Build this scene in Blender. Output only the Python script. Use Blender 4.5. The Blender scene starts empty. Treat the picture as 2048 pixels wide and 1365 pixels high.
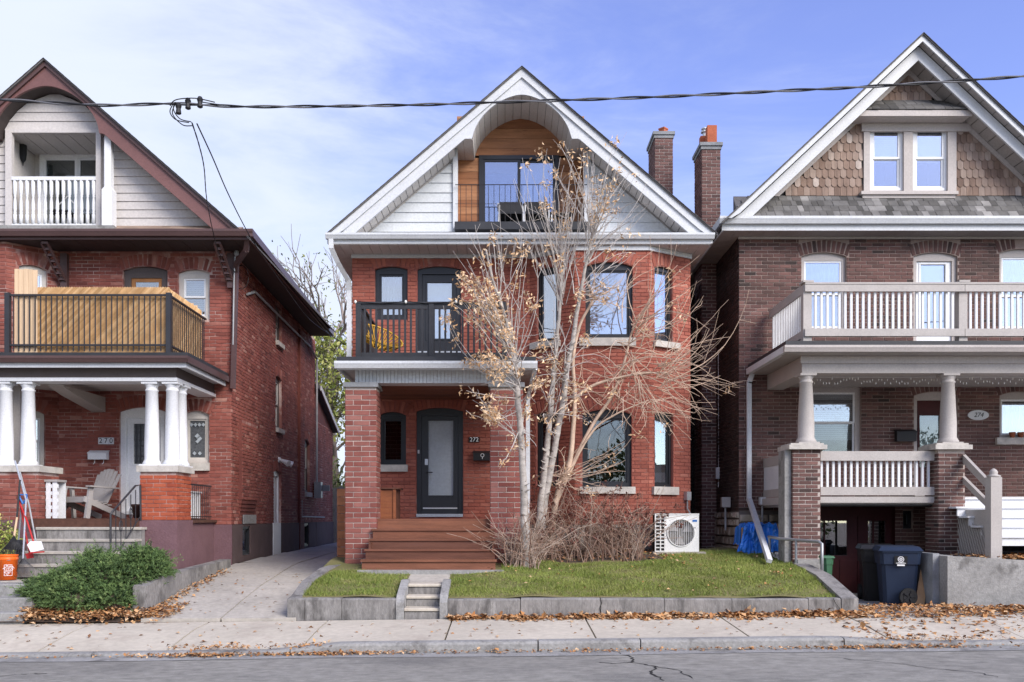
import bpy, math, random
import numpy as np
from mathutils import Vector, Matrix
R = random.Random(272)
sc = bpy.context.scene
col = sc.collection
rad = math.radians

# ---------------------------------------------------------------- camera, sky, sun, exposure
FPX, VX, VY, CAMZ = 1785.0, 1010.0, 1035.0, 1.5      # focal length in photo pixels, vanishing point, eye height
cd = bpy.data.cameras.new('camera'); cam = bpy.data.objects.new('camera', cd); col.objects.link(cam)
cam.location = (0, 0, CAMZ); cam.rotation_euler = (rad(90), 0, 0)
cd.sensor_width = 36; cd.lens = FPX / 2048 * 36
cd.shift_x = (1024 - VX) / 2048; cd.shift_y = (VY - 682.5) / 2048
cd.clip_start = .1; cd.clip_end = 2000
sc.camera = cam
SUN_EL, SUN_AZ = 35.0, 138.0        # azimuth measured clockwise from +Y
w = bpy.data.worlds.new('World'); sc.world = w; w.use_nodes = True
nt = w.node_tree; nt.nodes.clear()
def wn(t, **k):
    n = nt.nodes.new(t)
    for a, b in k.items(): setattr(n, a, b)
    return n
sky = wn('ShaderNodeTexSky', sky_type='NISHITA', sun_disc=False, sun_elevation=rad(SUN_EL), sun_rotation=rad(SUN_AZ))
sky.air_density = 1.0; sky.dust_density = .4; sky.ozone_density = 3.0
tc = wn('ShaderNodeTexCoord')
mp = wn('ShaderNodeMapping'); mp.inputs['Scale'].default_value = (1.0, 1.0, 4.6); mp.inputs['Rotation'].default_value = (0, rad(9), rad(20))
no = wn('ShaderNodeTexNoise'); no.inputs['Scale'].default_value = 2.3; no.inputs['Detail'].default_value = 8; no.inputs['Roughness'].default_value = .62; no.inputs['Distortion'].default_value = .5
no2 = wn('ShaderNodeTexNoise'); no2.inputs['Scale'].default_value = .9; no2.inputs['Detail'].default_value = 2
sep = wn('ShaderNodeSeparateXYZ')
L = nt.links.new
L(tc.outputs['Generated'], mp.inputs[0]); L(mp.outputs[0], no.inputs['Vector']); L(tc.outputs['Generated'], no2.inputs['Vector']); L(tc.outputs['Generated'], sep.inputs[0])
# thin high cloud: thick towards the west (left), thinning to the east, thick again low down
def wm(op, a, b, c=None):
    n = wn('ShaderNodeMath', operation=op)
    for i, v in enumerate((a, b, c)):
        if v is None: continue
        if isinstance(v, (int, float)): n.inputs[i].default_value = v
        else: L(v, n.inputs[i])
    return n.outputs[0]
west = wm('MULTIPLY_ADD', sep.outputs['X'], -.95, .18)
low = wm('MULTIPLY_ADD', sep.outputs['Z'], -1.0, .40)
cov = wm('ADD', wm('ADD', west, low), wm('MULTIPLY_ADD', no.outputs['Fac'], 1.5, -.48))
cr = wn('ShaderNodeMapRange', interpolation_type='SMOOTHERSTEP'); L(cov, cr.inputs[0])
cr.inputs[1].default_value = -.05; cr.inputs[2].default_value = 1.05; cr.inputs[3].default_value = .05; cr.inputs[4].default_value = .96
hs = wn('ShaderNodeHueSaturation'); hs.inputs['Hue'].default_value = .528; hs.inputs['Saturation'].default_value = 1.07; hs.inputs['Value'].default_value = 1.9
L(sky.outputs[0], hs.inputs['Color'])
mx = wn('ShaderNodeMix', data_type='RGBA'); L(cr.outputs[0], mx.inputs['Factor']); L(hs.outputs[0], mx.inputs['A'])
mx.inputs['B'].default_value = (5.7, 6.2, 7.3, 1)
bg = wn('ShaderNodeBackground'); bg.inputs['Strength'].default_value = .079
out = wn('ShaderNodeOutputWorld'); L(mx.outputs['Result'], bg.inputs[0]); L(bg.outputs[0], out.inputs[0])
sd = bpy.data.lights.new('sun', 'SUN'); sd.energy = 2.5; sd.angle = rad(34); sd.color = (1, .93, .83)
so = bpy.data.objects.new('sun', sd); col.objects.link(so)
d = Vector((math.sin(rad(SUN_AZ)) * math.cos(rad(SUN_EL)), math.cos(rad(SUN_AZ)) * math.cos(rad(SUN_EL)), math.sin(rad(SUN_EL))))
so.rotation_euler = d.to_track_quat('Z', 'Y').to_euler(); so.location = d * 60
vs = sc.view_settings; vs.view_transform = 'Standard'; vs.look = 'None'; vs.gamma = 1; vs.use_curve_mapping = False
vs.exposure = .95

# ---------------------------------------------------------------- helpers
def PX(px, Y): return (px - VX) * Y / FPX           # photo column, at depth Y, to metres
def PZ(py, Y): return CAMZ + (VY - py) * Y / FPX     # photo row, at depth Y, to metres
def lerp(a, b, t): return a + (b - a) * t
def interp(x, tab):
    if x <= tab[0][0]: return tab[0][1]
    for (a, va), (b, vb) in zip(tab, tab[1:]):
        if x <= b: return va + (vb - va) * (x - a) / (b - a)
    return tab[-1][1]

class Fr:                                            # a vertical wall plane: u along it, d outwards
    def __init__(s, ox, oy, ang=0):
        s.ox, s.oy, s.a = ox, oy, rad(ang); s.U = (math.cos(s.a), math.sin(s.a)); s.N = (math.sin(s.a), -math.cos(s.a))
    def p(s, u, d, z): return (s.ox + u * s.U[0] + d * s.N[0], s.oy + u * s.U[1] + d * s.N[1], z)
    def u(s, px):
        k = (px - VX) / FPX
        return (k * s.oy - s.ox) / (s.U[0] - k * s.U[1])
    def z(s, py, u=0): return CAMZ + (VY - py) * (s.oy + u * s.U[1]) / FPX

class MB:
    def __init__(s): s.v = []; s.f = []; s.t = None
    def add(s, vs, fs):
        o = len(s.v); s.v += [tuple(q) for q in vs]; s.f += [tuple(i + o for i in f) for f in fs]; return s
    def quad(s, a, b, c, d): return s.add([a, b, c, d], [(0, 1, 2, 3)])
    def hexa(s, p): return s.add(p, [(0, 3, 2, 1), (4, 5, 6, 7), (0, 1, 5, 4), (1, 2, 6, 5), (2, 3, 7, 6), (3, 0, 4, 7)])
    def box(s, x0, x1, y0, y1, z0, z1):
        return s.hexa([(x0, y0, z0), (x1, y0, z0), (x1, y1, z0), (x0, y1, z0), (x0, y0, z1), (x1, y0, z1), (x1, y1, z1), (x0, y1, z1)])
    def fbox(s, F, u0, u1, d0, d1, z0, z1):
        return s.hexa([F.p(u0, d1, z0), F.p(u1, d1, z0), F.p(u1, d0, z0), F.p(u0, d0, z0), F.p(u0, d1, z1), F.p(u1, d1, z1), F.p(u1, d0, z1), F.p(u0, d0, z1)])
    def prism(s, pts, vec):
        n = len(pts); q = [tuple(a + b for a, b in zip(p, vec)) for p in pts]
        return s.add(list(pts) + q, [tuple(range(n - 1, -1, -1)), tuple(range(n, 2 * n))] + [(i, (i + 1) % n, n + (i + 1) % n, n + i) for i in range(n)])
    def profx(s, prof, x0, x1): return s.prism([(x0, y, z) for y, z in prof], (x1 - x0, 0, 0))
    def strip(s, xs, tops, bots, y0, y1):
        for i in range(len(xs) - 1):
            a, b = xs[i], xs[i + 1]
            if max(tops[i] - bots[i], tops[i + 1] - bots[i + 1]) < 1e-4: continue
            s.hexa([(a, y0, bots[i]), (b, y0, bots[i + 1]), (b, y1, bots[i + 1]), (a, y1, bots[i]), (a, y0, tops[i]), (b, y0, tops[i + 1]), (b, y1, tops[i + 1]), (a, y1, tops[i])])
        return s
    def tube(s, pts, rs, n=6, cap=True):
        pts = [Vector(p) for p in pts]
        if isinstance(rs, (int, float)): rs = [rs] * len(pts)
        elif len(rs) == 2 and len(pts) != 2: rs = [lerp(rs[0], rs[1], i / (len(pts) - 1)) for i in range(len(pts))]
        o = len(s.v); up = None
        for i, p in enumerate(pts):
            t = (pts[min(i + 1, len(pts) - 1)] - pts[max(i - 1, 0)]).normalized()
            if up is None: up = Vector((0, 0, 1)) if abs(t.z) < .9 else Vector((1, 0, 0))
            a = t.cross(up)
            if a.length < 1e-5: a = t.orthogonal()
            a.normalize(); b = a.cross(t).normalized(); up = b
            for k in range(n):
                th = 2 * math.pi * k / n
                s.v.append(tuple(p + (a * math.cos(th) + b * math.sin(th)) * rs[i]))
        for i in range(len(pts) - 1):
            for k in range(n):
                k2 = (k + 1) % n
                s.f.append((o + i * n + k, o + i * n + k2, o + (i + 1) * n + k2, o + (i + 1) * n + k))
        if cap:
            s.f.append(tuple(o + k for k in range(n - 1, -1, -1))); e = o + (len(pts) - 1) * n; s.f.append(tuple(e + k for k in range(n)))
        return s
    def lathe(s, cx, cy, prof, n=16, sx=1, sy=1):
        o = len(s.v)
        for r, z in prof:
            for k in range(n):
                th = 2 * math.pi * k / n; s.v.append((cx + r * math.cos(th) * sx, cy + r * math.sin(th) * sy, z))
        for i in range(len(prof) - 1):
            for k in range(n):
                k2 = (k + 1) % n; s.f.append((o + i * n + k, o + i * n + k2, o + (i + 1) * n + k2, o + (i + 1) * n + k))
        s.f.append(tuple(o + k for k in range(n - 1, -1, -1))); e = o + (len(prof) - 1) * n; s.f.append(tuple(e + k for k in range(n)))
        return s
    def beam(s, p, q, w, h, up=(0, 0, 1)):
        p, q = Vector(p), Vector(q); t = (q - p).normalized(); u = Vector(up); a = t.cross(u)
        if a.length < 1e-4: a = t.cross(Vector((0, 1, 0)))
        a.normalize(); b = a.cross(t).normalized(); a *= w / 2; b *= h / 2
        return s.hexa([p - a - b, p + a - b, p + a + b, p - a + b, q - a - b, q + a - b, q + a + b, q - a + b])
    def mesh(s, name, m, smooth=False):
        me = bpy.data.meshes.new(name); me.from_pydata(s.v, [], s.f)
        if m: me.materials.append(m)
        if smooth: me.polygons.foreach_set('use_smooth', [True] * len(me.polygons))
        if s.t is not None:
            a = me.attributes.new('tint', 'FLOAT', 'FACE'); a.data.foreach_set('value', np.asarray(s.t, dtype=np.float32))
        me.update(); return me
    def build(s, name, m, parent=None, smooth=False, **k):
        return link(name, s.mesh(name, m, smooth), parent, **k)

def link(name, me, parent=None, mw=None, label=None, cat=None, group=None, kind=None):
    o = bpy.data.objects.new(name, me); col.objects.link(o)
    if mw is not None: o.matrix_basis = mw
    if parent is not None:
        o.parent = parent
        if parent.parent is None and parent.type == 'EMPTY': o.matrix_parent_inverse = parent.matrix_basis.inverted()
    return tag(o, label, cat, group, kind)
def tag(o, label=None, cat=None, group=None, kind=None):
    for a, b in (('label', label), ('category', cat), ('group', group), ('kind', kind)):
        if b: o[a] = b
    return o
def thing(name, loc, label, cat, group=None):
    o = bpy.data.objects.new(name, None); col.objects.link(o); o.location = loc; o.empty_display_size = .1
    o.matrix_basis = Matrix.Translation(loc)
    return tag(o, label, cat, group)
def text_mesh(txt, size, m, name, parent, mw, extrude=.002, align='CENTER', **k):
    c = bpy.data.curves.new(name, 'FONT'); c.body = txt; c.size = size; c.extrude = extrude; c.align_x = align; c.align_y = 'CENTER'
    c.resolution_u = 3
    for a, b in k.items(): setattr(c, a, b)
    t = bpy.data.objects.new(name, c); me = bpy.data.meshes.new_from_object(t); bpy.data.objects.remove(t)
    me.materials.clear(); me.materials.append(m)
    return link(name, me, parent, mw)
FACE = Matrix.Rotation(rad(90), 4, 'X')              # flat text turned upright to face the street
def at(x, y, z): return Matrix.Translation((x, y, z))

# ---------------------------------------------------------------- materials
M = {}
def mat(name, c, rough=.75, var=.18, scale=2.0, bump=0.0, bscale=60, c2=None, spec=.3, metal=0, stretch=None, tint=None, spots=None, fine=.12, obj=False, rot=None, trans=0):
    m = bpy.data.materials.new(name); m.use_nodes = True; t = m.node_tree; N = t.nodes; b = N['Principled BSDF']; K = t.links.new
    b.inputs['Roughness'].default_value = rough; b.inputs['Specular IOR Level'].default_value = spec; b.inputs['Metallic'].default_value = metal
    if obj: vec = N.new('ShaderNodeTexCoord').outputs['Object']
    else: vec = N.new('ShaderNodeNewGeometry').outputs['Position']
    if stretch or rot:
        mpn = N.new('ShaderNodeMapping'); mpn.inputs['Scale'].default_value = stretch or (1, 1, 1); K(vec, mpn.inputs[0]); vec = mpn.outputs[0]
    def noise(s, det=5, ro=.6):
        n = N.new('ShaderNodeTexNoise'); n.inputs['Scale'].default_value = s; n.inputs['Detail'].default_value = det; n.inputs['Roughness'].default_value = ro; K(vec, n.inputs['Vector']); return n.outputs['Fac']
    def mix(f, a, bb, blend='MIX'):
        n = N.new('ShaderNodeMix'); n.data_type = 'RGBA'; n.blend_type = blend
        for i, v in (('Factor', f), ('A', a), ('B', bb)):
            if hasattr(v, 'links') or isinstance(v, bpy.types.NodeSocket): K(v, n.inputs[i])
            elif i == 'Factor': n.inputs[i].default_value = v
            else: n.inputs[i].default_value = (*v[:3], 1)
        return n.outputs['Result']
    def rng(v, a, bb, c0=0, d0=1):
        n = N.new('ShaderNodeMapRange'); n.inputs[1].default_value = a; n.inputs[2].default_value = bb; n.inputs[3].default_value = c0; n.inputs[4].default_value = d0; K(v, n.inputs[0]); return n.outputs[0]
    base = tuple(c)
    if tint:
        at_ = N.new('ShaderNodeAttribute'); at_.attribute_name = 'tint'; rp = N.new('ShaderNodeValToRGB'); K(at_.outputs['Fac'], rp.inputs[0])
        e = rp.color_ramp.elements
        while len(e) < len(tint): e.new(.5)
        for i, q in enumerate(tint): e[i].position = i / (len(tint) - 1); e[i].color = (*q, 1)
        base = rp.outputs[0]
    lo = [1 - var] * 3; hi = [1 + var] * 3
    if c2 is not None: cc = mix(rng(noise(scale), .32, .68), base, c2)
    else: cc = mix(1.0, base, mix(rng(noise(scale), .3, .7), lo, hi), 'MULTIPLY')
    if fine: cc = mix(1.0, cc, mix(rng(noise(scale * 17, 3), .25, .75), [1 - fine] * 3, [1 + fine] * 3), 'MULTIPLY')
    for sp in (spots or []):       # (colour, scale, threshold, softness, strength)
        cc = mix(rng(noise(sp[1], 6, .65), sp[2], sp[2] + sp[3], 0, sp[4]), cc, sp[0])
    K(cc, b.inputs['Base Color'])
    if trans:
        b.inputs['Transmission Weight'].default_value = trans
    if bump:
        bn = N.new('ShaderNodeBump'); bn.inputs['Strength'].default_value = bump; bn.inputs['Distance'].default_value = .01; K(noise(bscale, 4), bn.inputs['Height']); K(bn.outputs[0], b.inputs['Normal'])
    M[name] = m; return m
def glass(name, refl, tintc=(.75, .8, .82), rough=.01, alpha=.85):
    m = bpy.data.materials.new(name); m.use_nodes = True; t = m.node_tree; N = t.nodes; N.clear(); K = t.links.new
    tr = N.new('ShaderNodeBsdfTransparent'); tr.inputs[0].default_value = (*tintc, 1)
    g = N.new('ShaderNodeBsdfGlossy'); g.inputs['Roughness'].default_value = rough; g.inputs[0].default_value = (.95, .97, 1, 1)
    lw = N.new('ShaderNodeLayerWeight'); lw.inputs[0].default_value = .25
    ad = N.new('ShaderNodeMath'); ad.operation = 'MULTIPLY_ADD'; ad.use_clamp = True; K(lw.outputs['Fresnel'], ad.inputs[0]); ad.inputs[1].default_value = .8; ad.inputs[2].default_value = refl
    bn = N.new('ShaderNodeBump'); bn.inputs['Strength'].default_value = .03; bn.inputs['Distance'].default_value = .02
    nz = N.new('ShaderNodeTexNoise'); nz.inputs['Scale'].default_value = 2.2; ge = N.new('ShaderNodeNewGeometry'); K(ge.outputs['Position'], nz.inputs['Vector']); K(nz.outputs['Fac'], bn.inputs['Height']); K(bn.outputs[0], g.inputs['Normal'])
    mxs = N.new('ShaderNodeMixShader'); K(ad.outputs[0], mxs.inputs[0]); K(tr.outputs[0], mxs.inputs[1]); K(g.outputs[0], mxs.inputs[2])
    o = N.new('ShaderNodeOutputMaterial'); K(mxs.outputs[0], o.inputs[0]); M[name] = m; return m
def rmp(c, a=.7, b=1.3): return (tuple(x * a for x in c), c, tuple(x * b for x in c))
mat('painted_red_brick', (.3, .06, .045), .8, .14, 1.3, .25, 90, tint=[(0.224, 0.066, 0.045), (0.286, 0.084, 0.057), (0.319, 0.1, 0.068), (0.37, 0.139, 0.098)], spots=[((.16, .045, .036), 1.1, .55, .25, .5), ((.40, .20, .16), 6, .66, .12, .55)])
mat('painted_red_mortar', (.25, .082, .064), .9, .15, 1.3, .3, 120, spots=[((.46, .30, .25), 1.6, .53, .16, .75)])
mat('pier_brick', (.3, .12, .1), .85, .15, 3, .3, 90, tint=[(0.159, 0.047, 0.038), (0.202, 0.066, 0.053), (0.232, 0.086, 0.07), (0.275, 0.121, 0.1)])
mat('pier_mortar', (.5, .43, .38), .95, .15, 5, .3, 150)
mat('old_red_brick', (.25, .05, .04), .8, .2, 1.1, .3, 90, tint=[(0.144, 0.044, 0.034), (0.201, 0.059, 0.044), (0.241, 0.072, 0.054), (0.27, 0.09, 0.067), (0.38, 0.192, 0.152)], spots=[((.11, .034, .028), .8, .54, .25, .5), ((.36, .19, .155), 8, .67, .08, .5)])
mat('old_red_mortar', (.27, .115, .095), .95, .2, 1, .3, 120, spots=[((.55, .43, .38), 2.0, .48, .16, .85)])
mat('orange_brick', (.34, .09, .05), .8, .15, 2, .3, 90, tint=[(.27, .055, .028), (.33, .075, .035), (.37, .095, .048)])  # brighter orange brick of the right pier on the left porch
mat('brown_brick', (.15, .07, .06), .85, .2, 1.0, .35, 90, tint=[(0.042, 0.03, 0.027), (0.092, 0.051, 0.044), (0.122, 0.063, 0.055), (0.143, 0.074, 0.064), (0.181, 0.097, 0.082)], spots=[((.042, .034, .031), .9, .55, .18, .75)])
mat('brown_mortar', (.30, .23, .20), .95, .25, 1.5, .3, 120, spots=[((.42, .36, .31), 1.7, .55, .2, .8), ((.08, .06, .055), .9, .55, .2, .6)])
mat('shaded_sooty_brick', (.08, .05, .045), .9, .2, 1.0, .35, 90, tint=[(.03, .022, .02), (.055, .036, .032), (.085, .05, .044)], spots=[((.025, .02, .018), .7, .5, .25, .6)])  # gap side wall: sooty brick, with the shade darkened into its colours
mat('dark_wall_mortar', (.13, .11, .1), .95, .25, 1.5, .3, 120)  # gap wall's shade darkened into the mortar; also backs the rubble foundation
mat('chimney_brick', (.17, .085, .075), .85, .2, 2, .35, 90, tint=[(.07, .045, .042), (.125, .066, .058), (.16, .085, .075), (.20, .115, .10)])
mat('chimney_mortar', (.42, .36, .32), .95, .2, 3, .3, 120)
mat('stone_sill', (.46, .43, .39), .9, .2, 6, .6, 40, spots=[((.25, .24, .22), 5, .56, .15, .6)])
mat('rough_stone', (.42, .36, .29), .9, .3, 3, .9, 18, spots=[((.16, .13, .1), 4, .52, .12, .8)])
mat('grey_stone', (.24, .25, .26), .9, .25, 5, .7, 40)
mat('white_alu', (.56, .575, .59), .45, .05, 2, .04, 20, spec=.4, spots=[((.36, .35, .33), 2.5, .58, .25, .4)])
mat('white_siding', (.55, .575, .59), .5, .05, 1.5, .03, 30, spec=.35)
mat('white_paint', (.66, .67, .685), .5, .06, 3, .06, 40, spots=[((.5, .5, .5), 4, .62, .2, .3)])
mat('soffit_grey', (.55, .52, .49), .6, .08, 2, .05, 30)
mat('beige_siding', (.52, .49, .47), .55, .05, 1.5, .03, 30)
mat('brown_alu', (.085, .048, .046), .4, .1, 2, .05, 30, spec=.4)
mat('brown_barge', (.155, .075, .07), .45, .1, 2, .05, 30, spec=.4)
mat('dark_soffit', (.06, .048, .045), .7, .12, 2, .05, 30)
mat('beam_brown', (.10, .08, .075), .6, .12, 2, .1, 30)
mat('taupe_paint', (.40, .37, .345), .6, .07, 2.5, .12, 40, spots=[((.28, .25, .23), 3, .6, .15, .35)])
mat('taupe_trim', (.44, .40, .375), .6, .06, 2, .08, 30)
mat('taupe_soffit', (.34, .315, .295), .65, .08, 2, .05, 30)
mat('charcoal_paint', (.030, .031, .035), .5, .18, 3, .1, 40, spec=.35)
mat('black_frame', (.016, .017, .02), .38, .15, 3, .03, 30, spec=.45)
mat('white_frame', (.75, .76, .77), .4, .04, 3, .03, 30, spec=.4)
mat('cream_frame', (.52, .49, .45), .55, .1, 4, .1, 40)
mat('blind_white', (.66, .67, .66), .7, .05, 3)
mat('curtain_white', (.72, .74, .76), .9, .06, 3, .1, 30)
mat('curtain_grey', (.30, .32, .33), .9, .1, 3, .1, 30)
mat('interior_dark', (.028, .027, .026), .9, .3, 2)
mat('interior_mid', (.16, .15, .14), .9, .3, 2)
mat('leaded_glass', (.075, .08, .085), .22, .35, 28, .5, 60, spec=.6)
mat('frosted_glass', (.36, .40, .43), .35, .12, 1.2, .4, 240, spec=.5)
mat('asphalt_shingle', (.13, .125, .125), .95, .2, 6, .6, 200)
mat('brown_shingle', (.30, .22, .17), .95, .2, 5, .5, 200, tint=[(.22, .16, .12), (.28, .20, .155), (.33, .25, .19)])
mat('slate_shingle', (.13, .125, .12), .9, .25, 3, .4, 60, tint=[(.06, .058, .055), (.115, .11, .105), (.16, .155, .15), (.26, .25, .24)], stretch=(1, 1, 1))
mat('cedar_scale', (.3, .2, .15), .85, .2, 2, .4, 50, tint=[(.15, .10, .078), (.22, .15, .115), (.275, .20, .16), (.34, .265, .22), (.47, .40, .355)], stretch=(7, 7, 1))
mat('cedar_board', (.36, .175, .085), .6, .25, 1.4, .25, 26, stretch=(1, 3, 9), tint=[(.27, .115, .052), (.35, .16, .075), (.42, .21, .105)], spots=[((.12, .05, .025), 2.4, .64, .07, .85)])
mat('deck_board', (.155, .062, .038), .62, .3, 1.2, .3, 30, stretch=(1, 4, 9), tint=[(0.116, 0.047, 0.03), (0.166, 0.064, 0.037), (0.21, 0.084, 0.046)], spots=[((.07, .035, .03), 1.2, .56, .2, .5)])
mat('fence_board', (.33, .125, .05), .6, .25, 1.4, .3, 30, stretch=(1, 1, 8), tint=[(.26, .09, .038), (.33, .125, .05), (.40, .16, .065)])
mat('raw_pine', (.62, .45, .29), .75, .12, 2, .2, 40, stretch=(9, 9, 1))
mat('bamboo', (.55, .35, .16), .7, .2, 5, .3, 50, tint=[(0.406, 0.237, 0.101), (0.522, 0.322, 0.152), (0.608, 0.407, 0.213)])
mat('orange_wood', (.42, .19, .07), .6, .15, 3, .1, 40)
mat('dark_metal', (.035, .035, .04), .45, .15, 4, .05, 60, spec=.5, metal=.3)
mat('grey_metal', (.30, .31, .32), .42, .12, 4, .05, 60, metal=.5)
mat('galvanised', (.50, .52, .54), .35, .1, 3, .05, 40, metal=.6)
mat('grey_plastic', (.33, .31, .30), .5, .08, 4, .03, 60)
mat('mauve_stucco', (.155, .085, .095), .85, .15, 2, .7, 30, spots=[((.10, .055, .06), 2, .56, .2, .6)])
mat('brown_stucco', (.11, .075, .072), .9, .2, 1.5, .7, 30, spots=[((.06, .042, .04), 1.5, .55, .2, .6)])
mat('concrete', (.385, .355, .31), .92, .14, .9, .35, 130, fine=.16, spots=[((.17, .155, .14), 2.2, .58, .16, .55), ((.44, .40, .36), 1.6, .6, .2, .4)])
mat('old_concrete', (.27, .265, .255), .92, .2, 1.4, .8, 40, fine=.22, spots=[((.10, .095, .09), 3.2, .55, .12, .7), ((.40, .39, .37), 4, .6, .15, .5)])
mat('sidewalk_concrete', (.48, .435, .36), .92, .10, .7, .3, 160, fine=.12, spots=[((.30, .24, .20), 1.1, .56, .2, .6), ((.20, .15, .12), 3.4, .66, .1, .5)])
mat('stained_concrete', (.215, .205, .195), .93, .2, 1.2, .8, 40, fine=.25, stretch=(1.6, 1, .55), spots=[((.085, .08, .076), 3.4, .50, .14, .8), ((.38, .365, .345), 5, .60, .1, .6)])
mat('foundation', (.30, .275, .25), .92, .15, 2, .5, 60, spots=[((.16, .14, .13), 2, .58, .2, .5)])
mat('asphalt', (.25, .24, .215), .9, .08, .45, .55, 260, fine=.3, stretch=(.8, 1.2, 1), spots=[((.13, .127, .12), .55, .50, .2, .7), ((.29, .28, .26), 1.7, .6, .1, .5), ((.38, .375, .36), 34, .60, .06, .55), ((.07, .068, .065), 27, .62, .06, .5)])
mat('crack', (.025, .024, .023), .95, .2, 8)
mat('soil', (.07, .05, .038), .95, .3, 6, .9, 40, spots=[((.16, .11, .075), 14, .58, .08, .6)])
mat('dirt_litter', (.085, .055, .04), .95, .35, 9, .9, 60)
mat('turf', (.12, .13, .04), .95, .3, 1.6, .9, 60, c2=(.20, .165, .08))
mat('grass_blade', (.1, .14, .03), .7, .2, 1.2, tint=[(0.098, 0.159, 0.03), (0.175, 0.227, 0.042), (0.262, 0.289, 0.07), (0.382, 0.363, 0.14)], spots=[((.36, .30, .15), 1.3, .58, .14, .65)])
mat('leaf_litter', (.4, .22, .09), .75, .15, 8, tint=[(.12, .055, .028), (.30, .135, .05), (.42, .20, .07), (.52, .30, .14), (.60, .42, .25)])
mat('dry_leaf', (.5, .34, .19), .75, .12, 8, tint=[(.50, .29, .14), (.62, .40, .22), (.70, .50, .31), (.74, .59, .42)])
mat('birch_bark', (.38, .345, .31), .88, .3, 5, .8, 30, fine=.25, stretch=(1, 1, 2.2), spots=[((.20, .17, .14), 3, .52, .15, .6), ((.07, .055, .048), 7, .60, .05, .85), ((.52, .48, .44), 6, .60, .1, .5)])
mat('twig_grey', (.46, .42, .385), .85, .25, 10, .2, 50)
mat('twig_tan', (.53, .39, .29), .85, .25, 6, .2, 50)
mat('twig_brown', (.235, .14, .10), .85, .3, 8, .2, 50, tint=[(.17, .09, .065), (.29, .185, .135), (.46, .37, .30)])
mat('seed_head', (.14, .06, .045), .9, .25, 12)
mat('juniper', (.05, .085, .03), .75, .25, 3, tint=[(0.035, 0.065, 0.026), (0.068, 0.117, 0.039), (0.115, 0.182, 0.058), (0.203, 0.273, 0.098)])
mat('juniper_wood', (.09, .065, .05), .9, .25, 12)
mat('yellow_leaf', (.4, .38, .08), .7, .2, 2, tint=[(0.12, 0.16, 0.036), (0.225, 0.264, 0.056), (0.315, 0.336, 0.08), (0.375, 0.368, 0.128)])
mat('olive_leaf', (.14, .17, .06), .7, .2, 2, tint=[(.07, .10, .035), (.14, .17, .06), (.24, .25, .09)])
mat('hedge_leaf', (.28, .32, .07), .7, .2, 3, tint=[(.09, .14, .03), (.22, .28, .055), (.38, .40, .09), (.5, .48, .16)])
mat('far_bark', (.24, .20, .18), .9, .2, 4)
mat('cable', (.018, .018, .02), .55, .2, 4)
mat('cable_light', (.13, .13, .14), .5, .2, 6)
mat('cable_grey', (.33, .34, .35), .5, .2, 6)
mat('tarp_blue', (.025, .18, .62), .32, .12, 3, .3, 16, spec=.5)
mat('bin_blue', (.014, .024, .05), .48, .08, 4, .15, 180)
mat('bin_black', (.012, .012, .014), .45, .1, 4, .1, 150)
mat('bin_green', (.04, .115, .06), .5, .1, 4)
mat('tyre', (.015, .015, .016), .75, .1, 6)
mat('plywood', (.42, .255, .13), .8, .12, 3, .2, 40, stretch=(8, 8, 1))
mat('ac_white', (.68, .68, .66), .42, .04, 3, .02, 40)
mat('maroon_paint', (.055, .009, .010), .55, .25, 2, .2, 30)
mat('orange_plastic', (.75, .13, .015), .42, .06, 4)
mat('red_plastic', (.42, .022, .022), .45, .1, 5)
mat('blue_plastic', (.03, .14, .42), .45, .1, 5)
mat('white_plastic', (.66, .66, .66), .45, .06, 5)
mat('black_plastic', (.02, .02, .022), .5, .1, 5)
mat('yellow_cane', (.52, .30, .035), .5, .15, 8)
mat('clay_flue', (.40, .115, .055), .8, .18, 4, .3, 50)
mat('pebble', (.62, .60, .57), .8, .3, 30)
mat('terracotta', (.30, .10, .05), .8, .15, 6)
mat('brown_carpet', (.085, .04, .028), .95, .25, 12, .5, 150)
mat('text_black', (.012, .012, .012), .5, 0, 1, fine=0)
mat('text_white', (.8, .8, .8), .5, 0, 1, fine=0)
mat('bulb', (.75, .74, .68), .25, 0, 1, fine=0)
mat('wicker_grey', (.22, .21, .20), .8, .2, 9)
glass('pane_sky', .40, (.82, .88, .92)); glass('pane_clear', .10, (.8, .84, .84)); glass('pane_mid', .28, (.8, .85, .88))

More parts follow.
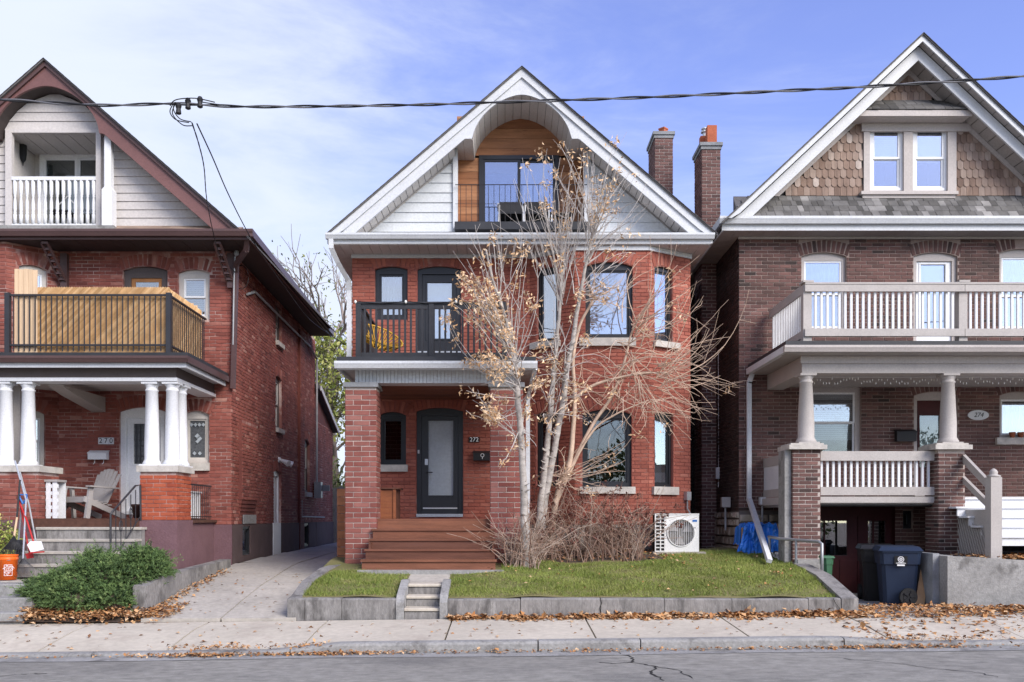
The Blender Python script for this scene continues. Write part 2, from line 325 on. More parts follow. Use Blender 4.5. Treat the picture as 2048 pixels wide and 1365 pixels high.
# ---------------------------------------------------------------- brick walls with real openings
BV = {}
def unit_brick(matn, k):
    if (matn, k) in BV: return BV[(matn, k)]
    m = MB(); e = .04
    m.add([(-.5, 0, -.5), (.5, 0, -.5), (.5, 0, .5), (-.5, 0, .5), (-.5 + e * .4, -1, -.5 + e), (.5 - e * .4, -1, -.5 + e), (.5 - e * .4, -1, .5 - e), (-.5 + e * .4, -1, .5 - e)],
          [(4, 5, 6, 7), (0, 1, 5, 4), (1, 2, 6, 5), (2, 3, 7, 6), (3, 0, 4, 7)])
    m.t = [(k + .5) / 8] * 5
    BV[(matn, k)] = m.mesh('brick', M[matn]); return BV[(matn, k)]
class House:
    def __init__(s, name, loc, label): s.root = thing(name, loc, label, 'house'); s.br = []
    def part(s, name, mb, m, parent=None, smooth=False, **k): return mb.build(name, M[m], parent or s.root, smooth, **k)
    def finish(s, limit=300):
        sc_ = []
        for i, b in enumerate(s.br):
            F, u, z = b['F'], b['u'], b['z']; p = F.p(u, b['d'], z)
            px = VX + p[0] * FPX / p[1]; py = VY - (p[2] - CAMZ) * FPX / p[1]
            vd = Vector((-p[0], -p[1], CAMZ - p[2])).normalized(); c = vd.x * F.N[0] + vd.y * F.N[1]
            ok = 5 < px < 2043 and 5 < py < 1360 and c > 0 and not any(q[0] < px < q[1] and q[2] < py < q[3] for q in b['occ'])
            sc_.append((b['w'] * b['h'] * (FPX / p[1]) ** 2 * c if ok else 0, i))
        sc_.sort(reverse=True); single = set(i for a, i in sc_[:limit] if a > 0)
        rest = {}
        for i, b in enumerate(s.br):
            F = b['F']; ct, st = math.cos(b['tilt']), math.sin(b['tilt'])
            if i in single:
                U = Vector((F.U[0] * ct, F.U[1] * ct, st)); Zv = Vector((-F.U[0] * st, -F.U[1] * st, ct)); Nn = Vector((-F.N[0], -F.N[1], 0)); p = F.p(b['u'], 0, b['z'])
                mw = Matrix(((U.x * b['w'], Nn.x * b['d'], Zv.x * b['h'], p[0]), (U.y * b['w'], Nn.y * b['d'], Zv.y * b['h'], p[1]), (U.z * b['w'], 0, Zv.z * b['h'], p[2]), (0, 0, 0, 1)))
                link('brick', unit_brick(b['m'], int(b['t'] * 7.99)), b['par'], mw)
            else: rest.setdefault((b['par'].name, b['m']), []).append(b)
        for (pn, mn), bs in rest.items():
            V = []; T = []; Fc = []
            tmpl = [(-.5, 0, -.5), (.5, 0, -.5), (.5, 0, .5), (-.5, 0, .5), (-.484, 1, -.46), (.484, 1, -.46), (.484, 1, .46), (-.484, 1, .46)]
            fs = [(4, 5, 6, 7), (0, 1, 5, 4), (1, 2, 6, 5), (2, 3, 7, 6), (3, 0, 4, 7)]
            for b in bs:
                F = b['F']; ct, st = math.cos(b['tilt']), math.sin(b['tilt']); o = len(V)
                for x, y, zz in tmpl:
                    a, c = x * b['w'], zz * b['h']; V.append(F.p(b['u'] + a * ct - c * st, y * b['d'], b['z'] + a * st + c * ct))
                Fc += [tuple(q + o for q in f) for f in fs]; T += [b['t']] * 5
            m = MB(); m.v = V; m.f = Fc; m.t = T
            m.build('brickwork', M[mn], bs[0]['par'], kind='stuff')
def ring(m, F, u0, u1, z0, z1, d0, d1, wdt, bot=None):
    b = wdt if bot is None else bot
    m.fbox(F, u0, u0 + wdt, d0, d1, z0, z1); m.fbox(F, u1 - wdt, u1, d0, d1, z0, z1)
    m.fbox(F, u0 + wdt, u1 - wdt, d0, d1, z1 - wdt, z1); m.fbox(F, u0 + wdt, u1 - wdt, d0, d1, z0, z0 + b); return m
class Wall:
    def __init__(s, H, F, u0, u1, z0, z1, brick, mortar, BL=.21, BH=.058, J=.011, proud=.009, name='wall', rec=.16, occ=(), arch=.23):
        s.H, s.F, s.u0, s.u1, s.z0, s.z1 = H, F, u0, u1, z0, z1; s.b, s.m = brick, mortar; s.BL, s.BH, s.J, s.proud, s.name, s.rec = BL, BH, J, proud, name, rec
        s.h = []; s.occ = occ; s.arch = arch; s.top = None
    def hole(s, px0, px1, py0, py1, rise=0, arch=True, sub=False):
        F = s.F; a, b = F.u(px0), F.u(px1); um = (a + b) / 2; zt, zb = F.z(py0, um), F.z(py1, um); r = rise * (F.oy + um * F.U[1]) / FPX
        s.h.append((a, b, zb, zt, r, arch)); return a, b, zb, zt, r
    def finish(s):
        F = s.F; us = sorted({s.u0, s.u1, *[q for h in s.h for q in h[:2]]}); zs = sorted({s.z0, s.z1, *[q for h in s.h for q in h[2:4]]})
        us = [q for q in us if s.u0 <= q <= s.u1]; zs = [q for q in zs if s.z0 <= q <= s.z1]
        m = MB()
        for a, b in zip(us, us[1:]):
            for c, d_ in zip(zs, zs[1:]):
                um, zm = (a + b) / 2, (c + d_) / 2
                if any(h[0] < um < h[1] and h[2] < zm < h[3] for h in s.h): continue
                m.quad(F.p(a, 0, c), F.p(b, 0, c), F.p(b, 0, d_), F.p(a, 0, d_))
        for a, b, c, d_, r, ar in s.h:
            k = -s.rec
            m.quad(F.p(a, 0, c), F.p(a, k, c), F.p(a, k, d_), F.p(a, 0, d_)); m.quad(F.p(b, 0, c), F.p(b, k, c), F.p(b, k, d_), F.p(b, 0, d_)); m.quad(F.p(a, 0, c), F.p(b, 0, c), F.p(b, k, c), F.p(a, k, c))
            n = 8
            for i in range(n):
                t0, t1 = i / n, (i + 1) / n; q0, q1 = d_ - r * (2 * t0 - 1) ** 2, d_ - r * (2 * t1 - 1) ** 2; x0, x1 = lerp(a, b, t0), lerp(a, b, t1)
                m.quad(F.p(x0, 0, q0), F.p(x1, 0, q1), F.p(x1, k, q1), F.p(x0, k, q0))
                if r > 0: m.quad(F.p(x0, 0, q0), F.p(x1, 0, q1), F.p(x1, 0, d_), F.p(x0, 0, d_))
        wall = s.H.part(s.name, m, s.m)
        pitch = s.BH + s.J; n = int((s.z1 - s.z0) / pitch)
        ar_h = s.arch
        for i in range(n):
            z = s.z0 + (i + .5) * pitch; blk = []
            for a, b, c, d_, r, ar in s.h:
                top = d_ + (ar_h - r * .5 if ar else 0)
                if z + s.BH / 2 > c + .005 and z - s.BH / 2 < top:
                    e = .05 if (ar and z > d_ - r - .02) else 0
                    blk.append((a - e, b + e))
            off = (i % 2) * .5 * (s.BL + s.J); x = s.u0 - off
            while x < s.u1:
                seg = [(max(x, s.u0), min(x + s.BL, s.u1))]
                for a, b in blk:
                    ns = []
                    for p, q in seg:
                        if b <= p or a >= q: ns.append((p, q)); continue
                        if p < a - s.J: ns.append((p, a - s.J * .6))
                        if q > b + s.J: ns.append((b + s.J * .6, q))
                    seg = ns
                for p, q in seg:
                    if q - p > .025: s.add((p + q) / 2, z + R.uniform(-.0015, .0015), q - p, s.BH * R.uniform(.95, 1.03), R.gauss(0, .004), wall)
                x += s.BL + s.J
        for a, b, c, d_, r, ar in s.h:
            if not ar: continue
            nn = max(3, int((b - a + .06) / .078))
            for i in range(nn):
                t = (i + .5) / nn; uu = lerp(a - .03, b + .03, t); tt = (uu - a) / (b - a); zc = d_ - r * (2 * tt - 1) ** 2; sl = math.atan(-4 * r * (2 * tt - 1) / (b - a)) * .9 + (0 if r else 0)
                s.add(uu - math.sin(sl) * ar_h / 2, zc + ar_h / 2 * math.cos(sl) + .004, .064, ar_h - .01, sl, wall)
        return wall
    def add(s, u, z, w_, h_, tilt, wall):
        if z + h_ / 2 > s.z1: return
        s.H.br.append(dict(F=s.F, u=u, z=z, w=w_, h=h_, tilt=tilt, t=min(.999, max(0, R.gauss(.5, .22))), d=s.proud * R.uniform(.75, 1.25), m=s.b, par=wall, occ=s.occ))
    # ---- a window in a hole: frame with arched head, sashes, panes, sill, what hangs behind the glass
    def window(s, px0, px1, py0, py1, rise=0, fm='black_frame', pane='pane_sky', fw=.07, split=None, back='curtain_white', sill=None, sm=None, sw=.035, arch=True, filler=None, label=None, top_pane=None, sillm='stone_sill', mull=None, deep=.7):
        H, F = s.H, s.F; a, b, z0, z1, r = s.hole(px0, px1, py0, py1, rise, arch); zs = z1 - r
        m = MB(); d0, d1 = -s.rec + .02, -s.rec + .10; ring(m, F, a, b, z0, zs - .001, d0, d1, fw)
        if r:
            n = 8
            for i in range(n):
                t0, t1 = i / n, (i + 1) / n; x0, x1 = lerp(a, b, t0), lerp(a, b, t1); q0, q1 = z1 - r * (2 * t0 - 1) ** 2, z1 - r * (2 * t1 - 1) ** 2
                m.hexa([F.p(x0, d1, zs), F.p(x1, d1, zs), F.p(x1, d0, zs), F.p(x0, d0, zs), F.p(x0, d1, q0), F.p(x1, d1, q1), F.p(x1, d0, q1), F.p(x0, d0, q0)])
        wn_ = H.part('window', m, fm)
        sm = sm or fm; ia, ib, iz0, iz1 = a + fw, b - fw, z0 + fw, zs - fw
        cells = [(iz0, iz1, 0)]
        if split: zm = lerp(iz0, iz1, split); cells = [(iz0, zm + .012, -.012), (zm - .012, iz1, .012)]
        cols = [(ia, ib)]
        if mull: um = lerp(ia, ib, mull); cols = [(ia, um + .01), (um - .01, ib)]
        for c0, c1 in cols:
            for q0, q1, dd in cells:
                k = d0 + .02 + dd
                sa = ring(MB(), F, c0, c1, q0, q1, k, k + .035, sw); so_ = H.part('sash', sa, sm, wn_)
                H.part('pane', MB().fbox(F, c0 + sw * .8, c1 - sw * .8, k + .012, k + .018, q0 + sw * .8, q1 - sw * .8), (top_pane if top_pane and q1 == iz1 else pane), wn_)
        k0, k1 = -s.rec - .002, -s.rec - deep
        g = MB(); g.quad(F.p(a, k1, z0), F.p(b, k1, z0), F.p(b, k1, z1), F.p(a, k1, z1))
        for u_ in (a - .002, b + .002): g.quad(F.p(u_, k0, z0), F.p(u_, k1, z0), F.p(u_, k1, z1), F.p(u_, k0, z1))
        for z_ in (z0 - .002, z1 + .002): g.quad(F.p(a, k0, z_), F.p(b, k0, z_), F.p(b, k1, z_), F.p(a, k1, z_))
        H.part('interior', g, 'interior_dark', wn_)
        if back and back.startswith('curtain'):
            c = MB(); n = 40; g_ = [(lerp(ia, ib, i / n), -s.rec - .10 + .022 * math.sin(i * 1.35) + .01 * math.sin(i * .6)) for i in range(n + 1)]
            for (x0, e0), (x1, e1) in zip(g_, g_[1:]): c.quad(F.p(x0, e0, z0), F.p(x1, e1, z0), F.p(x1, e1, zs), F.p(x0, e0, zs))
            H.part('curtain', c, back, wn_, True)
        elif back and back.startswith('blind'):
            f_ = float(back.split(':')[1]) if ':' in back else 1; c = MB(); zz = zs
            while zz > zs - (zs - z0) * f_: c.fbox(F, ia, ib, -s.rec - .06, -s.rec - .052, zz - .036, zz - .004); zz -= .038
            H.part('blind', c, 'blind_white', wn_)
        if sill:
            sa_, sb_, st, sbt = sill; ua, ub = F.u(sa_), F.u(sb_); um = (ua + ub) / 2
            H.part('sill', MB().fbox(F, ua, ub, -s.rec + .02, .075, F.z(sbt, um), z0 - .002), sillm, wn_)
        return wn_
    def door(s, px0, px1, py0, py1, rise=0, fm='black_frame', dm='black_frame', fw=.08, lite=None, pane='frosted_glass', panels=(), arch=True, back=None, sill=True):
        H, F = s.H, s.F; a, b, z0, z1, r = s.hole(px0, px1, py0, py1, rise, arch); zs = z1 - r
        d0, d1 = -s.rec + .02, -s.rec + .11; m = MB()
        m.fbox(F, a, a + fw, d0, d1, z0, zs); m.fbox(F, b - fw, b, d0, d1, z0, zs); m.fbox(F, a + fw, b - fw, d0, d1, zs - fw, zs)
        if r:
            for i in range(8):
                t0, t1 = i / 8, (i + 1) / 8; x0, x1 = lerp(a, b, t0), lerp(a, b, t1); q0, q1 = z1 - r * (2 * t0 - 1) ** 2, z1 - r * (2 * t1 - 1) ** 2
                m.hexa([F.p(x0, d1, zs), F.p(x1, d1, zs), F.p(x1, d0, zs), F.p(x0, d0, zs), F.p(x0, d1, q0), F.p(x1, d1, q1), F.p(x1, d0, q1), F.p(x0, d0, q0)])
        ds = MB(); e0, e1 = d0 + .01, d0 + .055; A, B, Z0, Z1 = a + fw + .004, b - fw - .004, z0 + .03, zs - fw - .004
        if lite:
            um = (a + b) / 2; la, lb, lt, lbt = F.u(lite[0]), F.u(lite[1]), F.z(lite[2], um), F.z(lite[3], um)
            ds.fbox(F, A, la, e0, e1, Z0, Z1); ds.fbox(F, lb, B, e0, e1, Z0, Z1); ds.fbox(F, la, lb, e0, e1, Z0, lbt); ds.fbox(F, la, lb, e0, e1, lt, Z1)
        else: ds.fbox(F, A, B, e0, e1, Z0, Z1)
        do = H.part('door', ds, dm); H.part('frame', m, fm, do)
        if lite:
            H.part('pane', MB().fbox(F, la - .004, lb + .004, e0 + .012, e0 + .02, lbt - .004, lt + .004), pane, do)
            H.part('lite_trim', ring(MB(), F, la - .03, lb + .03, lbt - .03, lt + .03, e1, e1 + .012, .03), dm, do)
            if pane.startswith('pane'):
                g = MB(); k1 = e0 - .5
                g.quad(F.p(a, k1, z0), F.p(b, k1, z0), F.p(b, k1, z1), F.p(a, k1, z1))
                for u_ in (a - .002, b + .002): g.quad(F.p(u_, e0, z0), F.p(u_, k1, z0), F.p(u_, k1, z1), F.p(u_, e0, z1))
                H.part('interior', g, 'interior_dark', do)
                if back: H.part('curtain', MB().fbox(F, la - .05, lb + .05, e0 - .05, e0 - .045, lbt - .05, lt + .05), back, do)
        for q in panels:
            um = (a + b) / 2; H.part('panel', MB().fbox(F, F.u(q[0]), F.u(q[1]), e1, e1 + .012, F.z(q[3], um), F.z(q[2], um)), dm, do)
        if sill: H.part('threshold', MB().fbox(F, a + .002, b - .002, d0, .03, z0 - .03, z0 + .026), 'galvanised' if fm == 'black_frame' else fm, do)
        return do, (A, B, Z0, Z1, e1)
# ---------------------------------------------------------------- ground, road, kerb, pavement, driveway, lawn
NR = np.random.default_rng(7)
def gz(x): return .012 * x
def sz(x, y): return gz(x) + .08 * max(0, min(1.05, (y - 10.95) / 1.55))
DRV = [(12.4, .08), (13.3, .225), (14.5, .40), (15.8, .53), (17, .64), (20, .70), (26, .75), (60, .85)]
LWN = [(12.7, .345), (13.1, .44), (13.4, .52), (14.2, .655), (15, .75), (16, .85), (17.2, .90)]
def dz(x, y): return interp(y, DRV) + .5 * gz(x)
def lz(x, y): return interp(y, LWN) + .015 * math.sin(x * 2.1 + y) + .012 * math.sin(x * 5.3 - y * 3)
MB().add([(-300, -300, -.45), (300, -300, -.45), (300, 500, -.45), (-300, 500, -.45)], [(0, 1, 2, 3)]).build('ground', M['soil'], kind='structure')
m = MB(); xs = [-80, -40, -20, -14] + [x * .5 for x in range(-24, 25)] + [14, 20, 40, 80]
ys = [-7, -2, 2, 4, 6, 7, 8, 8.5, 9, 9.5, 10, 10.4, 10.72]
for x in xs:
    for y in ys: m.v.append((x, y, gz(x) - .125 + .05 * (1 - ((y - 2) / 9) ** 2) - .004 + .006 * math.sin(x * 1.3 + y)))
for i in range(len(xs) - 1):
    for j in range(len(ys) - 1):
        a = i * len(ys) + j; m.f.append((a, a + len(ys), a + len(ys) + 1, a + 1))
road = m.build('road', M['asphalt'], kind='structure', smooth=True)
def rdz(x, y): return gz(x) - .125 + .05 * (1 - ((y - 2) / 9) ** 2) - .004 + .006 * math.sin(x * 1.3 + y)
def crack(pts, r=.012):
    m = MB()
    P = []
    for (a, b) in zip(pts, pts[1:]):
        for t in np.linspace(0, 1, 7)[:-1]: P.append((lerp(a[0], b[0], t) + R.uniform(-.025, .025), lerp(a[1], b[1], t) + R.uniform(-.02, .02)))
    P.append(pts[-1])
    for (a, b) in zip(P, P[1:]):
        wv = r * R.uniform(.4, 1.4)
        d_ = Vector((b[0] - a[0], b[1] - a[1])).normalized(); nx, ny = -d_.y * wv, d_.x * wv
        m.quad(*[(x, y, rdz(x, y) + .004) for x, y in ((a[0] - nx, a[1] - ny), (a[0] + nx, a[1] + ny), (b[0] + nx, b[1] + ny), (b[0] - nx, b[1] - ny))])
    m.build('crack', M['crack'], road)
crack([(1.33, 10.6), (1.45, 10.2), (1.4, 9.85), (1.62, 9.55), (1.5, 9.2), (1.55, 8.7)]); crack([(1.4, 9.85), (1.2, 9.8), (1.05, 9.9)], .008); crack([(1.62, 9.55), (1.8, 9.3), (1.85, 8.8)], .008)
crack([(3.75, 9.9), (4.2, 9.5), (4.35, 9.2), (4.7, 8.9), (4.75, 8.6)], .008); crack([(-5.4, 9.3), (-5.15, 9.5), (-4.9, 9.55)], .01); crack([(-5.4, 9.3), (-5.3, 9.0), (-5.6, 8.7)], .01)
crack([(6.2, 9.4), (6.5, 9.1), (6.4, 8.8)], .006)
gut = MB()
for x0 in np.arange(-40, 40, 1.0):
    x1 = x0 + 1; gut.quad((x0, 10.4, rdz(x0, 10.4) + .005), (x1, 10.4, rdz(x1, 10.4) + .005), (x1, 10.76, gz(x1) - .122), (x0, 10.76, gz(x0) - .122))
gut.build('gutter_strip', M['old_concrete'], road)
# kerb stones: full height between the driveways, dropped at them

KX = [-40, -20, -11, -8.1, -5.0, -2.6, .4, 1.64, 4.1, 7.0, 9.2, 13, 20, 40]
def kh(x): return interp(x, [(-2.9, -.085), (-2.0, 0), (4.0, 0), (5.0, -.075)])
kerb = MB().box(-60, 60, 10.82, 10.97, -1.2, -.9).build('kerb', M['old_concrete'], kind='structure')
for a, b in zip(KX, KX[1:]):
    m = MB(); n = max(1, int((b - a) / .3)); X = [lerp(a + .008, b - .008, i / n) for i in range(n + 1)]
    for x0, x1 in zip(X, X[1:]):
        h0, h1 = gz(x0) + kh(x0), gz(x1) + kh(x1); w0, w1 = gz(x0) - .4, gz(x1) - .4
        pr = lambda x, h, wz: [(x, 10.77, wz), (x, 10.785, h - .035), (x, 10.80, h - .008), (x, 10.835, h), (x, 10.95, h + .002), (x, 10.95, wz)]
        A, B = pr(x0, h0, w0), pr(x1, h1, w1)
        m.add(A + B, [(i, i + 1, 7 + i, 6 + i) for i in range(5)] + [(0, 1, 2, 3, 4, 5), (11, 10, 9, 8, 7, 6)])
    m.build('kerb_stone', M['old_concrete'], kerb)
def slab(name, par, mt, cs, zf, th=.14, n=3, tilt=0):
    (x0, y0), (x1, y1), (x2, y2), (x3, y3) = cs; m = MB(); t = R.uniform(-.004, .004) + tilt
    g = [[(lerp(lerp(x0, x1, i / n), lerp(x3, x2, i / n), j / n), lerp(lerp(y0, y1, i / n), lerp(y3, y2, i / n), j / n)) for i in range(n + 1)] for j in range(n + 1)]
    for j in range(n + 1):
        for i in range(n + 1): x, y = g[j][i]; m.v.append((x, y, zf(x, y) + t))
    for j in range(n):
        for i in range(n): a = j * (n + 1) + i; m.f.append((a, a + 1, a + n + 2, a + n + 1))
    o = len(m.v); k = n + 1; per = [i for i in range(k)] + [j * k + n for j in range(1, k)] + [n * k + i for i in range(n - 1, -1, -1)] + [j * k for j in range(n - 1, 0, -1)]
    for i in per: x, y, z = m.v[i]; m.v.append((x, y, z - th))
    for i in range(len(per)): i2 = (i + 1) % len(per); m.f.append((per[i], o + i, o + i2, per[i2]))
    return m.build(name, M[mt], par)
side = MB()
for x0 in np.arange(-40, 40, 2.0): side.quad((x0, 10.9, gz(x0) - .1), (x0 + 2, 10.9, gz(x0 + 2) - .1), (x0 + 2, 12.75, gz(x0 + 2) + .03), (x0, 12.75, gz(x0) + .03))
side = side.build('sidewalk', M['dirt_litter'], kind='structure')
SX = [-18, -16.2, -14.4, -12.6, -10.9, -9.2, -7.6, -5.75, -4.15, -2.48, -.74, 1.12, 3.0, 4.72, 6.4, 8.2, 10, 11.8, 13.6, 15.4, 17.2]
def swz(x, y): return sz(x, y) + (kh(x) * max(0, 1 - (y - 10.95) / .9) if y < 11.85 else 0)
for a, b in zip(SX, SX[1:]):
    e = .012; slab('paving_slab', side, 'sidewalk_concrete', [(a + e, 10.965), (b - e, 10.965), (b - e, 12.52), (a + e, 12.52)], swz, n=5)
for a, b in ((-40, -18), (17.2, 40)): slab('paving_slab', side, 'sidewalk_concrete', [(a, 10.965), (b, 10.965), (b, 12.52), (a, 12.52)], swz, n=2)
drive = MB(); YD = [12.45, 13.3, 14.5, 15.8, 17.2, 19, 21, 24, 30, 45]
for a, b in zip(YD, YD[1:]): drive.quad((-5.6, a, dz(-5.6, a) - .05), (-2.5, a, dz(-2.5, a) - .05), (-2.5, b, dz(-2.5, b) - .05), (-5.6, b, dz(-5.6, b) - .05))
drive = drive.build('driveway', M['dirt_litter'], kind='structure')
for a, b in zip([12.54] + YD[1:], YD[1:]):
    e = .009; a += e; b -= e
    slab('concrete_slab', drive, 'concrete', [(-5.12, a), (-4.01, a), (-4.0, b), (-5.2, b)], dz); slab('concrete_slab', drive, 'concrete', [(-3.985, a), (-2.95, a), (-2.75, b), (-3.98, b)], dz)
yard = MB()
yard.quad((-60, 17.3, .62), (60, 17.3, .62), (60, 200, .7), (-60, 200, .7)); yard.quad((-14, 12.5, .03), (-5.3, 12.5, .03), (-5.35, 14.1, .5), (-14, 14.1, .5)); yard.quad((-14, 14.1, .5), (-5.35, 14.1, .5), (-5.35, 17.3, .62), (-14, 17.3, .62))
yard.build('yard', M['soil'], kind='structure')
gd = MB()
for x0, x1 in ((4.9, 6.1), (6.1, 7.3), (7.3, 9.5), (9.5, 13)): gd.quad((x0, 12.45, sz(x0, 12.5) - .004), (x1, 12.45, sz(x1, 12.5) - .004), (x1, 16.3, .12), (x0, 16.3, .12))
gd.build('garage_apron', M['old_concrete'], kind='structure')
# raised lawn, planting bed, path
def sheet(name, x0, x1, y0, y1, nx, ny, zf, mt, kind='structure'):
    m = MB()
    for j in range(ny + 1):
        for i in range(nx + 1): x, y = lerp(x0, x1, i / nx), lerp(y0, y1, j / ny); m.v.append((x, y, zf(x, y)))
    for j in range(ny):
        for i in range(nx): a = j * (nx + 1) + i; m.f.append((a, a + 1, a + nx + 2, a + nx + 1))
    return m.build(name, M[mt], kind=kind, smooth=True)
sheet('lawn', -.86, 4.8, 12.72, 17.2, 50, 30, lz, 'turf'); sheet('lawn', -2.95, -1.48, 12.72, 17.2, 16, 24, lz, 'turf')
sheet('planting_bed', -.2, 2.95, 14.85, 16.9, 24, 14, lambda x, y: lz(x, y) + .02 + .03 * math.sin(x * 7) * math.sin(y * 6) - (.12 if (x < .0 or x > 2.7 or y < 15) else 0), 'soil')
path = MB(); path.quad((-1.5, 13.1, .35), (-.84, 13.1, .35), (-.84, 14.3, .5), (-1.5, 14.3, .5)); path = path.build('path', M['soil'], kind='structure')
for a, b in ((13.43, 13.85), (13.87, 14.35)): slab('path_slab', path, 'concrete', [(-1.49, a), (-.85, a), (-.72 if b > 14 else -.85, b), (-1.62 if b > 14 else -1.49, b)], lambda x, y: .52 + (y - 13.43) * .15)
# garden retaining wall
def LW(x, y): return lz(x, y)
gw = thing('retaining_wall', (1.5, 12.6, .08), 'low grey concrete wall holding up the lawn in front of the middle house', 'wall')
def wallblock(par, x0, x1, y0, y1, z0, z1, mt='stained_concrete', n=1):
    m = MB(); b = .018; zb = z0
    m.add([(x0, y0, zb), (x1, y0, zb), (x1, y1, zb), (x0, y1, zb), (x0, y0, z1 - b), (x1, y0, z1 - b), (x1, y1, z1 - b), (x0, y1, z1 - b), (x0 + b * .3, y0 + b, z1), (x1 - b * .3, y0 + b, z1), (x1 - b * .3, y1 - b, z1), (x0 + b * .3, y1 - b, z1)],
          [(0, 1, 5, 4), (1, 2, 6, 5), (2, 3, 7, 6), (3, 0, 4, 7), (4, 5, 9, 8), (5, 6, 10, 9), (6, 7, 11, 10), (7, 4, 8, 11), (8, 9, 10, 11)])
    return m.build('wall_block', M[mt], par)
for a, b in ((-2.82, -2.3), (-2.3, -1.53), (-.81, .22), (.22, 1.35), (1.35, 2.25), (2.25, 3.2), (3.2, 4.28), (4.28, 4.74)):
    wallblock(gw, a + .004, b - .004, 12.58 + R.uniform(-.006, .006), 12.76, -.15, .352 + R.uniform(-.006, .006))
def slope_wall(par, pts, w, name='wall_block', mt='stained_concrete', base=-.2):
    m = MB()
    for (x0, y0, z0), (x1, y1, z1) in zip(pts, pts[1:]):
        m.hexa([(x0, y0, base), (x0 + w, y0, base), (x1 + w, y1, base), (x1, y1, base), (x0, y0, z0), (x0 + w, y0, z0), (x1 + w, y1, z1), (x1, y1, z1)])
    return m.build(name, M[mt], par)
slope_wall(gw, [(4.745, 12.575, .355), (4.76, 13.0, .45), (4.77, 13.7, .62), (4.77, 14.75, .74)], .235)
slope_wall(gw, [(-3.07, 12.58, .35), (-3.06, 12.8, .38), (-3.03, 13.3, .545), (-2.95, 14.2, .69), (-2.8, 15.4, .75)], .17)
wallblock(gw, -3.066, -2.825, 12.572, 12.77, -.15, .357)
crk = MB()
for pts in ([(4.62, .36), (4.66, .28), (4.71, .22), (4.70, .17), (4.74, .09)], [(1.345, .355), (1.36, .29), (1.335, .22), (1.35, .14)]):
    for (a, b), (c, d_) in zip(pts, pts[1:]): crk.quad((a - .005, 12.568, b), (a + .005, 12.568, b), (c + .005, 12.568, d_), (c - .005, 12.568, d_))
crk.build('crack', M['crack'], gw)
# small concrete entry steps
es = thing('entry_steps', (-1.17, 12.6, .08), 'three narrow concrete steps cutting through the low lawn wall', 'steps')
for i in range(3):
    zt_, yf_ = .062 + (i + 1) * .152, 12.62 + i * .27; wallblock(es, -1.42, -.925, yf_, 13.42, (-.1 if i == 0 else zt_ - .1525), zt_ - .04).name = 'riser'; MB().prism([(-1.422, yf_ - .018, zt_ - .039), (-1.422, yf_ - .018, zt_ - .012), (-1.422, yf_ - .006, zt_), (-1.422, 13.42, zt_), (-1.422, 13.42, zt_ - .039)], (.495, 0, 0)).build('tread', M['sidewalk_concrete'], es)
for x0 in (-1.535, -.92):
    m = MB(); pr = [(12.56, -.1), (12.56, .30), (12.66, .40), (13.2, .57), (13.42, .57), (13.42, -.1)]
    m.profx(pr, x0, x0 + .11); m.build('cheek', M['old_concrete'], es)
# left neighbour: driveway-side wall, lower steps, landing, bank
lw = thing('garden_wall', (-5.3, 14.5, .3), 'grey concrete edging wall between juniper bank and driveway', 'wall')
slope_wall(lw, [(-5.42, 13.0, .50), (-5.40, 13.6, .60), (-5.36, 15, .655), (-5.3, 16.6, .72)], .2)
ls = thing('garden_steps', (-7.6, 12.7, .05), 'old grey concrete steps from sidewalk beside the juniper', 'steps')
for i in range(3): wallblock(ls, -8.6, -6.78 + R.uniform(-.02, .02), 12.53 + i * .28, 14.2, -.12, -.02 + (i + 1) * .18 , 'old_concrete')
MB().box(-8.6, -5.9, 13.48, 14.5, .2, .535).build('landing', M['concrete'], ls)
# ---------------------------------------------------------------- helpers shared by the three houses
def gutter(H, x0, x1, yf, z1, m, h=.1, par=None):       # K-profile eaves gutter along x
    pr = [(yf + .10, z1), (yf + .10, z1 - h), (yf + .035, z1 - h), (yf + .012, z1 - h * .55), (yf, z1 - h * .35), (yf, z1), (yf + .012, z1), (yf + .02, z1 - h * .3), (yf + .09, z1 - h * .5)]
    return H.part('gutter', MB().profx(pr[:6], x0, x1), m, par)
def soffit_x(H, x0, x1, y0, y1, z, pitch, m, par=None, gap=.006):
    n = max(1, round((x1 - x0) / pitch)); w_ = (x1 - x0) / n; me = MB().box(0, w_ - gap, 0, y1 - y0, 0, .012).mesh('soffit_panel', M[m])
    back = H.part('soffit', MB().box(x0, x1, y0, y1, z + .014, z + .05), 'interior_dark', par)
    for i in range(n): link('soffit_panel', me, back, at(x0 + i * w_, y0, z))
    return back
def roof_gable(H, xc, ztop, s, hw, y0, y1, m='asphalt_shingle', th=.03):
    r = MB()
    for sg in (-1, 1):
        a = [(xc, ztop), (xc + sg * hw, ztop - s * hw), (xc + sg * hw, ztop - s * hw - th), (xc, ztop - th)]
        r.prism([(x, y0, z) for x, z in a], (0, y1 - y0, 0))
    ro = H.part('roof', r, m)
    e = MB(); n = int(hw / .12)                        # shingle butts along the rake
    for sg in (-1, 1):
        for i in range(n):
            x0, x1 = xc + sg * i * hw / n, xc + sg * (i + 1) * hw / n; za, zb = ztop - s * abs(x0 - xc), ztop - s * abs(x1 - xc); t = .009
            e.hexa([(x0, y0 - .018, za), (x1, y0 - .018, zb), (x1, y1, zb), (x0, y1, za), (x0, y0 - .018, za + .004), (x1, y0 - .018, zb + t), (x1, y1, zb + t), (x0, y1, za + .004)])
    H.part('shingle_courses', e, m, ro, kind='stuff'); return ro
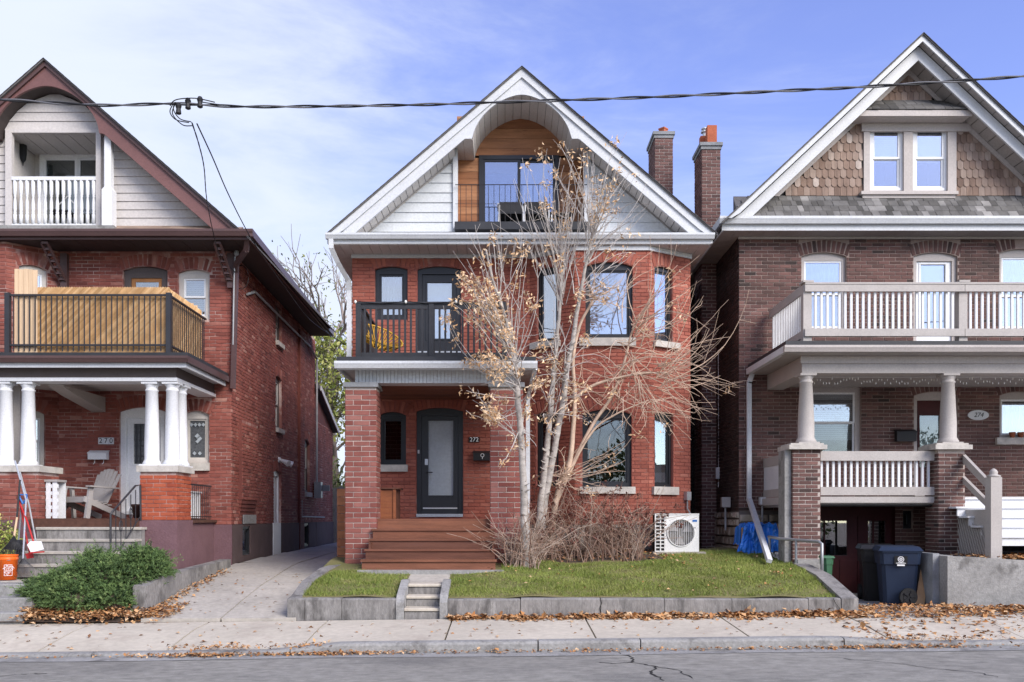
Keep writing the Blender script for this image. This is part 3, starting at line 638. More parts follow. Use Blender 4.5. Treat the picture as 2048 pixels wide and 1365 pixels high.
def rake(H, name, m, xc, ztop, s, hw, o0, o1, y0, y1, zmin=None):
    for sg in (-1, 1):
        n = 24; xs = [xc + sg * hw * i / n for i in range(n + 1)]
        tops = [ztop - s * abs(x - xc) - o0 for x in xs]; bots = [ztop - s * abs(x - xc) - o1 for x in xs]
        if zmin is not None: tops = [max(t, zmin) for t in tops]; bots = [max(t, zmin) for t in bots]
        H.part(name, MB().strip(xs, tops, bots, y0, y1), m)
def siding(H, x0, x1, z0, pitch, y, topf, m, par=None, n=40, name='siding_board', zmax=99):
    z = z0
    while z < zmax:
        # extent of the board between x0..x1 where the roof line leaves room
        xs = [lerp(x0, x1, i / 200) for i in range(201)]; ok = [x for x in xs if topf(x) > z + .01]
        if not ok: break
        a, b = ok[0], ok[-1]; zt = min(z + pitch - .004, zmax)
        ok2 = [x for x in xs if topf(x) > zt]
        a2, b2 = (ok2[0], ok2[-1]) if ok2 else ((a + b) / 2 - .005, (a + b) / 2 + .005)
        m_ = MB(); m_.add([(a, y - .022, z), (b, y - .022, z), (b, y + .02, z), (a, y + .02, z), (a2, y - .004, zt), (b2, y - .004, zt), (b2, y + .02, zt), (a2, y + .02, zt)], [(0, 3, 2, 1), (4, 5, 6, 7), (0, 1, 5, 4), (1, 2, 6, 5), (2, 3, 7, 6), (3, 0, 4, 7)])
        m_.t = [R.random()] * 6
        if b - a > .04: H.part(name, m_, m, par)
        z += pitch
def box_t(x0, x1, y0, y1, z0, z1, t=None):
    m = MB().box(x0, x1, y0, y1, z0, z1); m.t = [R.random() if t is None else t] * 6; return m
def downspout(H, pts, m, w=.075, name='downspout', par=None):
    b = MB()
    for p, q in zip(pts, pts[1:]):
        d_ = (Vector(q) - Vector(p)).normalized() * .01
        b.beam(Vector(p) - d_, Vector(q) + d_, w, w * .8, up=(0, 1, 0) if abs(d_.z) > .002 else (0, 0, 1))
    return H.part(name, b, m, par)

# ---------------------------------------------------------------- middle house (272)
C = House('brick_house', (.3, 17, .7), 'red painted brick house with white gable hood and black windows, numbered 272')
F0 = Fr(0, 17, 0); XL, XR = PX(705, 17), PX(1380, 17); xa = PX(1060, 17); xb, xc_ = PX(1150, 16.46), PX(1297, 16.46)
ZT = 6.5; RB, RM = 'painted_red_brick', 'painted_red_mortar'
occ = ((690, 760, 760, 1140), (980, 1047, 760, 1140), (1000, 1290, 960, 1130), (705, 1015, 600, 770))
W = Wall(C, F0, XL, xa, .6, ZT, RB, RM, occ=occ)
W.window(750, 815, 533, 640, 6, back='curtain_white', pane='pane_sky', fw=.08)
dr, _ = W.door(835, 922, 533, 706, 6, lite=(854, 903, 563, 676), pane='pane_sky', back='curtain_white')
W.window(758, 812, 824, 930, 7, back=None, pane='pane_clear', fw=.07, sill=(756, 816, 930, 944))
fd, (A, B, Z0, Z1, e1) = W.door(833, 926, 816, 1031, 7, lite=(856, 906, 841, 991))
F = F0; C.part('lock_keypad', MB().fbox(F0, A + .07, A + .13, e1, e1 + .03, PZ(930, 17), PZ(918, 17)), 'galvanised', fd)
C.part('handle', MB().tube([F0.p(A + .1, e1 + .0, 2.36), F0.p(A + .1, e1 + .05, 2.36), F0.p(A + .22, e1 + .055, 2.355)], .011, 6), 'black_frame', fd)
C.part('kick_sweep', MB().fbox(F0, A + .03, B - .03, e1, e1 + .012, PZ(1018, 17), PZ(1015.5, 17)), 'white_alu', fd)
C.part('door_bell', MB().fbox(F0, F0.u(835), F0.u(838.5), -.05, -.035, PZ(907, 17), PZ(900, 17)), 'white_plastic', fd)
W.finish()
Fl = Fr(xa, 17, math.degrees(math.atan2(-.54, xb - xa))); Ff = Fr(0, 16.46, 0); Frt = Fr(xc_, 16.46, math.degrees(math.atan2(.54, XR - xc_)))
ll, lr = math.hypot(xb - xa, .54), math.hypot(XR - xc_, .54); zf = PZ(1050, 16.46)
for F, a, b, wins in ((Fl, 0, ll, [(1074, 1115, 535, 684, 4, (1063, 1122, 684, 697)), (1072, 1117, 824, 973, 5, None)]),
                      (Ff, xb, xc_, [(1171, 1265, 524, 677, 9, (1158, 1271, 680, 693)), (1165, 1263, 819, 974, 10, (1159, 1270, 975, 988))]),
                      (Frt, 0, lr, [(1309, 1345, 534, 684, 4, (1306, 1356, 684, 697)), (1309, 1346, 824, 974, 5, (1303, 1353, 976, 990))])):
    Wb = Wall(C, F, a, b, zf, ZT, RB, RM, name='bay_wall', occ=occ)
    for i, q in enumerate(wins):
        if i == 0: Wb.window(*q[:5], back='curtain_white', pane='pane_sky', fw=.06 if F is Ff else .045, sill=q[5])
        else: Wb.window(*q[:5], back='curtain_grey' if F is not Ff else None, pane='pane_mid' if F is not Ff else 'pane_clear', fw=.07 if F is Ff else .05, sill=q[5], deep=1.4)
    Wb.finish()
    fw_ = Wall(C, F, a, b, .55, zf, RB, 'foundation', name='foundation', rec=.2)
    if F is Ff: fw_.window(1170, 1262, 1055, 1116, 0, fm='black_frame', pane='pane_clear', back=None, arch=False, mull=.5)
    n0 = len(C.br); fw_.b = RB; wl = fw_.finish(); del C.br[n0:]
    L_ = b - a; n = max(1, round(L_ / .5))
    for r_ in range(2):                                   # dressed stone blocks
        x = a
        while x < b - .02:
            w_ = min(b - x, .36 * R.uniform(.8, 1.4)); z0_, z1_ = .55 + r_ * (zf - .55) / 2, .55 + (r_ + 1) * (zf - .55) / 2
            mid = x + w_ / 2
            if not (F is Ff and F.u(1168) - w_ * .5 < mid < F.u(1264) + w_ * .5 ): C.part('stone', MB().fbox(F, x + .006, x + w_ - .006, 0, .014 + R.uniform(0, .012), z0_ + .006, z1_ - .006), 'foundation', wl)
            x += w_
    C.part('frieze_trim', MB().fbox(F, a - (.012 if F is not Ff else -.001), b + (.012 if F is not Ff else -.001), .004, .04, ZT - .085, ZT - .003), 'white_alu')
C.part('frieze_trim', MB().fbox(F0, XL - .02, xa, .004, .035, ZT - .07, ZT - .003), 'white_alu')
for ox, ang, a, b in ((XL, -90, -9.5, 0), (XR, 90, 0, 9.5)):
    Wall(C, Fr(ox, 17, ang), a, b, .6, ZT, RB, RM, name='side_wall').finish()
C.part('rear_wall', MB().box(XL, XR, 26.48, 26.52, .6, ZT), RM)
# piers and porch
def pier(H, x0, x1, y0, y1, z0, z1, brick, mortar, BL, BH, J, name='pier', proud=.01):
    for F, a, b in ((Fr(0, y0, 0), x0, x1), (Fr(x1, y0, 90), 0, y1 - y0), (Fr(x0, y0, -90), -(y1 - y0), 0), (Fr(0, y1, 180), -x1, -x0)):
        q = Wall(H, F, a, b, z0, z1, brick, mortar, BL, BH, J, proud, name=name); q.finish()
for a, b in ((691, 752), (981, 1045)):
    x0, x1 = PX(a, 14.9), PX(b, 14.9); pier(C, x0, x1, 14.9, 15.38, .55, 3.67, 'pier_brick', 'pier_mortar', .264, .0755, .010)
    C.part('pier_cap', MB().box(x0 - .035, x1 + .035, 14.85, 15.43, 3.672, 3.748), 'grey_stone')
px0, px1 = PX(710, 14.95), PX(1040, 14.95)
C.part('porch_beam', MB().box(px0 + .01, px1 - .01, 14.985, 15.3, 3.75, 4.0), 'white_alu')
n = 46; w_ = (px1 - px0) / n
bm = MB().box(0, w_ - .008, -.018, 0, 3.752, 3.985).mesh('fascia_board', M['white_siding'])
pf = C.part('porch_fascia', MB().box(px0, px1, 14.982, 14.985, 3.751, 3.99), 'soffit_grey')
for i in range(n): link('fascia_board', bm, pf, at(px0 + i * w_, 14.982, 0))
C.part('porch_side_beam', MB().box(px0 + .005, px0 + .14, 15.3, 17, 3.75, 3.99), 'white_alu'); C.part('porch_side_beam', MB().box(px1 - .14, px1 - .005, 15.3, 17, 3.75, 3.99), 'white_alu')
gx0, gx1 = PX(668, 14.6), PX(1075, 14.6)
C.part('porch_roof', MB().box(gx0 + .02, gx1 - .02, 14.72, 16.99, 4.03, 4.15), 'charcoal_paint')
gutter(C, gx0, gx1, 14.6, 4.06, 'white_alu', .115); C.part('porch_roof_fascia', MB().box(gx0 + .03, gx1 - .03, 14.70, 14.725, 3.93, 4.06), 'white_alu')
soffit_x(C, gx0 + .03, gx1 - .03, 14.725, 14.98, 3.99, .18, 'soffit_grey')
for xe in (gx0 + .02, gx1 - .05):
    C.part('porch_side_gutter', MB().box(xe, xe + .03, 14.73, 17, 3.94, 4.07), 'white_alu')
C.part('porch_side_soffit', MB().box(gx0 + .05, px0, 14.98, 17, 3.992, 4.01), 'soffit_grey'); C.part('porch_side_soffit', MB().box(px1, gx1 - .05, 14.98, 17, 3.992, 4.01), 'soffit_grey')
y = 15.3
while y < 16.95: C.part('ceiling_board', box_t(px0 + .14, px1 - .14, y, min(16.99, y + .083), 3.735 + R.uniform(0, .004), 3.76), 'deck_board'); y += .088
downspout(C, [(.50, 14.75, 3.95), (.46, 14.95, 3.8), (.40, 15.6, 3.6), (.40, 15.6, .8)], 'white_alu', .07)
# porch deck and timber steps
y = 15.05
while y < 16.97: C.part('deck_board', box_t(-2.55, .3, y, min(16.99, y + .132), 1.442, 1.472), 'deck_board'); y += .137
C.part('deck_skirt', MB().box(-2.5, -.25, 15.08, 15.1, .6, 1.44), 'deck_board', None)
C.part('deck_skirt', MB().box(-2.52, -2.5, 15.1, 17, .6, 1.44), 'deck_board', None)
rz = (1.472 - .665) / 5
x0, x1 = PX(755, 15.05), PX(981, 15.05)
for o_ in [C.part('riser', box_t(x0, x1, 15.04, 15.06, 1.472 - rz, 1.44, .9), 'deck_board')]: pass
for i in range(1, 5):
    zt = 1.472 - rz * i; yb = 15.05 - .225 * (i - 1); yf = yb - .225; a, b = (-2.17 - .025 * i, -.20 + .012 * i)
    C.part('tread', box_t(a - .02, b + .02, yf - .025, yb - .015, zt - .034, zt), 'deck_board')
    C.part('riser', box_t(a, b, yf, yf + .02, zt - rz - .0, zt - .035), 'deck_board')
C.part('stringer', MB().box(-2.2, -2.17, 14.4, 15.0, .62, 1.1), 'deck_board'); C.part('stringer', MB().box(-.21, -.18, 14.4, 15.0, .62, 1.1), 'deck_board')
C.part('step_base', MB().box(-2.32, -.02, 14.0, 14.5, .5, .668), 'old_concrete')
# first-floor balcony railing
RY = 15.0; rl = MB(); a, b = PX(712, RY), PX(1014, RY); zt, zb = PZ(605, RY), PZ(706, RY)
rail = C.part('railing', rl.box(a, b, RY - .045, RY + .045, zt - .03, zt).box(a, b, RY - .02, RY + .02, zt - .115, zt - .031).box(a, b, RY - .02, RY + .02, PZ(717, RY), zb), 'charcoal_paint')
for px in (712, 858, 1004): x = PX(px, RY); C.part('post', MB().box(x, x + .085, RY - .042, RY + .042, 4.13, zt - .032), 'charcoal_paint', rail)
bal = MB().box(-.017, .017, RY - .017, RY + .017, zb - .001, zt - .1).mesh('baluster', M['charcoal_paint']); x = a + .15
while x < b - .05: link('baluster', bal, rail, at(x, 0, 0)); x += .0965
sr = C.part('side_railing', MB().box(a, a + .09, RY + .05, 16.95, zt - .03, zt).box(a + .02, a + .06, RY + .05, 16.95, PZ(717, RY), zb), 'charcoal_paint')
for i in range(18): link('baluster', MB().box(a + .025, a + .055, 15.14 + i * .1, 15.17 + i * .1, zb, zt - .03).mesh('baluster', M['charcoal_paint']), sr)
lit = MB(); P = [(lerp(a, b * .65, i / 24), RY - .05, zt + .015 - .045 * math.sin(math.pi * ((i % 8) / 8))) for i in range(25)]
lc = lit.tube(P, .004, 4).build('string_lights', M['cable'], None, label='string of small bulbs along the black balcony rail', cat='string lights')
for i in (0, 8, 16, 23): MB().lathe(P[i][0], P[i][1] - .005, [(.008, P[i][2] - .05), (.022, P[i][2] - .03), (.022, P[i][2] - .012), (.01, P[i][2] + .006)], 8).build('bulb', M['bulb'], lc, True)
# eaves
e0, e1_ = PX(650, 16.25), PX(1430, 16.25)
gutter(C, e0, e1_, 16.25, 6.685, 'white_alu', .10); C.part('eave_fascia', MB().box(e0 + .06, e1_ - .06, 16.352, 16.37, 6.512, 6.66), 'white_alu')
soffit_x(C, e0 + .06, e1_ - .06, 16.372, 17.0, ZT, .18, 'soffit_grey')
for x0, x1 in ((e0 + .06, XL), (XR, e1_ - .06)):
    n = 50; me = MB().box(x0, x1, 0, .172, ZT + .002, ZT + .012).mesh('soffit_panel', M['soffit_grey']); bk = C.part('soffit', MB().box(x0, x1, 17.0, 26.5, ZT + .014, ZT + .05), 'interior_dark')
    for i in range(n): link('soffit_panel', me, bk, at(0, 17.0 + i * .18, 0))
for x0 in (e0 + .02, e1_ - .06): C.part('side_gutter', MB().box(x0, x0 + .04, 16.36, 26.5, 6.52, 6.685), 'white_alu')
downspout(C, [(e0 + .1, 16.32, 6.6), (e0 + .1, 16.32, 6.42), (e0 + .18, 16.5, 6.22), (-2.97, 16.85, 5.98), (-2.955, 16.93, 5.80), (-2.955, 16.93, 4.16)], 'white_alu', .085)
# gable
gxc, gzt, gs, ghw = .31, 9.76, .857, 3.56
roof_gable(C, gxc, gzt, gs, ghw + .03, 16.34, 26.6)
rake(C, 'rake_fascia', 'white_alu', gxc, gzt, gs, ghw, .03, .185, 16.37, 16.42, 6.685)
xs = [gxc + ghw * (i / 120 - 1) for i in range(241)]; tops = []; bots = []
def hood(x):
    t = abs(x - gxc)
    if t < .905: return 8.46 + .81 * max(0, 1 - (t / .905) ** 1.7) ** (1 / 1.7)
    return 8.46 if t < 1.3 else 0
for x in xs:
    r_ = gzt - gs * abs(x - gxc); tp = max(6.685, r_ - .187); rb = max(6.685, r_ - .40)
    h_ = hood(x); bt = rb if abs(x - gxc) > 1.3 else min(h_, tp)
    if abs(x - gxc) >= .905: bt = min(rb, max(8.46, rb) if False else (8.46 if rb > 8.46 else rb))
    tops.append(tp); bots.append(bt)
C.part('hood_bargeboard', MB().strip(xs, tops, bots, 16.405, 16.45), 'white_alu')
for sg in (-1, 1):                                        # rake soffit
    n = 20; me_ = []
    for i in range(n):
        x0, x1 = gxc + sg * (1.25 + (ghw - 1.3) * i / n), gxc + sg * (1.25 + (ghw - 1.3) * (i + 1) / n - .008); z0_, z1_ = gzt - gs * abs(x0 - gxc) - .36, gzt - gs * abs(x1 - gxc) - .36
        if z1_ > 6.68: C.part('rake_soffit_panel', MB().quad((x0, 16.45, z0_), (x1, 16.45, z1_), (x1, 16.92, z1_), (x0, 16.92, z0_)), 'soffit_grey')
n = 18; ts = [math.cos(math.pi * i / n) for i in range(n + 1)]
barrel = C.part('hood_soffit', MB().box(gxc - .1, gxc + .1, 16.6, 17.3, 9.31, 9.33), 'interior_dark')
for t0, t1 in zip(ts, ts[1:]):
    xa_, xb_ = gxc + t0 * .905, gxc + t1 * .905; za, zb = hood(xa_), hood(xb_)
    if abs(t0) > .999: za = 8.46
    if abs(t1) > .999: zb = 8.46
    dx, dzz = xb_ - xa_, zb - za; l = math.hypot(dx, dzz); q = .004 / l
    m = MB(); m.hexa([(xa_ + dx * q, 16.45, za + dzz * q), (xb_ - dx * q, 16.45, zb - dzz * q), (xb_ - dx * q, 17.4, zb - dzz * q), (xa_ + dx * q, 17.4, za + dzz * q)] + [(xa_ + dx * q, 16.45, za + dzz * q + .012), (xb_ - dx * q, 16.45, zb - dzz * q + .012), (xb_ - dx * q, 17.4, zb - dzz * q + .012), (xa_ + dx * q, 17.4, za + dzz * q + .012)])
    m.build('soffit_panel', M['soffit_grey'], barrel)
for sg in (-1, 1):
    for i in range(2): xa_, xb_ = gxc + sg * (.908 + i * .18), gxc + sg * (.908 + i * .18 + .174); C.part('soffit_panel', MB().box(min(xa_, xb_), max(xa_, xb_), 16.45, 17.4, 8.46, 8.475), 'soffit_grey', barrel)
xl, xr = PX(911, 16.9), PX(1173, 16.9)
tf = lambda x: gzt - gs * abs(x - gxc) - .40
C.part('gable_sheathing', MB().prism([(-3.2, 16.95, 6.6), (xl, 16.95, 6.6), (xl, 16.95, tf(xl) + .1), (-3.2, 16.95, 6.62)], (0, .03, 0)), 'soffit_grey'); C.part('gable_sheathing', MB().prism([(xr, 16.95, 6.6), (3.8, 16.95, 6.6), (3.8, 16.95, 6.62), (xr, 16.95, tf(xr) + .1)], (0, .03, 0)), 'soffit_grey')
siding(C, -3.2, xl, 6.72, .186, 16.92, tf, 'white_siding'); siding(C, xr, 3.8, 6.72, .186, 16.92, tf, 'white_siding')
for x in (xl, xr): C.part('corner_post', MB().box(x - .045, x + .045, 16.855, 16.95, 6.95, 8.459), 'white_alu')
C.part('gable_skirt', MB().prism([(e0 + .1, 16.35, 6.665), (e0 + .1, 16.93, 6.74), (e0 + .1, 16.93, 6.66)], (e1_ - e0 - .2, 0, 0)), 'white_alu')
C.part('balcony_floor', MB().box(xl, xr, 16.6, 17.6, 6.86, 7.0), 'charcoal_paint')
for x in (xl, xr): C.part('recess_side', MB().box(x - .02, x + .02, 16.951, 17.42, 7.0, 8.46), 'cedar_board')
FW = Fr(0, 17.4, 0); da, db, dzt = FW.u(958), FW.u(1118), FW.z(312)
z = 7.0
while z < 9.28:
    z2 = min(z + (.137 if z < 8.4 else .19), 9.32)
    if z2 <= dzt + .02:
        for a, b in ((xl, da), (db, xr)): C.part('cedar_board', box_t(a, b, 17.4, 17.43, z + .003, z2 - .003), 'cedar_board')
    else: C.part('cedar_board', box_t(xl, xr, 17.4, 17.43, max(z, dzt) + .003, z2 - .003), 'cedar_board')
    z = z2
sl = C.part('sliding_door', ring(MB(), FW, da, db, 7.0, dzt, -.08, .03, .075), 'black_frame')
mid = (da + db) / 2
for a, b, k in ((da + .06, mid + .03, -.02), (mid - .03, db - .06, -.06)):
    C.part('door_leaf', ring(MB(), FW, a, b, 7.06, dzt - .06, k, k + .035, .06), 'black_frame', sl); C.part('pane', MB().fbox(FW, a + .05, b - .05, k + .012, k + .018, 7.11, dzt - .11), 'pane_mid', sl)
C.part('interior', MB().box(da, db, 18.3, 18.32, 7, dzt).box(da - .02, da, 17.5, 18.3, 7, dzt).box(db, db + .02, 17.5, 18.3, 7, dzt), 'interior_dark', sl)
C.part('curtain', MB().fbox(FW, mid + .02, db - .2, -.2, -.19, 7.05, dzt - .1), 'curtain_grey', sl)
C.part('tympanum_back', MB().box(-.75, 1.37, 17.44, 17.46, dzt, 9.25), 'interior_dark')
wr = C.part('balcony_rail', MB().tube([(xl, 16.8, PZ(370, 16.8)), (xr, 16.8, PZ(370, 16.8))], .009, 5).tube([(xl, 16.8, 7.06), (xr, 16.8, 7.06)], .007, 5), 'dark_metal')
me = MB().tube([(0, 0, 7.02), (0, 0, PZ(370, 16.8))], .005, 4).mesh('rod', M['dark_metal']); x = xl + .1
while x < xr: link('rod', me, wr, at(x, 16.8, 0)); x += .105
C.part('wire', MB().tube([(xl, 16.8, 7.4), (xr, 16.8, 7.4)], .004, 4), 'dark_metal', wr)
def chimney(H, x0, x1, y0, y1, z0, z1, BL=.2):
    pier(H, x0, x1, y0, y1, z0, z1, 'chimney_brick', 'chimney_mortar', BL, .06, .012, name='chimney')
    H.part('chimney_cap', MB().box(x0 - .05, x1 + .05, y0 - .05, y1 + .05, z1 - .03, z1 + .04).box(x0 - .025, x1 + .025, y0 - .025, y1 + .025, z1 - .10, z1 - .031), 'grey_stone')
chimney(C, PX(1310, 20), PX(1345, 20), 20, 20.85, 5, PZ(268, 20))
C.part('chimney_flue', MB().lathe(3.6, 20.3, [(.1, 10.05), (.1, 10.3), (.115, 10.31), (.115, 10.34), (.08, 10.34)], 4), 'clay_flue'); C.part('chimney_pipe', MB().lathe(3.44, 20.5, [(.05, 10.05), (.05, 10.22), (.07, 10.22), (.07, 10.25)], 10), 'dark_metal')
C.finish()
# ---------------------------------------------------------------- left house (270)
Hl = House('porch_house', (-7, 17, .6), 'dark red brick house with brown eaves and bamboo-screened balcony, numbered 270')
OB, OM = 'old_red_brick', 'old_red_mortar'; ZL = 6.60
XC = PX(462, 17); bx0, bx1 = PX(12, 16.4), PX(118, 17)
occ = ((0, 345, 570, 770), (0, 80, 750, 1140), (280, 380, 750, 1140), (300, 460, 690, 770), (80, 230, 950, 1050))
W = Wall(Hl, F0, bx1, XC, .6, ZL, OB, OM, occ=occ)
wd = W.window(246, 335, 533, 690, 8, fm='beam_brown', pane='pane_mid', fw=.13, sm='orange_wood', sw=.07, back=None)
W.window(356, 419, 539, 640, 7, fm='cream_frame', pane='pane_mid', fw=.09, split=.5, sm='white_frame', back='blind:1')
ld, (A, B, Z0, Z1, e1) = W.door(239, 331, 815, 1026, 9, fm='white_frame', dm='white_frame', lite=(264, 307, 847, 928), pane='leaded_glass', fw=.11)
for q in ((256, 282, 945, 1010), (288, 315, 945, 1010)): Hl.part('panel', MB().fbox(F0, F0.u(q[0]), F0.u(q[1]), e1, e1 + .014, PZ(q[3], 17), PZ(q[2], 17)), 'white_frame', ld)
def leading(par, F, a, b, c, d_, dd, diamonds):
    m = MB(); t = .005; u0, u1 = F.u(a), F.u(b); z1, z0 = F.z(c, (u0 + u1) / 2), F.z(d_, (u0 + u1) / 2)
    if not diamonds:
        for f in (.12, .3, .7, .88): m.fbox(F, lerp(u0, u1, f) - t, lerp(u0, u1, f) + t, dd, dd + .008, z0, z1)
        for f in (.08, .2, .45, .6, .8, .92): m.fbox(F, u0, u1, dd, dd + .007, lerp(z0, z1, f) - t, lerp(z0, z1, f) + t)
        Hl.part('leading', m, 'dark_metal', par); return
    for cx, cz, s_ in ((.2, .84, .05), (.4, .84, .05), (.6, .84, .05), (.8, .84, .05), (.5, .56, .07), (.6, .5, .07), (.5, .43, .05), (.35, .14, .05), (.62, .14, .05)):
        x, z = lerp(u0, u1, cx), lerp(z0, z1, cz); s_ *= .75
        m.prism([F.p(x - s_, dd, z), F.p(x, dd, z - s_), F.p(x + s_, dd, z), F.p(x, dd, z + s_)], (F.N[0] * .008, F.N[1] * .008, 0))
    Hl.part('bevel_diamond', m, 'frosted_glass', par)
leading(ld, F0, 264, 307, 847, 928, -.10, False)
lwn = W.window(366, 418, 822, 926, 8, fm='cream_frame', pane='leaded_glass', fw=.07, sm='cream_frame', back=None, sill=(372, 420, 928, 942)); leading(lwn, F0, 372, 412, 836, 918, -.085, True)
W.finish()
Fc = Fr(bx0, 16.4, math.degrees(math.atan2(.6, bx1 - bx0))); lc_ = math.hypot(bx1 - bx0, .6)
W = Wall(Hl, Fc, 0, lc_, .6, ZL, OB, OM, name='bay_wall', occ=occ)
W.window(38, 94, 531, 660, 6, fm='cream_frame', pane='pane_sky', fw=.07, split=.5, sm='white_frame', back='curtain_white')
W.window(52, 90, 822, 935, 6, fm='cream_frame', pane='pane_mid', fw=.07, split=.5, sm='white_frame', back='curtain_grey'); W.finish()
Wall(Hl, Fr(0, 16.4, 0), -11.6, bx0, .6, ZL, OB, OM, name='bay_wall').finish()
AS = 91.5; Fs = Fr(XC, 17, AS); us = Fs.u(630)
W = Wall(Hl, Fs, 0, us, 1.36, ZL, OB, OM, name='side_wall', occ=())
for q in ((551, 563, 611, 686, 5), (551, 563, 753, 858, 6), (608, 619, 879, 985, 8)):
    W.window(*q, fm='beam_brown', pane='pane_mid', fw=.06, split=.5, sm='cream_frame', back='curtain_grey', sill=(q[0] - .3, q[1] + .7, q[3], q[3] + 9))
sdoor, _ = W.door(547, 562, 942, 1052, 5, fm='white_frame', dm='white_frame', fw=.06, sill=False)
W.finish()
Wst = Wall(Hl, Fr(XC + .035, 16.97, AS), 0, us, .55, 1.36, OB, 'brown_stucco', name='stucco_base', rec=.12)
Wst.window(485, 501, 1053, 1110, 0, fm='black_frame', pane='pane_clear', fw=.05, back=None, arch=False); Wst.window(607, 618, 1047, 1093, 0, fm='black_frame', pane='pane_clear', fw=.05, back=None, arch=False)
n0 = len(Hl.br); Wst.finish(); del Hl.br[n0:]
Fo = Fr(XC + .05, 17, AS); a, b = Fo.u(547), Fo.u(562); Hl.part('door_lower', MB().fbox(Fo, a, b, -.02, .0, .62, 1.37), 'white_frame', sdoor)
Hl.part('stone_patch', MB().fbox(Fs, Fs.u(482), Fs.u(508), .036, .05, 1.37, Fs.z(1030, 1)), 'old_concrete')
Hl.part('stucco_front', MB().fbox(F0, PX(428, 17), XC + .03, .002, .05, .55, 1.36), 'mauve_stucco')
# projecting breast with stepped corbel, rear pilaster, lower rear wing
Fb = Fr(Fs.p(0, .07, 0)[0], Fs.p(0, .07, 0)[1], AS); a, b = Fb.u(484), Fb.u(515); zb_, zt_ = Fb.z(1000, a), Fb.z(840, a)
Wall(Hl, Fb, a, b, zb_, zt_, OB, OM, name='breast_wall').finish(); Hl.part('breast', MB().fbox(Fs, a + .001, b - .001, .001, .068, zb_, zt_ - .001), OB)
for i in range(4): Hl.part('corbel', MB().fbox(Fs, a + .02 * i + .003, b - .02 * i, .001, .064 - .016 * i, zb_ - .075 * (i + 1), zb_ - .075 * i - .008), OB)
a = Fs.u(596); Fp = Fr(Fs.p(0, .06, 0)[0], Fs.p(0, .06, 0)[1], AS); Wall(Hl, Fp, a, a + .55, 1.36, 6.4, OB, OM, name='pilaster').finish()
Hl.part('pilaster_core', MB().fbox(Fs, a + .002, a + .548, .001, .058, .6, 6.39), OB)
ur = Fs.u(665); zz0, zz1 = Fs.z(785, us), Fs.z(862, ur)
Wr = Wall(Hl, Fs, us, ur, 1.36, zz1, OB, OM, name='wing_wall'); Wr.finish()
Hl.part('wing_gable', MB().prism([Fs.p(us, -.001, zz1), Fs.p(ur, -.001, zz1), Fs.p(us, -.001, zz0)], (-.2, 0, 0)), OB); Hl.part('wing_base', MB().fbox(Fs, us, ur, .001, .04, .55, 1.36), 'brown_stucco')
Hl.part('wing_roof', MB().prism([Fs.p(us - .1, .15, zz0 + .1), Fs.p(ur + .25, .15, zz1 - .05), Fs.p(ur + .25, .15, zz1 + .05), Fs.p(us - .1, .15, zz0 + .22)], (-5, 0, 0)), 'asphalt_shingle')
Hl.part('wing_fascia', MB().beam(Fs.p(us, .17, zz0 + .12), Fs.p(ur + .25, .17, zz1 - .04), .03, .14), 'beige_siding')
Hl.part('rear_wall', MB().fbox(Fs, us - .02, us, -5, -.01, .6, ZL), OM)
cp = Hl.part('conduit', MB().tube([Fs.p(1.0, .05, 6.0), Fs.p(1.6, .05, 6.2), Fs.p(us - 1.0, .05, 6.2), Fs.p(us - .15, .08, 6.0), Fs.p(us - .15, .08, 2.4)], .028, 6).tube([Fs.p(us - 2.2, .06, 1.95), Fs.p(us - 2.2, .06, 1.52), Fs.p(us + 1.2, .06, 1.5)], .02, 6), 'cable_grey')
Hl.part('meter_box', MB().fbox(Fs, us - .3, us - .02, .03, .22, 2.05, 2.5).fbox(Fs, us - .02, us + .02, .05, .42, 2.25, 2.42), 'grey_metal', cp)
# eaves
e1x = PX(505, 16.15)
gutter(Hl, -12.2, e1x, 16.15, 6.725, 'brown_alu', .12); Hl.part('eave_fascia', MB().box(-12.2, e1x - .04, 16.255, 16.275, 6.56, 6.71), 'brown_alu')
soffit_x(Hl, -12.1, e1x - .06, 16.277, 17.03, 6.565, .32, 'dark_soffit')
Fe = Fr(e1x, 16.15, AS)
Hl.part('side_gutter', MB().fbox(Fe, .02, 8.9, -.06, .0, 6.59, 6.725), 'brown_alu'); Hl.part('side_fascia', MB().fbox(Fe, .1, 8.9, -.09, -.062, 6.54, 6.7), 'brown_alu')
Hl.part('side_soffit', MB().fbox(Fe, .84, 8.85, -.63, -.095, 6.572, 6.59), 'dark_soffit')
downspout(Hl, [(e1x - .12, 16.3, 6.62), (e1x - .2, 16.45, 6.42), (-5.06, 16.82, 6.28), (-5.10, 16.93, 6.15), (-5.16, 16.93, 3.95)], 'brown_alu', .085)
for px in (112, 449):                                   # ladder-like eave brackets
    x = PX(px, 16.75); m = MB(); 
    for sx in (-.06, .05): m.beam((x + sx, 16.35, 6.52), (x + sx + .06, 16.93, 5.95), .03, .05)
    for i in range(7): t = i / 6.5; m.box(x - .06 + .06 * t, x + .06 + .06 * t, lerp(16.36, 16.92, t) - .03, lerp(16.36, 16.92, t) + .03, lerp(6.53, 5.96, t) - .02, lerp(6.53, 5.96, t) + .02)
    m.box(x + .0, x + .13, 16.90, 16.985, 5.85, 6.5); Hl.part('bracket', m, 'brown_alu')
Hl.part('wall_board', MB().box(PX(122, 16.95), PX(132, 16.95), 16.93, 16.99, 4.2, 6.5), 'brown_alu')
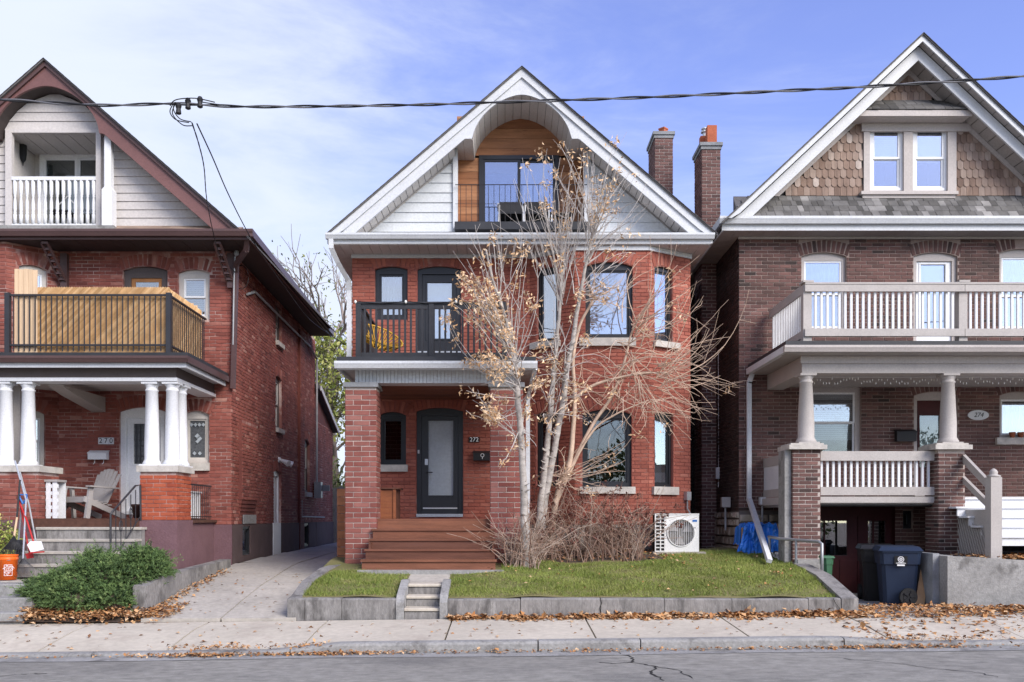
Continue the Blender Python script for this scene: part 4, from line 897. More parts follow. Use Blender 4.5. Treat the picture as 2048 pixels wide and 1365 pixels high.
# gable: brown hooded bargeboard over a recessed balcony
lx, lzt, lsl, lhw = PX(93, 16.3), PZ(122, 16.3), .874, 3.72
roof_gable(Hl, lx, lzt, lsl, lhw + .03, 16.2, 24.4, 'asphalt_shingle')
rake(Hl, 'rake_fascia', 'brown_alu', lx, lzt, lsl, lhw, .03, .12, 16.24, 16.32, 6.6)
xs = [lx + lhw * (i / 130 - 1) for i in range(261)]; tops = []; bots = []; AH = .97; LB = PZ(268, 16.3); CR = PZ(173, 16.3)
for x in xs:
    r_ = lzt - lsl * abs(x - lx); t = abs(x - lx); tp = max(6.6, r_ - .121); rb = max(6.6, r_ - .42)
    if t < AH: bt = LB + (CR - LB) * max(0, 1 - (t / AH) ** 1.75) ** (1 / 1.75)
    else: bt = LB if rb > LB else rb
    tops.append(tp); bots.append(min(bt, tp))
Hl.part('hood_bargeboard', MB().strip(xs, tops, bots, 16.28, 16.33), 'brown_barge')
n = 22; sf = Hl.part('hood_soffit', MB().box(lx - .1, lx + .1, 16.4, 16.5, CR + .04, CR + .06), 'dark_soffit')
def arc(t): return (lx - AH * math.cos(t), LB + (CR - LB) * max(0, 1 - abs(math.cos(t)) ** 1.75) ** (1 / 1.75))
for i in range(n):
    (xa_, za), (xb_, zb) = arc(math.pi * i / n), arc(math.pi * (i + 1) / n)
    MB().hexa([(xa_, 16.33, za), (xb_, 16.33, zb), (xb_, 16.62, zb), (xa_, 16.62, za), (xa_, 16.33, za + .012), (xb_, 16.33, zb + .012), (xb_, 16.62, zb + .012), (xa_, 16.62, za + .012)]).build('soffit_panel', M['dark_soffit'], sf)
for sg in (-1, 1): a = lx + sg * AH; b = lx + sg * 1.36; Hl.part('soffit_panel', MB().box(min(a, b), max(a, b), 16.33, 16.62, LB, LB + .015), 'brown_alu', sf)
GY = 16.58; oz0, oz1 = PZ(445, GY), PZ(267, GY); oa, ob = PX(25, GY), PX(193, GY)
siding(Hl, lx - AH, lx + AH, oz1 + .06, .168, GY + .02, lambda x: LB + (CR - LB) * max(0, 1 - abs((x - lx) / AH) ** 1.75) ** (1 / 1.75), 'beige_siding')
Hl.part('tympanum_back', MB().strip([lx - AH * math.cos(math.pi * i / 24) * .98 for i in range(25)], [arc(math.pi * i / 24)[1] - .01 for i in range(25)], [oz1 + .02] * 25, GY + .05, GY + .07), 'beige_siding')
Hl.part('opening_frame', MB().box(oa - .12, oa, GY - .03, GY + .06, 6.86, oz1 + .06).box(ob, ob + .09, GY - .03, GY + .06, 6.86, oz1 + .06).box(oa, ob, GY - .03, GY + .06, oz1, oz1 + .06), 'beige_siding')
tl = lambda x: lzt - lsl * abs(x - lx) - .40
siding(Hl, ob + .09, lx + lhw, 6.93, .155, GY + .08, tl, 'beige_siding', zmax=LB); siding(Hl, lx - lhw, oa - .12, 6.86, .155, GY + .08, tl, 'beige_siding', zmax=LB)
Hl.part('gable_sheathing', MB().prism([(ob + .09, GY + .11, 6.6), (lx + lhw, GY + .11, 6.6), (ob + .09, GY + .11, tl(ob + .09))], (0, .03, 0)), 'soffit_grey'); Hl.part('gable_sheathing', MB().prism([(oa - .12, GY + .11, 6.6), (lx - lhw, GY + .11, 6.6), (oa - .12, GY + .11, tl(oa - .12))], (0, .03, 0)), 'soffit_grey')
ry = 17.6
Hl.part('recess_back', MB().box(oa - .3, ob + .6, ry, ry + .03, 6.8, 8.7), 'beige_siding'); [Hl.part('recess_side', MB().box(q, q + .02, GY + .06, ry, 6.8, 8.7), 'beige_siding') for q in (oa - .14, ob + .09)]
rc = Hl.part('recess_ceiling', MB().box(oa - .12, ob + .09, GY + .06, ry, oz1 + .01, oz1 + .03), 'soffit_grey')
for i in range(6): MB().box(oa - .1 + i * .28, oa + .165 + i * .28, GY + .07, ry, oz1 - .004, oz1 + .008).build('ceiling_panel', M['beige_siding'], rc)
Hl.part('recess_floor', MB().box(oa - .12, ob + .09, GY - .03, ry, 6.78, 6.9), 'old_concrete')
FR = Fr(0, ry, 0); a, b = FR.u(82), FR.u(215); zt = FR.z(310)
rd = Hl.part('patio_door', ring(MB(), FR, a, b, 6.9, zt, .0, .06, .07), 'white_frame'); mid = FR.u(158)
Hl.part('pane', MB().fbox(FR, a + .06, b - .06, .005, .012, 6.95, zt - .06), 'pane_clear', rd); Hl.part('leaf', ring(MB(), FR, a + .06, mid, 6.96, zt - .06, .012, .05, .06), 'white_frame', rd); Hl.part('leaf', ring(MB(), FR, mid - .02, b - .06, 6.96, zt - .06, .013, .035, .06), 'white_frame', rd)
Hl.part('dark_room', MB().fbox(FR, a + .02, b - .02, .001, .004, 6.92, zt - .02), 'interior_mid', rd)
# turned white balusters
rl = Hl.part('railing', MB().box(oa, ob, GY - .04, GY + .03, PZ(362, GY), PZ(355, GY)).box(oa, ob, GY - .03, GY + .02, 6.90, 6.945), 'white_paint')
z0_, z1_ = 6.94, PZ(362, GY); h_ = z1_ - z0_
pr = [(.034, 0), (.034, .22), (.022, .24), (.034, .27), (.022, .29), (.034, .36), (.03, .5), (.020, .62), (.03, .64), (.02, .66), (.034, .69), (.034, 1)]
me = MB().lathe(0, 0, [(r_, z0_ + t * h_) for r_, t in pr], 8).mesh('baluster', M['white_paint'], True)
for i in range(14): link('baluster', me, rl, at(lerp(oa + .05, ob - .05, i / 13), GY - .005, 0))
cx = PX(218, 16.42); Hl.part('column', MB().box(cx - .095, cx + .095, 16.33, 16.52, 6.80, 7.5).add([(cx - .095, 16.33, 7.5), (cx + .095, 16.33, 7.5), (cx + .095, 16.52, 7.5), (cx - .095, 16.52, 7.5), (cx - .06, 16.36, 7.56), (cx + .06, 16.36, 7.56), (cx + .06, 16.49, 7.56), (cx - .06, 16.49, 7.56)], [(0, 1, 5, 4), (1, 2, 6, 5), (2, 3, 7, 6), (3, 0, 4, 7)]).box(cx - .06, cx + .06, 16.36, 16.49, 7.56, LB - .001), 'white_paint')
Hl.part('sill_board', MB().box(-12, PX(232, 16.4), 16.3, 16.55, 6.72, 6.835), 'old_concrete')
sk = Hl.part('skirt_roof', MB().prism([(cx + .12, 16.25, 6.70), (cx + .12, 16.66, 6.92), (cx + .12, 16.66, 6.7)], (lx + lhw - cx - .35, 0, 0)), 'asphalt_shingle')
for j in range(3):
    x = cx + .1 - R.uniform(0, .1)
    while x < lx + lhw - .25 - j * .09:
        w_ = R.uniform(.14, .24); y0_, z0_ = 16.235 + j * .135, 6.712 + j * .072; m = MB(); m.hexa([(x, y0_, z0_), (x + w_ - .006, y0_, z0_), (x + w_ - .006, y0_ + .15, z0_ + .08), (x, y0_ + .15, z0_ + .08)] + [(x, y0_, z0_ + .016), (x + w_ - .006, y0_, z0_ + .016), (x + w_ - .006, y0_ + .15, z0_ + .086), (x, y0_ + .15, z0_ + .086)]); m.t = [R.random()] * 6
        m.build('shingle', M['brown_shingle'], sk); x += w_
# porch roof and columns
PY = 14.7; pxr = PX(375, PY)
gutter(Hl, -12, pxr, PY, 4.165, 'brown_alu', .105); Hl.part('porch_roof', MB().box(-12, pxr - .03, PY + .1, 16.99, 4.1, 4.235), 'charcoal_paint')
Hl.part('side_gutter', MB().box(pxr - .09, pxr, PY + .11, 16.95, 4.06, 4.165), 'brown_alu')
Hl.part('porch_fascia', MB().box(-12, pxr - .06, PY + .10, PY + .13, 3.985, 4.06).box(pxr - .09, pxr - .06, PY + .13, 16.9, 3.985, 4.055), 'white_alu')
soffit_x(Hl, -12, pxr - .09, PY + .13, 15.0, 4.03, .3, 'white_siding'); Hl.part('side_soffit', MB().box(PX(350, 15), pxr - .09, 15.0, 16.95, 4.03, 4.05), 'white_siding')
bxr = PX(352, 15.0); Hl.part('porch_beam', MB().box(-12, bxr, 15.0, 15.3, 3.845, 4.028), 'beam_brown'); Hl.part('porch_beam', MB().box(bxr - .28, bxr - .002, 15.3, 16.98, 3.845, 4.028), 'beam_brown')
Hl.part('beam_trim', MB().box(-12, bxr + .03, 14.97, 15.33, 3.785, 3.843).box(bxr - .31, bxr + .03, 15.33, 16.98, 3.785, 3.843), 'white_paint')
Hl.part('porch_ceiling', MB().box(-12, bxr - .28, 15.3, 16.98, 3.90, 3.93), 'soffit_grey')
x = PX(148, 16); Hl.part('cross_beam', MB().prism([(x - .13, 15.33, 3.78), (x - .13, 16.97, 3.78), (x - .13, 16.97, 3.50), (x - .13, 15.8, 3.66), (x - .13, 15.33, 3.76)], (.26, 0, 0)), 'taupe_paint')
def column(H, x, y, z0, z1, rb, rt, m, sq=True):
    h = z1 - z0; p = [(rb * 1.25, z0), (rb * 1.25, z0 + .05), (rb * 1.12, z0 + .08), (rb, z0 + .11), (rb, z0 + .3 * h), (rt, z1 - .16), (rt * 1.12, z1 - .15), (rt * 1.12, z1 - .13), (rt, z1 - .12), (rt, z1 - .09), (rt * 1.25, z1 - .05), (rt * 1.25, z1 - .04)]
    c = H.part('column', MB().lathe(x, y, p, 20), m, None, True); s_ = rt * 1.35
    H.part('capital', MB().box(x - s_, x + s_, y - s_, y + s_, z1 - .04, z1 - .002), m, c); H.part('plinth', MB().box(x - rb * 1.3, x + rb * 1.3, y - rb * 1.3, y + rb * 1.3, z0 + .001, z0 + .025), m, c); return c
zc0 = PZ(932, 15)
for px, y in ((304, 15.12), (345, 15.12), (361, 15.5), (12, 15.12), (57, 15.12), (-60, 15.12)): column(Hl, PX(px, y), y, zc0, 3.784, .122, .098, 'white_paint')
x = PX(37, 15.55); Hl.part('square_post', MB().box(x - .085, x + .085, 15.45, 15.65, zc0, 3.78), 'taupe_paint')
for a, b in ((PX(281, 14.95), PX(352, 14.95)), (-9.4, PX(76, 14.95))):
    Hl.part('pier_cap', MB().box(a - .05, b + .05, 14.9, 15.7, zc0 - .105, zc0), 'stone_sill')
    right = b > -6
    pier(Hl, a, b, 14.95, 15.64, 1.45, zc0 - .106, 'orange_brick' if right else OB, OM, .21, .058, .011)
    Hl.part('pier_base', MB().box(a - .03, b + .03, 14.92, 15.67, .45, 1.449), 'mauve_stucco')
pr_ = PX(352, 14.95)
Hl.part('porch_side_wall', MB().box(pr_ - .12, pr_ - .02, 15.67, 16.99, .5, 1.40), 'mauve_stucco'); Hl.part('porch_side_ledge', MB().box(pr_ - .17, pr_ + .03, 15.67, 16.99, 1.402, 1.45), 'brown_carpet')
Hl.part('porch_floor', MB().box(-9.4, pr_ - .17, 15.0, 16.99, 1.3, 1.478), 'brown_carpet')
Hl.part('porch_lip', MB().box(PX(62, 14.9), PX(278, 14.9), 14.86, 15.0, 1.33, 1.48), 'brown_carpet')
for i in range(4):
    z1_ = 1.325 - i * .19; yf = 14.72 - i * .27
    m = MB(); x0, x1 = PX(66, 14.6) - .02 * i, PX(277, 14.6); b = .02
    m.profx([(yf, z1_ - .19), (yf, z1_ - b), (yf + b, z1_), (14.86 + .002 * i, z1_), (14.86 + .002 * i, z1_ - .19)], x0, x1); Hl.part('porch_step', m, 'stained_concrete'); Hl.part('step_nosing', MB().profx([(yf - .02, z1_ - .03), (yf - .02, z1_ + .004), (yf - .008, z1_ + .012), (yf + .26, z1_ + .012), (yf + .26, z1_ - .03)], x0 - .01, x1 + .01), 'concrete')
# iron stair rail with scrolls, iron porch side panel
def iron_rail(H, pts_top, x, ybot, label=None):
    m = MB().tube(pts_top, .016, 6); return m
xr_ = PX(224, 14.1)
top = [(xr_, 14.05, 1.12), (xr_, 14.05, 1.55), (xr_ + .02, 14.1, 1.60), (xr_ + .10, 14.75, 2.02), (xr_ + .12, 14.9, 2.04), (xr_ + .12, 14.92, 1.45)]
m = MB().tube(top, .017, 6).tube([(xr_, 14.05, .4), (xr_, 14.05, 1.2)], .014, 6).tube([(xr_, 14.05, .75), (xr_ + .11, 14.9, 1.5)], .010, 5)
hr = Hl.part('hand_rail', m, 'dark_metal')
for i in range(1, 6):
    t = i / 6; x, y = xr_ + .12 * t, lerp(14.05, 14.9, t); zb, zt = lerp(.75, 1.5, t), lerp(1.56, 2.03, t); Hl.part('bar', MB().tube([(x, y, zb), (x, y, zt)], .008, 5), 'dark_metal', hr)
    if i in (2, 4): 
        c_ = [(x + .0, y + .06 * math.cos(q), (zb + zt) / 2 + .09 * math.sin(q)) for q in [k * .55 for k in range(12)]]; Hl.part('scroll', MB().tube(c_, .007, 4), 'dark_metal', hr)
ip = Hl.part('side_panel_rail', MB().box(pr_ - .09, pr_ - .06, 15.7, 16.95, 2.07, 2.1).box(pr_ - .09, pr_ - .06, 15.7, 16.95, 1.5, 1.52), 'dark_metal')
for i in range(12): Hl.part('bar', MB().box(pr_ - .079, pr_ - .071, 15.74 + i * .105, 15.748 + i * .105, 1.45, 2.08), 'dark_metal', ip)
# upper balcony: iron railing, bamboo screen, pine boards
BY = 15.1; zt, zb = PZ(589, BY), PZ(689, BY); xa_, xb_ = PX(16, BY), PX(338, BY)
br = Hl.part('balcony_rail', MB().box(xa_, xb_, BY - .02, BY + .02, zt - .03, zt).box(xa_, xb_, BY - .02, BY + .02, zb - .03, zb).box(xb_ - .02, xb_ + .02, BY + .02, 16.95, zt - .03, zt).box(xb_ - .02, xb_ + .02, BY + .02, 16.95, zb - .03, zb), 'dark_metal')
for x in (xa_, xb_): Hl.part('post', MB().box(x - .04, x + .04, BY - .042, BY + .038, 4.235, zt + .02), 'dark_metal', br)
me = MB().box(-.008, .008, -.008, .008, zb - .12, zt - .02).mesh('bar', M['dark_metal']); x = xa_ + .09
while x < xb_ - .03: link('bar', me, br, at(x, BY, 0)); x += .0925
for i in range(19): link('bar', me, br, at(xb_, BY + .09 + i * .0925, 0))
Hl.finish()
scn = thing('bamboo_screen', (xb_ - 1.2, BY + .08, 4.3), 'tan bamboo lattice privacy screen tied behind the iron balcony rail', 'screen')
def bamboo(F, u0, u1, z0, z1, d_):
    m = MB(); p = .043; n = int((u1 - u0 + z1 - z0) / p); T = []
    bk = MB().fbox(F, u0, u1, d_ - .03, d_ - .012, z0, z1); bk.t = [.4] * 6; bk.build('screen_back', M['bamboo'], scn)
    for i in range(n):
        s_ = i * p - (z1 - z0); a, b = (u0 + s_, z0), (u0 + s_ + (z1 - z0), z1)
        if a[0] < u0: a = (u0, z0 + (u0 - a[0]))
        if b[0] > u1: b = (u1, z1 - (b[0] - u1))
        if a[0] >= b[0] - .02: continue
        q = MB().tube([F.p(a[0], d_, a[1]), F.p(b[0], d_, b[1])], .0165, 5); q.t = [R.random()] * len(q.f); q.build('bamboo_slat', M['bamboo'], scn)
Fb1 = Fr(0, BY + .07, 0); bamboo(Fb1, PX(70, BY), xb_ - .02, 4.25, PZ(573, BY), 0)
bamboo(Fr(xb_ - .07, BY + .1, 90), 0, 1.7, 4.25, PZ(573, BY), 0)
pl = thing('pine_boards', (PX(50, BY), BY + .05, 4.24), 'pale pine boards standing upright at the left end of balcony', 'boards')
for i, (a, b, t) in enumerate(((27, 35, 537), (35.5, 45, 538), (45.5, 54, 537), (54.5, 63, 538), (63.5, 72, 539))): MB().box(PX(a, BY), PX(b, BY), BY + .03 + .002 * i, BY + .05 + .002 * i, 4.24, PZ(t, BY)).build('board', M['raw_pine'], pl)
pl2 = thing('pine_offcuts', (-5.6, 16.7, 4.24), 'two short pine boards standing where the screen meets the wall', 'boards')
for i in range(2): MB().box(-5.92 + i * .075, -5.85 + i * .075, 16.75, 16.77, 4.24, 5.52 - .04 * i).build('board', M['raw_pine'], pl2)
# ---------------------------------------------------------------- right house (274)
Hr = House('shingled_house', (7.6, 17, .8), 'brown brick house with cedar scale gable and taupe porch, numbered 274')
BB, BM = 'brown_brick', 'brown_mortar'; ZR = 6.84; XW = PX(1478, 17); XE = 11.4
occ = ((1590, 1940, 560, 760), (1940, 2048, 560, 760), (1590, 1632, 740, 890), (1878, 1915, 740, 890), (1580, 1935, 880, 1010), (1530, 1610, 560, 740))
W = Wall(Hr, F0, XW, XE, 1.62, ZR, BB, BM, occ=occ)
W.window(1603, 1693, 505, 662, 8, fm='taupe_trim', sm='white_frame', pane='pane_sky', fw=.07, split=.5, back='curtain_grey')
d2, _ = W.door(1827, 1915, 505, 690, 8, fm='taupe_trim', dm='white_frame', lite=(1845, 1895, 527, 655), pane='pane_sky', back='curtain_white')
W.window(1999, 2082, 498, 662, 8, fm='taupe_trim', sm='white_frame', pane='pane_sky', fw=.07, split=.45, back='curtain_grey')
W.window(1616, 1722, 766, 915, 9, fm='taupe_trim', sm='white_frame', pane='pane_clear', fw=.09, split=.5, back='blind:.72', top_pane='pane_mid')
d1, (A, B, Z0, Z1, e1) = W.door(1828, 1915, 784, 990, 8, fm='taupe_trim', dm='maroon_paint', lite=(1843, 1884, 830, 935), pane='pane_clear', back='blind_white')
W.window(1999, 2078, 784, 876, 8, fm='taupe_trim', sm='white_frame', pane='pane_mid', fw=.06, back='curtain_grey', sill=(1990, 2085, 878, 890))
W.finish()
Wsd = Wall(Hr, Fr(XW, 17, -90), -9.5, 0, 1.62, 7.2, 'shaded_sooty_brick', 'dark_wall_mortar', name='side_wall'); Wsd.finish()
Hr.part('rear_wall', MB().box(XW, XE, 26.4, 26.45, .6, 7), BM); Hr.part('end_wall', MB().box(XE - .03, XE, 17.001, 26.4, .1, 7), BM)
def rubble(H, F, u0, u1, z0, z1, par, m='rough_stone'):
    z = z0
    while z < z1 - .06:
        h_ = min(R.uniform(.12, .22), z1 - z); u = u0
        while u < u1 - .05:
            w_ = min(R.uniform(.16, .42), u1 - u); e = .012; q = .03
            MB().add([F.p(u + e, 0, z + e), F.p(u + w_ - e, 0, z + e), F.p(u + w_ - e, 0, z + h_ - e), F.p(u + e, 0, z + h_ - e), F.p(u + e + q, .03 + R.uniform(0, .03), z + e + q * .7), F.p(u + w_ - e - q, .03 + R.uniform(0, .03), z + e + q * .7), F.p(u + w_ - e - q, .03 + R.uniform(0, .02), z + h_ - e - q * .7), F.p(u + e + q, .03 + R.uniform(0, .02), z + h_ - e - q * .7)],
                     [(4, 5, 6, 7), (0, 1, 5, 4), (1, 2, 6, 5), (2, 3, 7, 6), (3, 0, 4, 7)]).build('stone', M[m], par)
            u += w_
        z += h_
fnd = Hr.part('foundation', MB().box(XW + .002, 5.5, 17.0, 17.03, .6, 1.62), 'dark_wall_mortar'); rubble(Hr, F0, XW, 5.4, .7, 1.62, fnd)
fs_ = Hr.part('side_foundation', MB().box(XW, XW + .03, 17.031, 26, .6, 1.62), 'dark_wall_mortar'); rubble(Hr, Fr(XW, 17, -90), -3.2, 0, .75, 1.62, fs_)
# eaves
e0 = PX(1440, 16.5)
gutter(Hr, e0, 11.9, 16.5, 7.075, 'white_alu', .13); Hr.part('eave_fascia', MB().box(e0 + .06, 11.9, 16.602, 16.62, 6.835, 7.05), 'white_alu')
soffit_x(Hr, e0 + .06, 11.8, 16.622, 17.03, ZR - .005, .28, 'taupe_soffit'); Hr.part('frieze_trim', MB().fbox(F0, XW - .02, XE, .012, .045, ZR - .05, ZR - .008), 'taupe_trim')
Hr.part('side_gutter', MB().box(e0 + .005, e0 + .06, 16.61, 26, 6.93, 7.07), 'white_alu'); Hr.part('side_fascia', MB().box(e0 + .06, e0 + .08, 16.63, 26, 6.82, 7.05), 'white_alu')
ss = Hr.part('side_soffit', MB().box(e0 + .08, XW, 17.03, 26, 6.85, 6.88), 'interior_dark')
me = MB().box(e0 + .08, XW + .0, 0, .27, 6.838, 6.848).mesh('soffit_panel', M['taupe_soffit'])
for i in range(30): link('soffit_panel', me, ss, at(0, 17.035 + i * .28, 0))
# gable
rx, rzt, rsl, rhw = PX(1845, 16.4), PZ(68, 16.4), .94, 3.66
roof_gable(Hr, rx, rzt, rsl, rhw + .03, 16.36, 26.2)
rake(Hr, 'rake_fascia', 'white_alu', rx, rzt, rsl, rhw, .03, .14, 16.39, 16.42, 7.0)
rake(Hr, 'bargeboard', 'white_alu', rx, rzt, rsl, rhw - .1, .15, .40, 16.56, 16.6, 7.05)
for sg in (-1, 1):
    for nm, o, y0_, y1_, n in (('rake_soffit_panel', .13, 16.42, 16.56, 16), ('inner_soffit_panel', .36, 16.6, 16.99, 22)):
        for i in range(n):
            x0, x1 = rx + sg * rhw * i / n, rx + sg * (rhw * (i + 1) / n - .008); z0_, z1_ = rzt - rsl * abs(x0 - rx) - o, rzt - rsl * abs(x1 - rx) - o
            if z1_ > 7.0: Hr.part(nm, MB().quad((x0, y0_, z0_), (x1, y0_, z1_), (x1, y1_, z1_), (x0, y1_, z0_)), 'taupe_soffit')
    n = 24; xs = [rx + sg * (rhw - .55) * i / n for i in range(n + 1)]
    Hr.part('wall_rake_trim', MB().strip(xs, [max(7.6, rzt - rsl * abs(x - rx) - .365) for x in xs], [max(7.6, rzt - rsl * abs(x - rx) - .47) for x in xs], 16.955, 16.985), 'taupe_trim')
Wg = Wall(Hr, Fr(0, 17.02, 0), PX(1725, 17.02), PX(1915, 17.02), 7.62, 9.0, BB, 'taupe_trim', name='gable_wall', rec=.1)
for a, b in ((1740, 1806), (1826, 1894)): Wg.window(a, b, 252, 381, 0, fm='white_frame', pane='pane_mid', fw=.05, split=.5, sm='white_frame', sw=.04, back='blind:.52', arch=False, top_pane='pane_sky')
n0 = len(Hr.br); Wg.finish(); del Hr.br[n0:]
wx0, wx1 = PX(1727, 16.98), PX(1912, 16.98); zw = PZ(386, 16.98)
tr = Hr.part('window_surround', MB().box(wx0, PX(1739, 16.98), 16.96, 17.02, zw, 8.98), 'taupe_trim')
for a, b in ((1807, 1825), (1895, 1912)): Hr.part('casing', MB().box(PX(a, 16.98), PX(b, 16.98), 16.96, 17.02, zw, 8.98), 'taupe_trim', tr)
Hr.part('sill', MB().box(PX(1722, 16.9), PX(1916, 16.9), 16.88, 17.02, zw - .06, zw).box(PX(1726, 16.9), PX(1912, 16.9), 16.92, 17.02, zw - .12, zw - .061), 'taupe_trim', tr)
gx = lambda x: rzt - rsl * abs(x - rx) - .44
Hr.part('gable_sheathing', MB().strip([lerp(rx - 3.3, wx0 + .05, i / 27) for i in range(28)], [max(7.55, gx(lerp(rx - 3.3, wx0 + .05, i / 27))) for i in range(28)], [7.5] * 28, 17.03, 17.05), 'interior_dark'); Hr.part('gable_sheathing', MB().strip([rx - .95 + 1.9 * i / 30 for i in range(31)], [gx(rx - .95 + 1.9 * i / 30) + .06 for i in range(31)], [8.95] * 31, 17.03, 17.05), 'interior_dark'); Hr.part('gable_sheathing', MB().strip([lerp(wx1 - .05, rx + 3.3, i / 20) for i in range(21)], [max(7.55, gx(lerp(wx1 - .05, rx + 3.3, i / 20))) for i in range(21)], [7.5] * 21, 17.03, 17.05), 'interior_dark')
# fish-scale shingles, one mesh per tint
SW, SP = .116, .166
def scale_mesh(square, k):
    m = MB(); w_ = SW / 2 - .003; h = SP + .05
    lo = [(-w_, 0), (w_, 0)] if square else [(-w_, .05)] + [(w_ * math.sin(a), .055 - .055 * math.cos(a)) for a in [rad(q) for q in (-60, -35, -12, 12, 35, 60)]] + [(w_, .05)]
    pts = [(x, -.022 + .018 * (z / h), z) for x, z in lo] + [(w_, -.004, h), (-w_, -.004, h)]
    m.prism(pts, (0, .010, 0)); m.t = [(k + .5) / 8] * len(m.f); return m.mesh('scale_shingle', M['cedar_scale'])
SM = {(s_, k): scale_mesh(s_, k) for s_ in (0, 1) for k in range(8)}
cl = Hr.part('scale_cladding', MB().box(rx - .05, rx + .05, 17.028, 17.032, 9.4, 9.6), 'interior_dark')
def scales(x0, x1, z0, rows, top):
    for r_ in range(rows):
        z = z0 + r_ * SP; x = x0 + (SW / 2 if r_ % 2 else 0)
        while x < x1 + SW * .3:
            if gx(x) > z + SP * .55 and z + SP * .6 < top and x - SW / 2 > x0 - .07 and x + SW / 2 < x1 + .07:
                k = min(7, max(0, int(R.gauss(3.2, 1.9)))); link('scale_shingle', SM[(1 if r_ == 0 else 0, k)], cl, at(x, 17.0 + .001 * (r_ % 2), z + (R.uniform(-.004, .004))))
            x += SW
scales(PX(1528, 17), wx0 - .03, 7.62, 9, 9.05); scales(wx1 + .03, rx + 2.9, 7.62, 9, 9.05); scales(rx - 1.0, rx + 1.0, 9.42, 6, 11)
# pent roofs of split shingles
def pent(x0f, x1f, y0, z0, y1, z1, rows, wdt, name):
    pr = Hr.part(name, MB().prism([(x0f(0), y0 + .02, z0 - .02), (x0f(0), y1 + .02, z1), (x0f(0), y1 + .02, z0 - .02)], (x1f(0) - x0f(0), 0, 0)), 'asphalt_shingle')
    for r_ in range(rows):
        t0, t1 = r_ / rows, (r_ + 1.25) / rows; x = x0f(r_) - R.uniform(0, wdt)
        while x < x1f(r_):
            w_ = wdt * R.uniform(.7, 1.3); ya, za, yb, zb = lerp(y0, y1, t0), lerp(z0, z1, t0), lerp(y0, y1, min(1, t1)), lerp(z0, z1, min(1, t1)); j = R.uniform(-.012, .004); m = MB()
            m.hexa([(x, ya + j, za), (x + w_ - .006, ya + j, za), (x + w_ - .006, yb, zb), (x, yb, zb), (x, ya + j, za + .026), (x + w_ - .006, ya + j, za + .026), (x + w_ - .006, yb, zb + .006), (x, yb, zb + .006)]); m.t = [min(.99, max(0, R.gauss(.45, .25)))] * 6
            m.build('split_shingle', M['slate_shingle'], pr); x += w_
pent(lambda r_: PX(1478, 16.6) + .1 * r_, lambda r_: 10.9 - .1 * r_, 16.60, 7.085, 17.0, 7.62, 4, .145, 'pent_roof')
pent(lambda r_: PX(1722, 16.65) + .1 * r_, lambda r_: PX(1942, 16.65) - .1 * r_, 16.64, 9.11, 16.98, 9.43, 2, .16, 'upper_pent_roof')
Hr.part('pent_fascia', MB().box(PX(1706, 16.66), PX(1945, 16.66), 16.655, 16.69, 8.99, 9.10).box(PX(1712, 16.66), PX(1940, 16.66), 16.691, 17.0, 8.985, 9.0), 'taupe_trim')
Hr.part('frieze_board', MB().box(PX(1722, 16.98), PX(1940, 16.98), 16.94, 17.0, 8.83, 8.98), 'taupe_trim')
# porch roof
gxl = PX(1570, 14.6)
gutter(Hr, gxl, 11.9, 14.6, 4.32, 'taupe_trim', .105); Hr.part('side_gutter', MB().box(gxl, gxl + .09, 14.71, 16.95, 4.21, 4.318), 'white_alu')
Hr.part('porch_roof', MB().box(gxl + .05, 11.9, 14.72, 16.99, 4.29, 4.41), 'charcoal_paint')
soffit_x(Hr, gxl + .06, 11.8, 14.705, 15.0, 4.205, .2, 'taupe_soffit'); Hr.part('side_soffit', MB().box(gxl + .09, 5.0, 15.0, 16.95, 4.206, 4.23), 'taupe_soffit')
bx = PX(1604, 14.98); Hr.part('porch_beam', MB().box(bx, 11.8, 14.98, 15.3, 3.92, 4.2), 'taupe_paint'); Hr.part('porch_beam', MB().box(bx + .002, bx + .3, 15.3, 16.98, 3.92, 4.2), 'taupe_paint')
Hr.part('beam_moulding', MB().box(bx - .03, 11.8, 14.95, 14.978, 4.08, 4.2), 'taupe_trim')
Hr.part('porch_ceiling', MB().box(bx + .3, 11.8, 15.3, 16.98, 3.98, 4.0), 'taupe_soffit')
downspout(Hr, [(gxl + .1, 16.9, 4.22), (PX(1498, 16.9), 16.9, 4.05), (PX(1498, 16.9), 16.9, 1.85), (PX(1501, 16.7), 16.65, 1.72), (PX(1530, 15.0), 14.75, .78)], 'white_alu', .085)
zc0, zc1 = PZ(888, 15), 3.918
for px in (1612, 1896, 2215): column(Hr, PX(px, 15.08), 15.08, zc0, zc1, .135, .102, 'taupe_paint')
for a, b, zb in ((1586, 1640, .55), (1877, 1929, .1), (2188, 2242, .1)):
    x0, x1 = PX(a, 14.9), PX(b, 14.9); pier(Hr, x0, x1, 14.9, 15.36, zb, zc0 - .105, BB, 'chimney_mortar', .2, .052, .013)
    cm = MB(); cm.box(x0 - .09, x1 + .09, 14.81, 15.45, zc0 - .104, zc0 - .03).box(x0 - .05, x1 + .05, 14.86, 15.41, zc0 - .031, zc0); Hr.part('pier_cap', cm, 'stone_sill')
x0 = PX(1586, 14.9); Hr.part('concrete_post', MB().box(x0 - .12, x0 - .012, 14.96, 15.3, .6, zc0 - .11), 'old_concrete')
Hr.part('pier_footing', MB().box(x0 + .02, PX(1642, 14.8), 14.72, 15.3, .1, .80), 'old_concrete')
